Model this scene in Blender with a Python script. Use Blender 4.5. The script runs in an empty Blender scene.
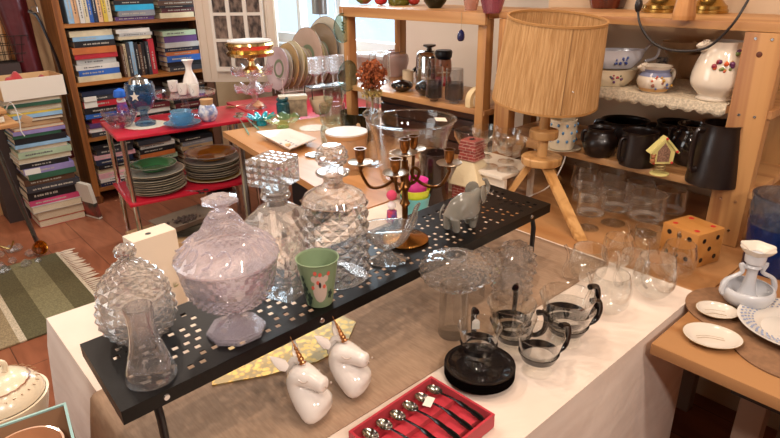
import bpy, bmesh, math, random
from mathutils import Vector, Matrix
PI = math.pi
random.seed(7)
scn = bpy.context.scene
col = bpy.data.collections.new('flea_market'); scn.collection.children.link(col)

# ------------------------------------------------------------------ camera
F = 585.0; CAM = Vector((0, 0, 1.42))
TH = math.radians(22.7); RO = math.radians(-0.8); YAW = math.radians(42)
def _rot(v): return Vector((v[0]*math.cos(YAW)+v[1]*math.sin(YAW), -v[0]*math.sin(YAW)+v[1]*math.cos(YAW), v[2]))
_f = Vector((0, math.cos(TH), -math.sin(TH))); _r = Vector((1, 0, 0)); _u = _r.cross(_f)
CF = _rot(_f); CR = _rot(_r*math.cos(RO)+_u*math.sin(RO)); CU = _rot(-_r*math.sin(RO)+_u*math.cos(RO))
cd = bpy.data.cameras.new('camera'); cam = bpy.data.objects.new('camera', cd); scn.collection.objects.link(cam)
cd.sensor_width = 36; cd.lens = F/780*36; cd.clip_start = .02
mw = Matrix((CR, CU, -CF)).transposed().to_4x4(); mw.translation = CAM
cam.matrix_world = mw
scn.camera = cam

# ------------------------------------------------------------------ world, lamps, exposure
scn.view_settings.view_transform = 'Standard'; scn.view_settings.look = 'None'
scn.view_settings.exposure = -0.10; scn.view_settings.gamma = 1.0
scn.cycles.transparent_max_bounces = 40
scn.cycles.max_bounces = 12; scn.cycles.transmission_bounces = 10; scn.cycles.glossy_bounces = 5
scn.cycles.sample_clamp_indirect = 6
w = bpy.data.worlds.new('daylight_sky'); scn.world = w; w.use_nodes = True
w.node_tree.nodes['Background'].inputs[0].default_value = (.80, .92, 1, 1)
w.node_tree.nodes['Background'].inputs[1].default_value = 1.5
def area(name, loc, target, sx, sy, power, colr):
    l = bpy.data.lights.new(name, 'AREA'); l.shape = 'RECTANGLE'; l.size = sx; l.size_y = sy; l.energy = power; l.color = colr
    o = bpy.data.objects.new(name, l); scn.collection.objects.link(o); o.location = loc
    d = Vector(target)-Vector(loc); o.rotation_euler = d.to_track_quat('-Z', 'Z').to_euler(); return o
def point(name, loc, power, colr, rad=.035):
    l = bpy.data.lights.new(name, 'POINT'); l.energy = power; l.color = colr; l.shadow_soft_size = rad
    o = bpy.data.objects.new(name, l); scn.collection.objects.link(o); o.location = loc; return o
area('window_daylight', (2.75, 3.2, 1.75), (1.0, 2.6, .7), 1.5, 1.3, 80, (.86, .94, 1))
area('side_window_daylight', (-1.5, 2.3, 1.6), (1.0, 2.3, .6), 1.6, 1.4, 20, (1, .94, .88))
def spot(loc, power, colr, rad=.03, target=None, cone=150):
    l = bpy.data.lights.new('ceiling_or_fill_spot', 'SPOT'); l.energy = power; l.color = colr; l.shadow_soft_size = rad; l.spot_size = math.radians(cone); l.spot_blend = .6
    o = bpy.data.objects.new('ceiling_or_fill_spot', l); scn.collection.objects.link(o); o.location = loc
    if target: o.rotation_euler = (Vector(target)-Vector(loc)).to_track_quat('-Z', 'Y').to_euler()
    return o
WARM = (1, .74, .52); NEUT = (1, .82, .68)
for p_, e_, c_ in (((.55, .75, 2.4), 23, NEUT), ((.95, .35, 2.4), 17, WARM), ((1.15, 1.0, 2.4), 19, WARM), ((.1, 1.5, 2.4), 30, NEUT), ((.65, 1.75, 2.4), 28, NEUT),
                   ((1.25, 2.3, 2.4), 30, NEUT), ((.3, 3.1, 2.4), 34, NEUT), ((1.3, 3.4, 2.4), 30, NEUT), ((-.35, .3, 2.4), 22, NEUT), ((.2, 0.0, 2.4), 16, NEUT), ((1.0, -.3, 2.4), 16, WARM)):
    spot(p_, e_, c_)
spot((-.3, -1.0, 2.3), 75, (1, .88, .80), .08, (.7, .5, .5)); spot((.6, -1.3, 2.3), 60, (1, .84, .74), .08, (1.1, .5, .5))  # unseen fill spots, added behind the camera to brighten the hanging cloth

# ------------------------------------------------------------------ pixel helpers
def ray(x, y): return CF+CR*((x-390)/F)-CU*((y-219)/F)
def at(x, y, z): d = ray(x, y); return CAM+d*((z-CAM.z)/d.z)
def atX(x, y, X): d = ray(x, y); return CAM+d*(X/d.x)
def atY(x, y, Y): d = ray(x, y); return CAM+d*(Y/d.y)
def depth(p): return (Vector(p)-CAM).dot(CF)
def proj(p):
    v = Vector(p)-CAM; k = v.dot(CF); return 390+F*v.dot(CR)/k, 219-F*v.dot(CU)/k
def siz(p, n): return n*depth(p)/F
def hz(p, ytop):
    a, b = 0, 1.2
    for _ in range(40):
        m = (a+b)/2
        if proj((p[0], p[1], p[2]+m))[1] > ytop: a = m
        else: b = m
    return a

# ------------------------------------------------------------------ materials
def lin(c):
    if isinstance(c, str): c = [int(c[i:i+2], 16)/255 for i in (0, 2, 4)]
    return tuple((v/12.92 if v <= .04045 else ((v+.055)/1.055)**2.4) for v in c)+(1,)
MATS = {}
def M(c, rough=.5, metal=0, coat=0, var=0, scale=20, bump=0, bscale=80, spec=.5, emit=0, c2=None, stretch=None, sheen=0):
    key = (c, rough, metal, coat, var, scale, bump, bscale, spec, emit, c2, stretch, sheen)
    if key in MATS: return MATS[key]
    m = bpy.data.materials.new('surface_'+str(len(MATS))); m.use_nodes = True; MATS[key] = m
    nt = m.node_tree; b = nt.nodes['Principled BSDF']; N = nt.nodes.new; L = nt.links.new
    b.inputs['Base Color'].default_value = lin(c); b.inputs['Roughness'].default_value = rough
    b.inputs['Metallic'].default_value = metal; b.inputs['Coat Weight'].default_value = coat
    b.inputs['Specular IOR Level'].default_value = spec
    if sheen: b.inputs['Sheen Weight'].default_value = sheen
    if emit: b.inputs['Emission Color'].default_value = lin(c); b.inputs['Emission Strength'].default_value = emit
    tc = N('ShaderNodeTexCoord'); mp = N('ShaderNodeMapping'); L(tc.outputs['Object'], mp.inputs[0])
    if stretch: mp.inputs['Scale'].default_value = stretch
    if var or c2:
        n = N('ShaderNodeTexNoise'); n.inputs['Scale'].default_value = scale; n.inputs['Detail'].default_value = 4
        L(mp.outputs[0], n.inputs['Vector'])
        r = N('ShaderNodeValToRGB'); r.color_ramp.elements[0].position = .38; r.color_ramp.elements[1].position = .64
        a = lin(c); k = lin(c2) if c2 else tuple(v*(1-var) for v in a[:3])+(1,)
        r.color_ramp.elements[0].color = k; r.color_ramp.elements[1].color = a
        L(n.outputs['Fac'], r.inputs[0]); L(r.outputs[0], b.inputs['Base Color'])
    if bump:
        n = N('ShaderNodeTexNoise'); n.inputs['Scale'].default_value = bscale; L(mp.outputs[0], n.inputs['Vector'])
        bp = N('ShaderNodeBump'); bp.inputs['Strength'].default_value = bump; bp.inputs['Distance'].default_value = .004
        L(n.outputs['Fac'], bp.inputs['Height']); L(bp.outputs[0], b.inputs['Normal'])
    return m
def wood(c, c2, axis=0, scale=9, rough=.45, knots=True):
    key = ('wood', c, c2, axis, scale, rough)
    if key in MATS: return MATS[key]
    m = bpy.data.materials.new('wood_'+str(len(MATS))); m.use_nodes = True; MATS[key] = m
    nt = m.node_tree; b = nt.nodes['Principled BSDF']; N = nt.nodes.new; L = nt.links.new
    tc = N('ShaderNodeTexCoord'); mp = N('ShaderNodeMapping'); L(tc.outputs['Object'], mp.inputs[0])
    s = [1, 1, 1]; s[axis] = .09; mp.inputs['Scale'].default_value = s
    n = N('ShaderNodeTexNoise'); n.inputs['Scale'].default_value = scale; n.inputs['Detail'].default_value = 3; n.inputs['Distortion'].default_value = .6
    L(mp.outputs[0], n.inputs['Vector'])
    ma = N('ShaderNodeMath'); ma.operation = 'MULTIPLY'; ma.inputs[1].default_value = 9; L(n.outputs['Fac'], ma.inputs[0])
    fr = N('ShaderNodeMath'); fr.operation = 'PINGPONG'; fr.inputs[1].default_value = 1; L(ma.outputs[0], fr.inputs[0])
    r = N('ShaderNodeValToRGB'); r.color_ramp.elements[0].color = lin(c); r.color_ramp.elements[1].color = lin(c2)
    r.color_ramp.elements[0].position = .2; r.color_ramp.elements[1].position = 1
    L(fr.outputs[0], r.inputs[0]); L(r.outputs[0], b.inputs['Base Color']); b.inputs['Roughness'].default_value = rough
    return m
def glass(tint='ffffff', clear=.5, rough=0, ior=1.45, edge=1.0, body=0, bodycol='ffffff'):
    """thin walls: see-through with a mirror sheen towards grazing angles; clear < 1 mixes in real refraction"""
    key = ('glass', tint, clear, rough, ior, edge, body, bodycol)
    if key in MATS: return MATS[key]
    m = bpy.data.materials.new('glass_'+str(len(MATS))); m.use_nodes = True; MATS[key] = m
    nt = m.node_tree; nt.nodes.clear(); N = nt.nodes.new; L = nt.links.new
    out = N('ShaderNodeOutputMaterial')
    tr = N('ShaderNodeBsdfTransparent'); tr.inputs[0].default_value = lin(tint)
    gl = N('ShaderNodeBsdfGlossy'); gl.inputs['Roughness'].default_value = rough+.015; gl.inputs[0].default_value = (1, 1, 1, 1)
    lw = N('ShaderNodeLayerWeight'); lw.inputs[0].default_value = .5
    pw = N('ShaderNodeMath'); pw.operation = 'POWER'; pw.inputs[1].default_value = 3.2; L(lw.outputs['Facing'], pw.inputs[0])
    mu = N('ShaderNodeMath'); mu.operation = 'MULTIPLY_ADD'; mu.inputs[1].default_value = .75*edge; mu.inputs[2].default_value = .045*edge; mu.use_clamp = True
    L(pw.outputs[0], mu.inputs[0])
    mx = N('ShaderNodeMixShader'); L(mu.outputs[0], mx.inputs[0]); L(tr.outputs[0], mx.inputs[1]); L(gl.outputs[0], mx.inputs[2])
    last = mx.outputs[0]
    if clear < 1:
        rf = N('ShaderNodeBsdfGlass'); rf.inputs['IOR'].default_value = ior; rf.inputs['Roughness'].default_value = rough; rf.inputs[0].default_value = lin(tint)
        m2 = N('ShaderNodeMixShader'); m2.inputs[0].default_value = clear; L(rf.outputs[0], m2.inputs[1]); L(last, m2.inputs[2]); last = m2.outputs[0]
    if body:  # diffuse share: tints coloured glass, lifts clear glass with a painted white haze
        df = N('ShaderNodeBsdfPrincipled'); df.inputs['Base Color'].default_value = lin(bodycol); df.inputs['Roughness'].default_value = .15
        m3 = N('ShaderNodeMixShader'); m3.inputs[0].default_value = body; L(last, m3.inputs[1]); L(df.outputs[0], m3.inputs[2]); last = m3.outputs[0]
    L(last, out.inputs[0])
    return m

# ------------------------------------------------------------------ mesh helpers
def nb(): return bmesh.new()
def box(bm, x0, x1, y0, y1, z0, z1, bev=0, mtx=None):
    r = bmesh.ops.create_cube(bm, size=1)
    vs = r['verts']
    bmesh.ops.scale(bm, vec=(x1-x0, y1-y0, z1-z0), verts=vs)
    bmesh.ops.translate(bm, vec=((x0+x1)/2, (y0+y1)/2, (z0+z1)/2), verts=vs)
    if bev:
        es = list({e for v in vs for e in v.link_edges})
        rr = bmesh.ops.bevel(bm, geom=es, offset=bev, segments=2, affect='EDGES', profile=.6)
        vs = list({v for v in rr['verts']} | {v for v in vs if v.is_valid})
    if mtx is not None: bmesh.ops.transform(bm, matrix=mtx, verts=vs)
    return bm
def crom(pts, k=4, closed=False):
    P = [Vector(p) for p in pts]; n = len(P); out = []
    rng = range(n if closed else n-1)
    for i in rng:
        if closed: a, b, c, d = P[i-1], P[i], P[(i+1) % n], P[(i+2) % n]
        else: a, b, c, d = P[max(i-1, 0)], P[i], P[i+1], P[min(i+2, n-1)]
        for j in range(k):
            t = j/k
            out.append(.5*((2*b)+(-a+c)*t+(2*a-5*b+4*c-d)*t*t+(-a+3*b-3*c+d)*t**3))
    if not closed: out.append(P[-1])
    return out
def lathe(bm, prof, n=28, k=0, disp=None, c=(0, 0, 0), sx=1, sy=1, ph0=0):
    if k: prof = [(max(v.x, 0), v.y) for v in crom([(r, z, 0) for r, z in prof], k)]
    rings = []
    for i, (r, z) in enumerate(prof):
        if r < 1e-5: rings.append([bm.verts.new((c[0], c[1], c[2]+z))]); continue
        ring = []
        for j in range(n):
            ph = 2*PI*j/n+ph0; q = r; zz = z
            if disp:
                d = disp(ph, r, z)
                if isinstance(d, tuple): q += d[0]; zz += d[1]
                else: q += d
            ring.append(bm.verts.new((c[0]+q*math.cos(ph)*sx, c[1]+q*math.sin(ph)*sy, c[2]+zz)))
        rings.append(ring)
    for a, b in zip(rings, rings[1:]):
        for j in range(n):
            j2 = (j+1) % n
            try:
                if len(a) == 1 and len(b) == 1: break
                if len(a) == 1: bm.faces.new((a[0], b[j2], b[j]))
                elif len(b) == 1: bm.faces.new((a[j], a[j2], b[0]))
                else: bm.faces.new((a[j], a[j2], b[j2], b[j]))
            except ValueError: pass
    return bm
def facet(bm, prof, n, amp, c=(0, 0, 0), ph0=0, cap=True, sx=1, sy=1):
    """cut crystal wall: every second vertex stands out, so each forms a four-sided pyramid"""
    R_ = []
    for j, (r, z) in enumerate(prof):
        R_.append([bm.verts.new((c[0]+(r+(amp if (i+j) % 2 == 0 else 0))*math.cos(2*PI*i/n+ph0)*sx, c[1]+(r+(amp if (i+j) % 2 == 0 else 0))*math.sin(2*PI*i/n+ph0)*sy, c[2]+z)) for i in range(n)])
    for j in range(len(R_)-1):
        for i in range(n):
            a, b, c_, d = R_[j][i], R_[j][(i+1) % n], R_[j+1][(i+1) % n], R_[j+1][i]
            if (i+j) % 2 == 0: bm.faces.new((a, b, d)); bm.faces.new((b, c_, d))
            else: bm.faces.new((a, b, c_)); bm.faces.new((a, c_, d))
    if cap: bm.faces.new(R_[0][::-1]); bm.faces.new(R_[-1])
    return bm
def resample(prof, n):
    P = [Vector((a, b, 0)) for a, b in prof]; L_ = [0]
    for a, b in zip(P, P[1:]): L_.append(L_[-1]+(b-a).length)
    out = []
    for k in range(n+1):
        t = L_[-1]*k/n; i = max(q for q in range(len(L_)) if L_[q] <= t+1e-9); i = min(i, len(P)-2)
        u = (t-L_[i])/max(1e-9, L_[i+1]-L_[i]); v = P[i].lerp(P[i+1], u); out.append((v.x, v.y))
    return out
def ringt(bm, r, z, th, sx=1, sy=1, n=40): return tube(bm, [(r*math.cos(2*PI*i/n)*sx, r*math.sin(2*PI*i/n)*sy, z) for i in range(n)], th, 6, closed=True)
def shell(outer, th, floor=None, k=0):
    """closed wall: outer profile from the foot up to the rim, then down the inside"""
    if k: outer = [(max(v.x, 0), v.y) for v in crom([(r, z, 0) for r, z in outer], k)]
    zf = floor if floor is not None else outer[0][1]+th
    inn = [(max(r-th, .0008), z) for r, z in reversed(outer) if z > zf+1e-6]
    if inn: inn[0] = (inn[0][0], outer[-1][1])
    rf = .001
    for (r0, z0), (r1, z1) in zip(outer, outer[1:]):
        if z0 <= zf <= z1 and z1 > z0: rf = max(.001, r0+(r1-r0)*(zf-z0)/(z1-z0)-th)
    out = ([] if outer[0][0] < 1e-5 else [(0, outer[0][1])])+list(outer)+inn+[(rf, zf), (0, zf)]
    return out
def tube(bm, pts, r, n=8, k=0, closed=False, flat=1):
    P = crom(pts, k, closed) if k else [Vector(p) for p in pts]
    m = len(P); rad = (lambda i: r) if not isinstance(r, (list, tuple)) else (lambda i: r[0]+(r[-1]-r[0])*i/(m-1) if len(r) == 2 else r[min(len(r)-1, int(round(i*(len(r)-1)/(m-1))))])
    rings = []; nrm = None
    for i in range(m):
        if closed: t = (P[(i+1) % m]-P[i-1])
        else: t = P[min(i+1, m-1)]-P[max(i-1, 0)]
        t = t.normalized() if t.length > 1e-9 else Vector((0, 0, 1))
        if nrm is None: nrm = t.orthogonal().normalized()
        nrm = (nrm-t*nrm.dot(t)); nrm = nrm.normalized() if nrm.length > 1e-6 else t.orthogonal().normalized()
        bi = t.cross(nrm)
        rings.append([bm.verts.new(P[i]+(nrm*math.cos(2*PI*j/n)+bi*math.sin(2*PI*j/n)*flat)*rad(i)) for j in range(n)])
    prs = list(zip(rings, rings[1:]))+([(rings[-1], rings[0])] if closed else [])
    for a, b in prs:
        for j in range(n):
            try: bm.faces.new((a[j], a[(j+1) % n], b[(j+1) % n], b[j]))
            except ValueError: pass
    if not closed:
        for rg in (rings[0], rings[-1]):
            try: bm.faces.new(rg)
            except ValueError: pass
    return bm
def prism(bm, poly, z0, z1, bev=0):
    a = [bm.verts.new((x, y, z0)) for x, y in poly]; b = [bm.verts.new((x, y, z1)) for x, y in poly]
    bm.faces.new(a[::-1]); bm.faces.new(b); n = len(poly)
    for i in range(n): bm.faces.new((a[i], a[(i+1) % n], b[(i+1) % n], b[i]))
    if bev: bmesh.ops.bevel(bm, geom=[e for e in bm.edges], offset=bev, segments=2, affect='EDGES')
    return bm
def ball(bm, c, r, sc=(1, 1, 1), seg=16, mtx=None):
    rr = bmesh.ops.create_uvsphere(bm, u_segments=seg, v_segments=max(6, seg//2), radius=r)
    bmesh.ops.scale(bm, vec=sc, verts=rr['verts'])
    if mtx is not None: bmesh.ops.transform(bm, matrix=mtx, verts=rr['verts'])
    bmesh.ops.translate(bm, vec=c, verts=rr['verts']); return bm
def RZ(a): return Matrix.Rotation(a, 4, 'Z')
def RX(a): return Matrix.Rotation(a, 4, 'X')
def RY(a): return Matrix.Rotation(a, 4, 'Y')
def TR(*v): return Matrix.Translation(v)
def skin(bm, chain, levels=2):
    """grow a smooth body: chain = [(pos, radius, parent index)]"""
    me = bpy.data.meshes.new('tmp'); me.from_pydata([c[0] for c in chain], [(i, c[2]) for i, c in enumerate(chain) if c[2] is not None], [])
    o = bpy.data.objects.new('tmp', me); scn.collection.objects.link(o)
    sk = o.modifiers.new('s', 'SKIN'); sv = me.skin_vertices[0].data
    for i, c in enumerate(chain):
        r = c[1] if isinstance(c[1], tuple) else (c[1], c[1]); sv[i].radius = r; sv[i].use_root = (i == 0)
    s = o.modifiers.new('d', 'SUBSURF'); s.levels = levels; s.render_levels = levels
    dg = bpy.context.evaluated_depsgraph_get(); ev = o.evaluated_get(dg); m2 = bpy.data.meshes.new_from_object(ev)
    bm.from_mesh(m2); bpy.data.objects.remove(o); return bm
def link(name, bm, m, parent=None, flat=False, ang=38, fix=True):
    if fix: bmesh.ops.recalc_face_normals(bm, faces=bm.faces[:])
    for f in bm.faces: f.smooth = not flat
    if not flat:
        lim = math.radians(ang)
        for e in bm.edges:
            if len(e.link_faces) == 2 and e.calc_face_angle(0) > lim: e.smooth = False
    me = bpy.data.meshes.new(name); bm.to_mesh(me); bm.free()
    for x in (m if isinstance(m, (list, tuple)) else [m]): me.materials.append(x)
    o = bpy.data.objects.new(name, me); col.objects.link(o)
    if parent is not None: o.parent = parent
    return o
def tag(o, label, cat, group=None, kind=None):
    if label: o['label'] = label
    if cat: o['category'] = cat
    if group: o['group'] = group
    if kind: o['kind'] = kind
    return o
def thing(name, label, cat, loc=(0, 0, 0), rot=0, group=None):
    o = bpy.data.objects.new(name, None); col.objects.link(o); o.location = loc; o.rotation_euler = (0, 0, rot); o.empty_display_size = .02
    return tag(o, label, cat, group)
def solo(name, bm, m, label, cat, loc=(0, 0, 0), rot=0, group=None, flat=False, kind=None, ang=38):
    o = link(name, bm, m, None, flat, ang); o.location = loc; o.rotation_euler = (0, 0, rot) if not isinstance(rot, tuple) else rot
    return tag(o, label, cat, group, kind)
def struct(name, bm, m, flat=True, parent=None):
    o = link(name, bm, m, parent, flat)
    if parent is None: o['kind'] = 'structure'
    return o
def dup(root, loc=None, rot=None, label=None, group=None, scale=None):
    def cp(o, par):
        c = o.copy(); col.objects.link(c)
        if par is not None: c.parent = par
        for ch in [x for x in list(col.objects) if x.parent == o]: cp(ch, c)
        return c
    r = cp(root, None)
    if loc is not None: r.location = loc
    if rot is not None: r.rotation_euler = (0, 0, rot) if not isinstance(rot, tuple) else rot
    if label: r['label'] = label
    if group: r['group'] = group
    if scale: r.scale = (scale, scale, scale) if not isinstance(scale, tuple) else scale
    return r
def text(s, size, m, parent, mtx, name='lettering', ext=.0004):
    cu = bpy.data.curves.new(name, 'FONT'); cu.body = s; cu.size = size; cu.extrude = ext; cu.align_x = 'CENTER'; cu.align_y = 'CENTER'
    o = bpy.data.objects.new('tmp', cu); scn.collection.objects.link(o)
    dg = bpy.context.evaluated_depsgraph_get(); me = bpy.data.meshes.new_from_object(o.evaluated_get(dg)); bpy.data.objects.remove(o)
    me.transform(mtx); me.materials.clear(); me.materials.append(m)
    o = bpy.data.objects.new(name, me); col.objects.link(o); o.parent = parent; return o
FACE = math.atan2(-CF.y, -CF.x)        # heading that looks back at the camera
ORD = ['bottom', 'second', 'third', 'fourth', 'fifth', 'sixth', 'seventh', 'eighth', 'ninth', 'tenth', 'eleventh', 'twelfth', 'thirteenth', 'fourteenth',
       'fifteenth', 'sixteenth', 'seventeenth', 'eighteenth', 'nineteenth', 'twentieth', 'twenty-first', 'twenty-second', 'twenty-third', 'twenty-fourth', 'twenty-fifth', 'twenty-sixth', 'twenty-seventh']
ORL = ['first']+ORD[1:]

# materials used all over
PINE = wood('bd8f5e', '9d6c42', 1); PINEX = wood('bd8f5e', '9d6c42', 0); PINEZ = wood('b98955', '99663d', 2)
OAKT = wood('ac7e52', '9b6b40', 1, 5, .35); OAKTX = wood('ac7e52', '9b6b40', 0, 5, .35)
CASEW = wood('9a5f2c', '6e3d1a', 2); CASEWX = wood('a3672f', '7a471f', 0)
CLEAR = glass('fcfdfd', .85, edge=1.2, body=.0); THIN = glass('fcfdfd', 1.0, edge=1.5, body=.0); CRYS = glass('fefefe', .5, ior=1.5, edge=1.5, body=.05); SMOKE = glass('d4d4d8', .95, edge=1.3)
BLACK = M('141113', .35); GBLACK = M('0d0c0d', .12, coat=.5); STEEL = M('c9c9c9', .2, 1); BRASS = M('b8843c', .28, 1); OLDBRASS = M('7c5430', .3, 1)
CHROME = M('dddddd', .08, 1); GOLD = M('d8a23c', .18, 1)
WHITEC = M('e9e2da', .18, coat=.4); CREAM = M('e2d3b8', .22, coat=.4); PAPER = M('ded2bf', .9, var=.12, scale=60); IVORY = M('dccfb2', .25, coat=.3)
REDP = M('c01f35', .3, coat=.2, var=.1)
# ================================================================== the room
def floor_mat():
    m = bpy.data.materials.new('laminate_floor'); m.use_nodes = True
    nt = m.node_tree; b = nt.nodes['Principled BSDF']; N = nt.nodes.new; L = nt.links.new
    tc = N('ShaderNodeTexCoord'); br = N('ShaderNodeTexBrick'); mp = N('ShaderNodeMapping'); mp.inputs['Rotation'].default_value = (0, 0, PI/2)
    L(tc.outputs['Object'], mp.inputs[0]); L(mp.outputs[0], br.inputs[0])
    br.inputs['Scale'].default_value = 1; br.inputs['Brick Width'].default_value = 1.2; br.inputs['Row Height'].default_value = .19
    br.inputs['Mortar Size'].default_value = .002; br.inputs['Color1'].default_value = lin('a4674a'); br.inputs['Color2'].default_value = lin('94583e'); br.inputs['Mortar'].default_value = lin('5e3324')
    n = N('ShaderNodeTexNoise'); n.inputs['Scale'].default_value = 5; n.inputs['Detail'].default_value = 5; n.inputs['Distortion'].default_value = 1.2
    m2 = N('ShaderNodeMapping'); m2.inputs['Scale'].default_value = (2.2, .5, 1); L(tc.outputs['Object'], m2.inputs[0]); L(m2.outputs[0], n.inputs['Vector'])
    r = N('ShaderNodeValToRGB'); r.color_ramp.elements[0].color = (.72, .66, .6, 1); r.color_ramp.elements[1].color = (1.12, 1.1, 1.05, 1)
    r.color_ramp.elements[0].position = .35; r.color_ramp.elements[1].position = .7
    L(n.outputs['Fac'], r.inputs[0])
    mx = N('ShaderNodeMix'); mx.data_type = 'RGBA'; mx.blend_type = 'MULTIPLY'; mx.inputs[0].default_value = 1
    L(br.outputs['Color'], mx.inputs[6]); L(r.outputs[0], mx.inputs[7]); L(mx.outputs[2], b.inputs['Base Color']); b.inputs['Roughness'].default_value = .38
    return m
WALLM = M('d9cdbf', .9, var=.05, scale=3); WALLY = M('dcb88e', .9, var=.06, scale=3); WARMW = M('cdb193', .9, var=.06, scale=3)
struct('floor', box(nb(), -1.7, 2.6, -1.7, 4.5, -.05, 0), floor_mat())
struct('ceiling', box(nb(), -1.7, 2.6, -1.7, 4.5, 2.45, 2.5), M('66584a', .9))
struct('wall_back', box(nb(), -1.7, 2.6, 4.36, 4.5, 0, 2.45), WALLY)
bm = nb()                                            # right wall with its window opening
box(bm, 2.45, 2.6, 1.3, 2.62, 0, 2.45); box(bm, 2.45, 2.6, 4.15, 4.36, 0, 2.45); box(bm, 2.45, 2.6, 2.62, 4.15, 0, .97); box(bm, 2.45, 2.6, 2.62, 4.15, 2.2, 2.45)
struct('wall_right', bm, WALLM)
struct('wall_right_near', box(nb(), 1.97, 2.6, -1.7, 1.3, 0, 2.45), WARMW)
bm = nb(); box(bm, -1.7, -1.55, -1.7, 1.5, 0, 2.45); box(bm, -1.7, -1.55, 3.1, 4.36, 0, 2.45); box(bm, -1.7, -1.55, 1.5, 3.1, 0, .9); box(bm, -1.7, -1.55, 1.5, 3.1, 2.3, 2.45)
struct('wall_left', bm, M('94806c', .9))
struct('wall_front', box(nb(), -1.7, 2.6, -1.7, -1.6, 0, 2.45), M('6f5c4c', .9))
struct('baseboard_back', box(nb(), -1.55, 2.45, 4.34, 4.36, 0, .08), M('b98a5a', .5))
tr = struct('trim_1', box(nb(), .76, .83, 4.33, 4.36, 0, 2.1), CASEW)
WW = M('e8ebee', .4)
wn = nb()
for y0, y1 in ((2.62, 2.67), (4.10, 4.15), (3.19, 3.25), (3.66, 3.70)): box(wn, 2.47, 2.53, y0, y1, .97, 2.2)
for z0, z1 in ((.97, 1.03), (2.14, 2.2), (1.62, 1.66)): box(wn, 2.47, 2.53, 2.62, 4.15, z0, z1)
win = struct('window_1', wn, WW)
pane = link('window_pane', box(nb(), 2.498, 2.502, 2.66, 4.11, 1.02, 2.16), glass('f4fbff', 1, edge=.6), win)
link('window_sill', box(nb(), 2.38, 2.53, 2.58, 4.19, .945, .968, .004), WW, win)
link('window_catch', tube(nb(), [(2.45, 3.19, 1.3), (2.43, 3.19, 1.3), (2.43, 3.19, 1.2)], .008), STEEL, win)

# ------------------------------------------------------------------ main table with cloth
S0, S1, T0, T1, TZ = .172, 1.28, .39, 1.295, .75
mt = thing('display_table', 'long folding table under the white cloth', 'table', (.7, .84, 0), 0)
link('tabletop', box(nb(), -.52, .56, -.44, .44, .71, .742, .003), OAKTX, mt)
for sx in (-.48, .5):
    for sy in (-.38, .38): link('leg', tube(nb(), [(sx, sy, 0), (sx, sy, .71)], .018), BLACK, mt)
def linen(c, c2, sx, sy, crease=.16, rough=.85):
    m = bpy.data.materials.new('linen'); m.use_nodes = True; nt = m.node_tree; b = nt.nodes['Principled BSDF']; N = nt.nodes.new; L = nt.links.new
    b.inputs['Roughness'].default_value = rough
    tc = N('ShaderNodeTexCoord'); mp = N('ShaderNodeMapping'); mp.inputs['Scale'].default_value = (sx, sy, 30); L(tc.outputs['Object'], mp.inputs[0])
    n = N('ShaderNodeTexNoise'); n.inputs['Scale'].default_value = 1; n.inputs['Detail'].default_value = 3; L(mp.outputs[0], n.inputs['Vector'])
    r = N('ShaderNodeValToRGB'); r.color_ramp.elements[0].color = lin(c2); r.color_ramp.elements[1].color = lin(c); r.color_ramp.elements[0].position = .35; r.color_ramp.elements[1].position = .65
    L(n.outputs['Fac'], r.inputs[0]); L(r.outputs[0], b.inputs['Base Color'])
    n2 = N('ShaderNodeTexNoise'); n2.inputs['Scale'].default_value = 9; n2.inputs['Detail'].default_value = 3; n2.inputs['Distortion'].default_value = 1; L(tc.outputs['Object'], n2.inputs['Vector'])
    bp = N('ShaderNodeBump'); bp.inputs['Strength'].default_value = crease; bp.inputs['Distance'].default_value = .02; L(n2.outputs['Fac'], bp.inputs['Height']); L(bp.outputs[0], b.inputs['Normal'])
    return m
CLOTH = linen('e6d6c8', 'dccabb', 6, 6)
def drape(x0, x1, y0, y1, z, drops, n=110, m=14, th=.003, fold=.030, seed=1):
    """rectangular cloth; drops = (front, right, back, left) hanging lengths"""
    rnd = random.Random(seed); bm = nb()
    per = []                                          # points round the edge with outward normal and drop
    def side(a, b, nx, ny, d, k):
        for i in range(k):
            t = i/k; per.append((a[0]+(b[0]-a[0])*t, a[1]+(b[1]-a[1])*t, nx, ny, d))
    fd, rd, bd, ld = drops
    side((x0, y0), (x1, y0), 0, -1, fd, n); side((x1, y0), (x1, y1), 1, 0, rd, n); side((x1, y1), (x0, y1), 0, 1, bd, n); side((x0, y1), (x0, y0), -1, 0, ld, n)
    N_ = len(per); c = bm.verts.new(((x0+x1)/2, (y0+y1)/2, z))
    rings = []
    f = [rnd.uniform(0, 6) for _ in range(4)]
    for j in range(-1, m+1):
        ring = []
        for i, (x, y, nx, ny, d) in enumerate(per):
            # soften the drop and the normal near a corner
            w_ = 7; q = [per[(i+o) % N_] for o in range(-w_, w_+1)]
            dd = sum(v[4] for v in q)/len(q) if min(v[4] for v in q) > 0 else d
            ax, ay = sum(v[2] for v in q), sum(v[3] for v in q); l_ = math.hypot(ax, ay) or 1; ax, ay = ax/l_, ay/l_
            if j < 0: ring.append(bm.verts.new((x+(c.co.x-x)*.04, y+(c.co.y-y)*.04, z))); continue
            t = j/m
            if dd == 0: ring.append(bm.verts.new((x+nx*.0, y, z-.0005*t))); continue
            s = i*.0105*(1130/n/10.3)
            wav = fold*t*(.6*math.sin(s*9+f[0]+.8*math.sin(s*2.3))+.4*math.sin(s*21+f[1]))
            dn = -dd*t; o = .006*min(1, t*8)+wav+fold*t*1.1
            if j == 0: dn = 0; o = 0
            ring.append(bm.verts.new((x+ax*o, y+ay*o, z+dn-(.004 if j == 1 else 0))))
        rings.append(ring)
    for i in range(N_): bm.faces.new((c, rings[0][i], rings[0][(i+1) % N_]))
    for a, b in zip(rings, rings[1:]):
        for i in range(N_): bm.faces.new((a[i], a[(i+1) % N_], b[(i+1) % N_], b[i]))
    return bm
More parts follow.
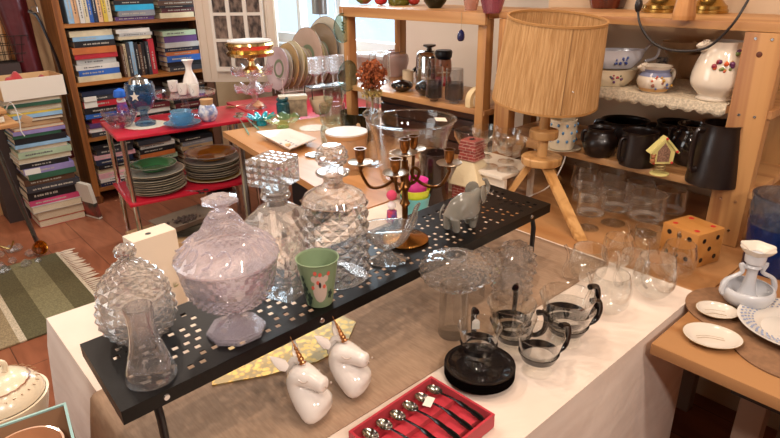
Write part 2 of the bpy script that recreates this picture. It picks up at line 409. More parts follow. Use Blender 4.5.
solo('tablecloth', drape(S0, S1, T0, T1, TZ, (.735, 0, .25, .70)), CLOTH, 'large creased white cloth over the main table, hanging to the floor', 'tablecloth', ang=60)
# brown linen runner, falling over the left end
bm = nb(); ys = [.60+(.965-.60)*i/12 for i in range(13)]; xs = [(1.27-.0354*i, TZ+.0025) for i in range(32)]+[(.166, TZ+.0015), (.159, TZ-.006), (.150, .70), (.136, .6), (.124, .5), (.114, .42)]
vv = [[bm.verts.new((x-(.004*math.sin(y*40) if z < .7 else 0), y, z)) for y in ys] for x, z in xs]
for a, b in zip(vv, vv[1:]):
    for i in range(12): bm.faces.new((a[i], a[i+1], b[i+1], b[i]))
ro = solo('table_runner', bm, linen('a98d74', '9b7f67', 300, 40, .06), 'woven brown linen runner along the main table, under the unicorn heads', 'table runner', ang=60)
sm = ro.modifiers.new('thickness', 'SOLIDIFY'); sm.thickness = .0018
# gold brocade cloth
GP = [at(x, y, TZ+.006) for x, y in ((212, 385), (267, 375), (318, 361), (345, 346), (356, 322), (335, 312), (215, 350))]
def brocade():
    m = bpy.data.materials.new('gold_brocade'); m.use_nodes = True; nt = m.node_tree; b = nt.nodes['Principled BSDF']; N = nt.nodes.new; L = nt.links.new
    tc = N('ShaderNodeTexCoord'); v = N('ShaderNodeTexVoronoi'); v.inputs['Scale'].default_value = 95; L(tc.outputs['Object'], v.inputs['Vector'])
    r = N('ShaderNodeValToRGB'); r.color_ramp.elements[0].color = lin('d4b26a'); r.color_ramp.elements[1].color = lin('b39d70'); r.color_ramp.elements[0].position = .42; r.color_ramp.elements[1].position = .62
    L(v.outputs['Distance'], r.inputs[0]); L(r.outputs[0], b.inputs['Base Color'])
    r2 = N('ShaderNodeValToRGB'); r2.color_ramp.elements[0].color = (.9, .9, .9, 1); r2.color_ramp.elements[1].color = (.45, .45, .45, 1); r2.color_ramp.elements[0].position = .42; r2.color_ramp.elements[1].position = .5
    L(v.outputs['Distance'], r2.inputs[0]); L(r2.outputs[0], b.inputs['Metallic']); b.inputs['Roughness'].default_value = .42; return m
solo('brocade_cloth', prism(nb(), [(p.x, p.y) for p in GP], TZ+.003, TZ+.006), brocade(), 'shiny gold patterned brocade cloth under the black shelf', 'cloth')

# ------------------------------------------------------------------ side tables on the right
def desk(label, x0, x1, y0, y1, mat_, legs=(), legm=None):
    d = thing('wooden_table', label, 'table', ((x0+x1)/2, (y0+y1)/2, 0)); hx, hy = (x1-x0)/2, (y1-y0)/2
    link('tabletop', box(nb(), -hx, hx, -hy, hy, .722, .747, .003), mat_, d)
    link('apron', box(nb(), -hx+.14, hx-.05, -hy+.05, hy-.12, .62, .721), BLACK, d)
    for lx, ly in legs: link('leg', box(nb(), lx-.025, lx+.025, ly-.025, ly+.025, 0, .65, .004), legm or M('8d7a6c', .5), d)
    return d
desk('orange-brown wooden table with rounded corner holding the china dishes', 1.02, 1.94, -.6, .374, OAKT, ((-.26, .33), (.3, .33), (-.26, -.4), (.3, -.4)))
desk('orange-brown wooden table under the drinking glasses and the wooden die', 1.285, 1.94, .376, 1.3, OAKT, ((.25, -.3), (.25, .3)))
# wooden table at the back
A_ = (1.234, 2.544); d_ = (-.156, -.988); e_ = (.988, -.156)
def WT(a, b): return (A_[0]+d_[0]*a+e_[0]*b, A_[1]+d_[1]*a+e_[1]*b)
wt = thing('wooden_table', 'light wooden table at the back holding the big glass bowl and dried flowers', 'table', (0, 0, 0))
poly = [WT(0, 0), (1.045, 1.315), (2.0, 1.315), WT(0, .95)]
link('tabletop', prism(nb(), poly, .717, .745), wood('c99462', 'bb8450', 1, 5, .33), wt)
for a, b in ((.06, .06), (1.1, .06), (.06, .8), (1.0, .75)): p = WT(a, b); link('leg', tube(nb(), [(p[0], p[1], 0), (p[0], p[1], .717)], .015), STEEL, wt)

# ------------------------------------------------------------------ black perforated shelf
fl = Vector((-.353, .606, 0)); f2w = lambda x, y: Vector((x*math.cos(YAW)+y*math.sin(YAW), -x*math.sin(YAW)+y*math.cos(YAW), 0))
c0 = f2w(-.353, .606); c1 = f2w(.383, 1.317); c3 = f2w(-.484, .763)
ux = (c1-c0).normalized(); LEN = 1.035; WID = .200; ang_ = math.atan2(ux.y, ux.x)
SZ = .90
sh = thing('metal_shelf', 'long black perforated metal riser shelf standing across the table', 'shelf', (c0.x, c0.y, TZ+.001), ang_)
hs = SZ-TZ-.001
bm = nb(); cs = .0093; NX = int((LEN-.012)/cs); NY = int((WID-.012)/cs)
holes = set(); rnd = random.Random(4)
for j in range(2, NY-2, 2):
    i = 3+(j//2 % 3)
    while i < NX-3:
        run = rnd.choice((2, 2, 3, 3)); 
        for k in range(run):
            if i+2*k < NX-3 and rnd.random() < .88: holes.add((i+2*k, j))
        i += 2*run+rnd.choice((1, 2, 3, 3))
vg = {}
def gv(i, j):
    if (i, j) not in vg: vg[(i, j)] = bm.verts.new((LEN*i/NX, WID*j/NY, hs))
    return vg[(i, j)]
for i in range(NX):
    for j in range(NY):
        if (i, j) not in holes: bm.faces.new((gv(i, j), gv(i+1, j), gv(i+1, j+1), gv(i, j+1)))
bmesh.ops.recalc_face_normals(bm, faces=bm.faces[:])
if bm.faces[0].normal.z < 0: bmesh.ops.reverse_faces(bm, faces=bm.faces[:])
SHM = M('0e0b0a', .36, spec=.22, bump=.05, bscale=400)
top = link('perforated_top', bm, SHM, sh, True, fix=False)
md = top.modifiers.new('thickness', 'SOLIDIFY'); md.thickness = .0018; md.offset = -1
bm = nb(); h_ = .022
box(bm, 0, LEN, 0, .0018, hs-h_, hs-.0019); box(bm, 0, LEN, WID-.0018, WID, hs-h_, hs-.0019); box(bm, 0, .0018, .002, WID-.002, hs-h_, hs-.0019); box(bm, LEN-.0018, LEN, .002, WID-.002, hs-h_, hs-.0019)
link('edge_rim', bm, SHM, sh, True)
for lx in (.05, LEN-.05):
    y0, y1 = .012, WID-.012
    lg = link('leg', tube(nb(), [(lx, y0, .0), (lx, y0, hs-.05), (lx, y0+.006, hs-.028), (lx, y0+.03, hs-.016), (lx, y1-.03, hs-.016), (lx, y1-.006, hs-.028), (lx, y1, hs-.05), (lx, y1, 0)], .0062, 10), BLACK, sh)
for lx in (.06, .33, .68, .955): link('screw', lathe(nb(), [(0, 0), (.005, 0), (.004, .002), (0, .0025)], 14), STEEL, sh).matrix_local = TR(lx, -.0001, hs-.011) @ RX(PI/2)
for ch_ in [o for o in col.objects if o.parent == sh]:
    loc_ = ch_.matrix_local.translation
    for v_ in ch_.data.vertices: v_.co.x += (v_.co.y if loc_.length < 1e-6 else 0)*.075
def on(x, y, z=SZ): return at(x, y, z+.0012)

# ------------------------------------------------------------------ right shelf unit (pine) and window shelf unit
def shelf_unit(label, x0, x1, y0, y1, boards, posts, z0, z1, pw, pd):
    t = thing('pine_shelf_unit', label, 'shelf', (x0, y0, z0))
    for z in boards: link('shelf_board', box(nb(), 0, x1-x0, .0, y1-y0, z-z0-.02, z-z0, .002), PINE, t)
    for y, wy in posts:
        for xx in (0, x1-x0-pd):
            p = link('post', box(nb(), xx-.003, xx+pd, y-y0, y-y0+wy, 0, z1-z0-.021, .002), PINEZ, t)
    return t
RS0, RS1 = 1.595, 1.925
ru = shelf_unit('pine shelving unit on the right table, loaded with brown pots and china', RS0, RS1, .41, 1.235, (.905, 1.108, 1.305), ((.42, .085), (1.17, .06)), .748, 1.305, .09, .035)
for z in (.79, .87, 1.09, 1.27):
    for y in (.035, .07): link('screw', lathe(nb(), [(0, 0), (.004, 0), (.003, .0015), (0, .0015)], 12), STEEL, ru).matrix_local = TR(-.0035, y, z-.748) @ RY(-PI/2)
link('knot', lathe(nb(), [(0, 0), (.007, 0), (.006, .0004), (0, .0004)], 14), M('5b2c14', .5), ru).matrix_local = TR(-.0032, .055, 1.235-.748) @ RY(-PI/2)
wu = shelf_unit('pine shelving unit in front of the window with coloured glass on top', RS0, RS1, 1.275, 2.05, (.978, 1.30), ((1.28, .036), (2.01, .036)), .748, 1.3, .036, .036)
# clear window shelf top is thicker: a front lip
link('front_lip', box(nb(), -.0185, -.0035, 0, .775, 1.262-.748, 1.3-.748, .002), PINE, wu)
def RB(x, y, z): return at(x, y, z)       # point on a board

# ------------------------------------------------------------------ bookcase
bc = thing('bookcase', 'brown wooden bookcase crammed with books in the far corner', 'bookcase', (1.0, 4.08, 0))
link('side_panel', box(nb(), 0, .04, .0, .26, .06, 1.9), CASEW, bc); link('side_panel', box(nb(), .94, .97, .0, .26, .06, 1.9), CASEW, bc)
link('back_panel', box(nb(), .04, .94, .25, .26, .06, 1.9), M('3a2012', .7), bc)
for z in (.11, .455, .812, 1.165, 1.55, 1.9): link('shelf_board', box(nb(), .041, .939, 0, .249, z-.022, z), CASEWX, bc)
for x in (.03, .94): link('foot', lathe(nb(), [(0, 0), (.03, 0), (.036, .03), (.025, .06), (0, .06)], 18), CASEW, bc).location = (x, .05, 0)
# ================================================================== books
BK = {}
CN = {'cream': 'd9c9a6', 'white': 'd8d2c8', 'pale grey': 'b9b6b0', 'grey': '86858a', 'black': '17161a', 'dark grey': '34343a', 'navy': '25305c', 'blue': '2c5fae', 'cyan': '28a5cf',
      'pale blue': '8fb4d0', 'red': 'b4232f', 'dark red': '5d1c22', 'pink': 'c2426c', 'pale pink': 'dba3a8', 'purple': '5a3a6e', 'lilac': '8d80b0', 'green': '2f5a44', 'pale green': 'a7b898',
      'orange': 'c06a35', 'brown': '5b3b28', 'tan': 'b6926a', 'yellow': 'd8b848', 'peach': 'e0b48c', 'dark blue': '1e2a44'}
PG = M('d6c8ae', .9, c2='b5a488', scale=14, stretch=(2, 2, 160))
def book(colr, loc, L_, Tk, D, rot, label, group, pages_out=False, marks=1, lie=True, tilt=0, lit='b8b0a2'):
    """a book: spine runs along x, faces -y; lying (thickness up) or standing (rotated about y)"""
    b = thing('book', label, 'book', loc, 0, group)
    cm = M(CN[colr], .45, coat=.15, var=.25, scale=9)
    t = .0022
    g = nb()
    if pages_out: box(g, 0, L_, 0, D, 0, t); box(g, 0, L_, 0, D, Tk-t, Tk); box(g, 0, L_, D-t, D, t, Tk-t)
    else: box(g, 0, L_, 0, D, 0, t); box(g, 0, L_, 0, D, Tk-t, Tk); box(g, 0, L_, 0, t, t, Tk-t)
    cv = link('cover', g, cm, b, True)
    link('pages', box(nb(), .003, L_-.003, t+.0003 if not pages_out else .003, D-t-.0005 if pages_out else D-.003, t+.0002, Tk-t-.0002), PG, b, True)
    if marks and not pages_out and Tk > .013:
        r = random.Random(int(loc[0]*997+loc[2]*1009)); g = nb(); x = L_*r.uniform(.08, .25); hh = Tk*.13
        rows = (0,) if Tk < .04 else (0,)
        end = L_*r.uniform(.55, .9)
        while x < end:
            w_ = r.uniform(.005, .013); box(g, x, x+w_, -.0005, .0005, Tk/2-hh, Tk/2+hh*r.uniform(.5, 1)); x += w_+r.choice((.002, .002, .007))
        link('spine_lettering', g, M(lit, .6), cv, True)
    if marks == 2: link('spine_panel', box(nb(), L_*.02, L_*.32, -.0006, .0004, .001, Tk-.001), M('d8d2c8', .6), b, True)
    if lie: b.rotation_euler = (0, 0, rot)
    else: b.rotation_euler = (0, -PI/2+tilt, 0)
    return b
BG = 'books in the bookcase'
def lying(s0, z0, rows, where, group, y=4.085, rs=5, D=.15, wid=.27, sc=1.0):
    """rows from the bottom up: (colour, thickness, extra)"""
    r = random.Random(rs); z = z0+.0008
    for i, q in enumerate(rows):
        c, tk = q[0], q[1]*sc; mk = q[2] if len(q) > 2 else (1 if r.random() < .75 else 0)
        w_ = wid*r.uniform(.86, 1.0); dx = r.uniform(0, wid-w_)
        o = ORD[i] if i < len(rows)-1 else 'topmost'
        yy = y+r.uniform(0, .02)
        po = mk == 9
        kind = 'paperback' if tk < .024 else 'hardback'
        lb = f"{c} {kind}, {o} in the {where}"
        book(c, (s0+dx, yy, z), w_, tk-.0008, D, r.uniform(-.02, .02), lb, group, pages_out=po, marks=0 if po else mk, lit=('a8a092' if c not in ('cream', 'white', 'pale grey', 'peach', 'yellow', 'pale green', 'tan') else '5a5654'))
        z += tk
    return z
def standing(s0, z0, rows, where, group, y=4.085, rs=5, tilt=.0):
    r = random.Random(rs); s = s0
    for i, (c, tk, hgt) in enumerate(rows):
        lb = f"{c} upright book, {'leftmost' if i == 0 else 'rightmost' if i == len(rows)-1 else ORL[i]+' from the left'} in the {where}"
        # standing: spine along +z; thickness along -x after rotation -> offset
        b = book(c, (s+tk, y+r.uniform(0, .015), z0+.001+(tk*math.sin(tilt) if tilt else 0)), hgt, tk-.001, .15, 0, lb, group, lie=False, tilt=tilt, marks=1, lit=('a8a092' if c not in ('cream', 'white', 'pale grey', 'peach', 'yellow') else '5a5654'))
        s += tk/(math.cos(tilt) if tilt else 1)+.0005
    return s
standing(1.075, 1.165, [('pale blue', .034, .26), ('peach', .03, .27), ('white', .028, .27), ('cream', .027, .265), ('blue', .028, .27), ('dark blue', .026, .27), ('peach', .029, .275), ('yellow', .027, .27), ('cream', .026, .27)], 'row on the top visible shelf', 'upright books on the top shelf', rs=2)
lying(1.345, 1.165, [('purple', .024), ('grey', .036), ('cyan', .036), ('black', .026), ('brown', .022), ('dark grey', .03)], 'stack right of the upright row, top shelf', BG, rs=3)
lying(1.64, 1.165, [('cream', .034, 0), ('dark red', .03), ('black', .016), ('brown', .03), ('dark grey', .03)], 'right stack on the top visible shelf', BG, rs=4, wid=.265)
lying(1.055, .812, [('cream', .032), ('blue', .033), ('white', .028), ('pale grey', .033), ('red', .028), ('orange', .036), ('black', .034), ('pale blue', .024), ('cream', .032, 0)], 'left stack on the middle shelf', BG, rs=6, sc=1.1)
standing(1.345, .812, [('brown', .02, .2), ('cream', .018, .21), ('dark grey', .022, .215), ('pale blue', .028, .22), ('black', .024, .215), ('brown', .02, .2), ('black', .028, .21), ('dark grey', .022, .215), ('red', .038, .23)], 'upright row on the middle shelf', 'upright books on the middle shelf', rs=8)
lying(1.34, 1.048, [('cream', .02, 0), ('pale grey', .02), ('white', .026, 0)], 'small pile across the upright books', BG, rs=9, wid=.23, sc=1.0)
lying(1.64, .812, [('dark grey', .03), ('black', .028), ('blue', .037), ('orange', .022), ('dark blue', .026), ('pale grey', .03), ('purple', .038), ('pale green', .03)], 'right stack on the middle shelf', BG, rs=10, wid=.26, sc=1.12)
lying(1.055, .455, [('dark grey', .03), ('pale pink', .028, 2), ('purple', .03), ('red', .033), ('blue', .03), ('black', .04), ('red', .04, 2), ('dark grey', .034, 2), ('dark blue', .03)], 'left stack on the lower shelf', BG, rs=11)
lying(1.345, .455, [('grey', .03), ('blue', .034), ('black', .036), ('white', .03), ('dark red', .034), ('black', .032), ('navy', .03), ('dark grey', .03)], 'centre stack on the lower shelf', BG, rs=12)
lying(1.64, .455, [('dark red', .034), ('pale blue', .03), ('black', .034), ('dark red', .036), ('black', .036), ('navy', .034), ('black', .04), ('brown', .03)], 'right stack on the lower shelf', BG, rs=13, wid=.26)
lying(1.055, .11, [('navy', .03), ('white', .028), ('pale pink', .034), ('cream', .03, 0), ('black', .03), ('dark blue', .036), ('pale pink', .03), ('dark grey', .04), ('black', .03)], 'left stack on the bottom shelf', BG, rs=14)
lying(1.345, .11, [('red', .036), ('white', .034), ('black', .036), ('pale green', .03), ('orange', .03), ('black', .034), ('white', .032), ('dark grey', .03)], 'centre stack on the bottom shelf', BG, rs=15)
lying(1.64, .11, [('dark grey', .036), ('black', .034), ('orange', .03), ('black', .036), ('tan', .03), ('grey', .034), ('black', .03)], 'right stack on the bottom shelf', BG, rs=16, wid=.26)
# tall pile on the floor, nearer than the bookcase
ztop = lying(.595, 0.0, [('red', .042, 9), ('tan', .052, 9), ('pale grey', .040, 9), ('pink', .030, 1), ('black', .050, 1), ('dark grey', .036, 1), ('brown', .034, 1), ('green', .032, 0), ('lilac', .034, 2),
    ('black', .028, 1), ('white', .03, 9), ('pale green', .034, 1), ('pale grey', .024, 9), ('pale blue', .018, 0), ('black', .034, 0), ('green', .018, 0), ('lilac', .022, 0), ('orange', .02, 9), ('tan', .024, 0), ('brown', .018, 9),
    ('pale blue', .02, 0), ('yellow', .012, 0), ('pale grey', .03, 9), ('green', .02, 0), ('pale grey', .02, 9)], 'tall pile on the floor', 'books piled on the floor', y=3.9, rs=21, wid=.30, D=.21, sc=1.085)
pb = thing('storage_box', 'pale wooden tray box on top of the tall floor pile of books', 'box', (.60, 3.88, ztop+.002), .05)
bw = M('d8ccbc', .6); link('outer_box', box(nb(), 0, .33, 0, .004, 0, .115), bw, pb, True)
g = nb(); box(g, 0, .004, .0045, .24, 0, .115); box(g, .326, .33, .0045, .24, 0, .115); box(g, 0, .33, .2405, .245, 0, .115); box(g, .005, .325, .005, .24, 0, .004)
link('box_side', g, M('cfa877', .6), pb, True)
def rag(name, label, cat, c, loc, sx, sy, h, m_, seed):
    r = random.Random(seed); g = nb(); n = 14; ph = [r.uniform(0, 6) for _ in range(4)]
    vs = []
    for i in range(n+1):
        for j in range(n+1):
            x, y = i/n-.5, j/n-.5; d = max(abs(x), abs(y))*2
            vs.append(g.verts.new((x*sx+.02*math.sin(j*.9+ph[0])*sx, y*sy+.02*math.sin(i*.8+ph[1])*sy, max(0.002, h*(1-d*d)*(.8+.2*math.sin(i*.6+ph[2])*math.sin(j*.5+ph[3]))))))
    for i in range(n):
        for j in range(n): g.faces.new((vs[i*(n+1)+j], vs[(i+1)*(n+1)+j], vs[(i+1)*(n+1)+j+1], vs[i*(n+1)+j+1]))
    o = solo(name, g, m_, label, cat, loc, ang=80); s_ = o.modifiers.new('thickness', 'SOLIDIFY'); s_.thickness = .002; s_.offset = 1; return o
rag('red_fabric', 'folded red fabric lying in the pale box at the left edge', 'fabric', None, (.69, 4.0, ztop+.008), .17, .2, .15, M('b22b2b', .85, sheen=.3, var=.2), 3)
rag('red_fabric', 'red fabric bundle beside the wire basket', 'fabric', None, (.855, 4.0, ztop+.008), .12, .19, .12, M('b22b2b', .85, sheen=.3, var=.2), 4)
g = nb()
wb0 = Vector((.70, 4.22, ztop+.18))
for z, k in ((0, .8), (.05, .87), (.10, .94), (.15, 1)): tube(g, [(-.15*k, -.08*k, z), (.15*k, -.08*k, z), (.15*k, .08*k, z), (-.15*k, .08*k, z)], .0022, 6, closed=True)
for i in range(9):
    x = -.12+.03*i
    for y in (-1, 1): tube(g, [(x, .064*y, 0), (x*1.25, .08*y, .15)], .0018, 6)
for y in (-.04, 0, .04):
    for s_ in (-1, 1): tube(g, [(s_*.12, y, 0), (s_*.15, y*1.2, .15)], .0018, 6)
    tube(g, [(-.12, y, 0), (.12, y, 0)], .0018, 6)
solo('wire_basket', g, M('2c2420', .5, .6), 'dark wire basket behind the red fabric, against the beige wall', 'basket', wb0)
sb = box(nb(), -.2, .2, -.05, .07, 0, ztop+.10)
solo('dark_box', box(nb(),   .50, .77, 4.135, 4.33, 0, ztop+.178), M('3a2c28', .8), 'dark crate against the wall carrying the wire basket', 'crate')
# book leaning on the floor beside the bookcase foot
fb = thing('book', 'white and red photo-covered book standing upright on the floor beside the bookcase', 'book', (.93, 3.80, .003), 0)
fb.rotation_euler = (0, -.12, .3)
link('cover', box(nb(), 0, .024, 0, .17, 0, .24), M('c9bfae', .6), fb, True)
link('cover_photo', box(nb(), -.0006, .0246, -.0006, .1702, .012, .11), M('8a3428', .5, c2='2a3028', scale=14), fb, True)
# dark red jacket hanging from the bookcase side
g = nb(); n, mrow = 24, 26; r_ = random.Random(5)
J0 = Vector((.90, 4.0, 0)); vs = []
for j in range(mrow+1):
    z = 1.75-1.42*j/mrow
    wdt = .115+.02*math.sin(j*.3); 
    ring = []
    for i in range(n):
        a = 2*PI*i/n; rr = 1+.10*math.sin(5*a+j*.13)+.06*math.sin(9*a+2)
        ring.append(g.verts.new((-.02+wdt*.62*math.cos(a)*rr-.10*(1-j/mrow), .055*math.sin(a)*rr, z)))
    vs.append(ring)
for a, b in zip(vs, vs[1:]):
    for i in range(n): g.faces.new((a[i], a[(i+1) % n], b[(i+1) % n], b[i]))
g.faces.new(vs[0]); g.faces.new(vs[-1])
jk = thing('jacket', 'dark red leather jacket hanging beside the bookcase', 'jacket', (.895, 4.20, 0))
link('body', g, M('55151d', .42, coat=.05, bump=.5, bscale=22, var=.3, scale=8), jk, ang=80)
link('zipper', tube(nb(), [(-.02, -.07, 1.6), (.03, -.072, 1.3), (.06, -.07, 1.05), (.085, -.06, .8), (.085, -.06, .6)], .003, 6, 3), M('7a7068', .4, .8), jk)
link('strap', tube(nb(), [(-.02, -.08, 1.25), (.02, -.083, 1.22), (.05, -.08, 1.1), (.08, -.075, .95), (.095, -.07, .75)], .013, 6, 3, flat=.3), M('191213', .5), jk)
link('buckle', tube(nb(), [(0, -.09, 1.27), (.03, -.09, 1.27), (.03, -.09, 1.24), (0, -.09, 1.24)], .004, 6, closed=True), STEEL, jk)

# ------------------------------------------------------------------ rug
def rugmat():
    m = bpy.data.materials.new('striped_rug'); m.use_nodes = True; nt = m.node_tree; b = nt.nodes['Principled BSDF']; N = nt.nodes.new; L = nt.links.new
    tc = N('ShaderNodeTexCoord'); sp = N('ShaderNodeSeparateXYZ'); L(tc.outputs['Object'], sp.inputs[0])
    mr = N('ShaderNodeMapRange'); mr.inputs['From Min'].default_value = 0; mr.inputs['From Max'].default_value = -1.0; L(sp.outputs['X'], mr.inputs[0])
    r = N('ShaderNodeValToRGB'); r.color_ramp.interpolation = 'CONSTANT'; e = r.color_ramp.elements
    st = [(0, 'e0d2b8'), (.015, '655d3e'), (.115, '8c8460'), (.24, '655d3e'), (.34, 'd2c2a6'), (.37, 'a08b68'), (.47, 'd9cab0'), (.56, '6a6048'), (.57, 'd9cab0'), (.65, '6a6048'), (.66, 'd2c2a6'), (.76, 'a08b68'), (.84, '655d3e'), (.93, '8c8460')]
    e[0].position = 0; e[0].color = lin(st[0][1]); e[1].position = st[1][0]; e[1].color = lin(st[1][1])
    for p, c in st[2:]: k = e.new(p); k.color = lin(c)
    L(mr.outputs[0], r.inputs[0])
    n = N('ShaderNodeTexNoise'); n.inputs['Scale'].default_value = 140; L(tc.outputs['Object'], n.inputs['Vector'])
    r2 = N('ShaderNodeValToRGB'); r2.color_ramp.elements[0].color = (.55, .55, .55, 1); r2.color_ramp.elements[0].position = .4; r2.color_ramp.elements[1].position = .6; L(n.outputs['Fac'], r2.inputs[0])
    mx = N('ShaderNodeMix'); mx.data_type = 'RGBA'; mx.blend_type = 'MULTIPLY'; mx.inputs[0].default_value = .7; L(r.outputs[0], mx.inputs[6]); L(r2.outputs[0], mx.inputs[7]); L(mx.outputs[2], b.inputs['Base Color'])
    b.inputs['Roughness'].default_value = .95; return m
rg = thing('rug', 'striped olive and cream woven rug with a fringed end on the floor', 'rug', (.60, 2.60, 0), .0)
link('woven_rug', box(nb(), -1.2, 0, 0, .85, .001, .009, .002), rugmat(), rg)
g = nb(); r_ = random.Random(8)
for i in range(38):
    y = .012+i*.0223; a = r_.uniform(-.35, .35)
    tube(g, [(0, y, .006), (.03, y+.01*a, .007), (.06+r_.uniform(0, .025), y+.04*a, .004)], [.0035, .0035, .005, .002], 5, 2)
link('fringe', g, M('dccfbb', .95), rg)

# ------------------------------------------------------------------ far left wooden stand with thread, pole and glass pieces
Zs = .80
qs = at(20, 127, Zs)
stn = thing('wooden_stand', 'small wooden haberdashery stand with black metal legs at the left edge', 'stand', (qs.x-.11, qs.y+.05, 0), 0)
link('tray', box(nb(), -.2, .11, -.05, .2, Zs, Zs+.018, .004), PINEX, stn); link('upper_tray', box(nb(), -.2, .08, -.02, .17, Zs+.06, Zs+.078, .004), PINEX, stn)
link('support', box(nb(), -.2, -.17, 0, .14, Zs+.0185, Zs+.0595), PINEX, stn)
l0 = at(1, 140, Zs-.02)-stn.location; l1 = at(40, 249, .02)-stn.location
for dx_ in (0, -.22):
    lg_ = link('leg', tube(nb(), [(l0.x+dx_, .12, Zs-.003), (l1.x+dx_, l1.y, .02)], .012), M('6a6a6c', .25, .8), stn)
    link('foot', ball(nb(), (l1.x+dx_, l1.y, .021), .02), BLACK, lg_)
def stand_at(x, y, z): return Matrix.Translation(stn.location) @ Vector((x, y, z))
for (x, y, z, c, lb) in ((.05, .0, Zs+.019, 'd8cdb8', 'white thread spool on the lower tray of the wooden stand'), (.02, .03, Zs+.079, 'bfb3a4', 'pale thread spool with dark top on the upper tray of the stand')):
    sp = thing('thread_spool', lb, 'spool', stand_at(x, y, z)); link('core', lathe(nb(), [(0, 0), (.017, 0), (.017, .003), (.012, .004), (.012, .033), (.017, .034), (.017, .037), (0, .037)], 20), PINE, sp)
    link('thread', lathe(nb(), [(.0125, .005), (.015, .007), (.015, .03), (.0125, .032)], 20), M(c, .8), sp)
g = nb(); tube(g, [(0, 0, 0), (.02, -.01, .03), (.035, -.005, .0), (.04, 0, -.06), (.035, 0, -.10), (.045, 0, -.13)], .005, 6, 4, flat=.4)
solo('white_ribbon', g, M('ddd8d0', .7), 'white ribbon hanging over the edge of the wooden stand', 'ribbon', stand_at(.075, -.045, Zs+.085))
tg = thing('price_tag', 'brown paper price tag hanging from the wooden stand', 'tag', stand_at(.15, -.03, Zs+.03)); link('tag_card', box(nb(), -.025, .025, -.001, .001, -.025, .012, .0008), M('b58f68', .8), tg).rotation_euler = (0, .6, .3)
link('tag_string', tube(nb(), [(0, 0, .01), (-.03, 0, .03), (-.05, .02, .035)], .001, 5), M('ddd8d0', .7), tg)
# crystal prisms heaped on the floor
r_ = random.Random(3)
pr0 = None
for i in range(13):
    x, y = .36+r_.uniform(-.12, .16), 3.58+r_.uniform(-.22, .10); rr = .018+r_.uniform(0, .014)
    g = lathe(nb(), [(0, 0), (rr*.6, .004), (rr, rr*.7), (rr*.7, rr*1.3), (0, rr*1.7)], 8)
    solo('crystal_drop', g, CRYS, 'cut glass chandelier drop heaped on the floor under the wooden stand', 'crystal drop', (x, y, .001), r_.uniform(0, 3), group='chandelier drops heaped on the floor', flat=True)
lv = thing('brass_cup', 'tipped brass lamp cup lying among the glass drops on the floor', 'lamp part', (.50, 3.50, .04), 0); lv.rotation_euler = (1.2, .3, .4)
link('cup', lathe(nb(), shell([(.012, 0), (.02, .003), (.034, .03), (.036, .05), (.040, .055)], .002), 24), M('c58b3a', .25, 1), lv)
g = nb(); 
for i in range(4): tube(g, [(0, 0, .02), (.05*math.cos(i*1.6), .05*math.sin(i*1.6), .06), (.10*math.cos(i*1.6), .10*math.sin(i*1.6), .03), (.13*math.cos(i*1.6), .13*math.sin(i*1.6), .07)], .005, 6, 4)
lathe(g, [(0, 0), (.03, .0), (.02, .02), (.008, .04), (.008, .12), (0, .13)], 16)
solo('brass_chandelier', g, M('a98b52', .35, 1), 'brass chandelier arms lying on the floor at the left edge', 'chandelier', (.30, 3.62, .005))
# ------------------------------------------------------------------ red side tables
RZT = .70; RROT = -.133
def red_table(label, p0, ax, ay, lower, poles):
    t = thing('red_side_table', label, 'table', (p0[0], p0[1], 0), RROT)
    link('tabletop', box(nb(), 0, ax, 0, ay, RZT-.018, RZT, .005), REDP, t)
    if lower: link('lower_shelf', box(nb(), 0, ax, 0, ay, lower-.016, lower, .005), REDP, t)
    for x, y in poles:
        link('pole', lathe(nb(), [(0, 0), (.014, 0), (.014, lower-.0165 if lower else RZT-.0185), (0, lower-.0165 if lower else RZT-.0185)], 16, c=(x, y, 0)), CHROME, t)
        if lower: link('pole', lathe(nb(), [(0, lower+.0005), (.014, lower+.0005), (.014, RZT-.0185), (0, RZT-.0185)], 16, c=(x, y, 0)), CHROME, t)
    return t
red_table('red two-tier side table with chrome poles, plates stacked on its lower shelf', (.880, 2.958), .735, .43, .35, ((.03, .03), (.03, .41), (.705, .03), (.705, .41)))
red_table('red side table beside the window carrying the dish rack and gold cake stand', (.880+.745*math.cos(RROT)+.19*math.sin(RROT), 2.958+.745*math.sin(RROT)-.19*math.cos(RROT), 0), .72, .72, 0, ((.03, .05), (.03, .68), (.68, .05), (.68, .68)))
SI = .0012
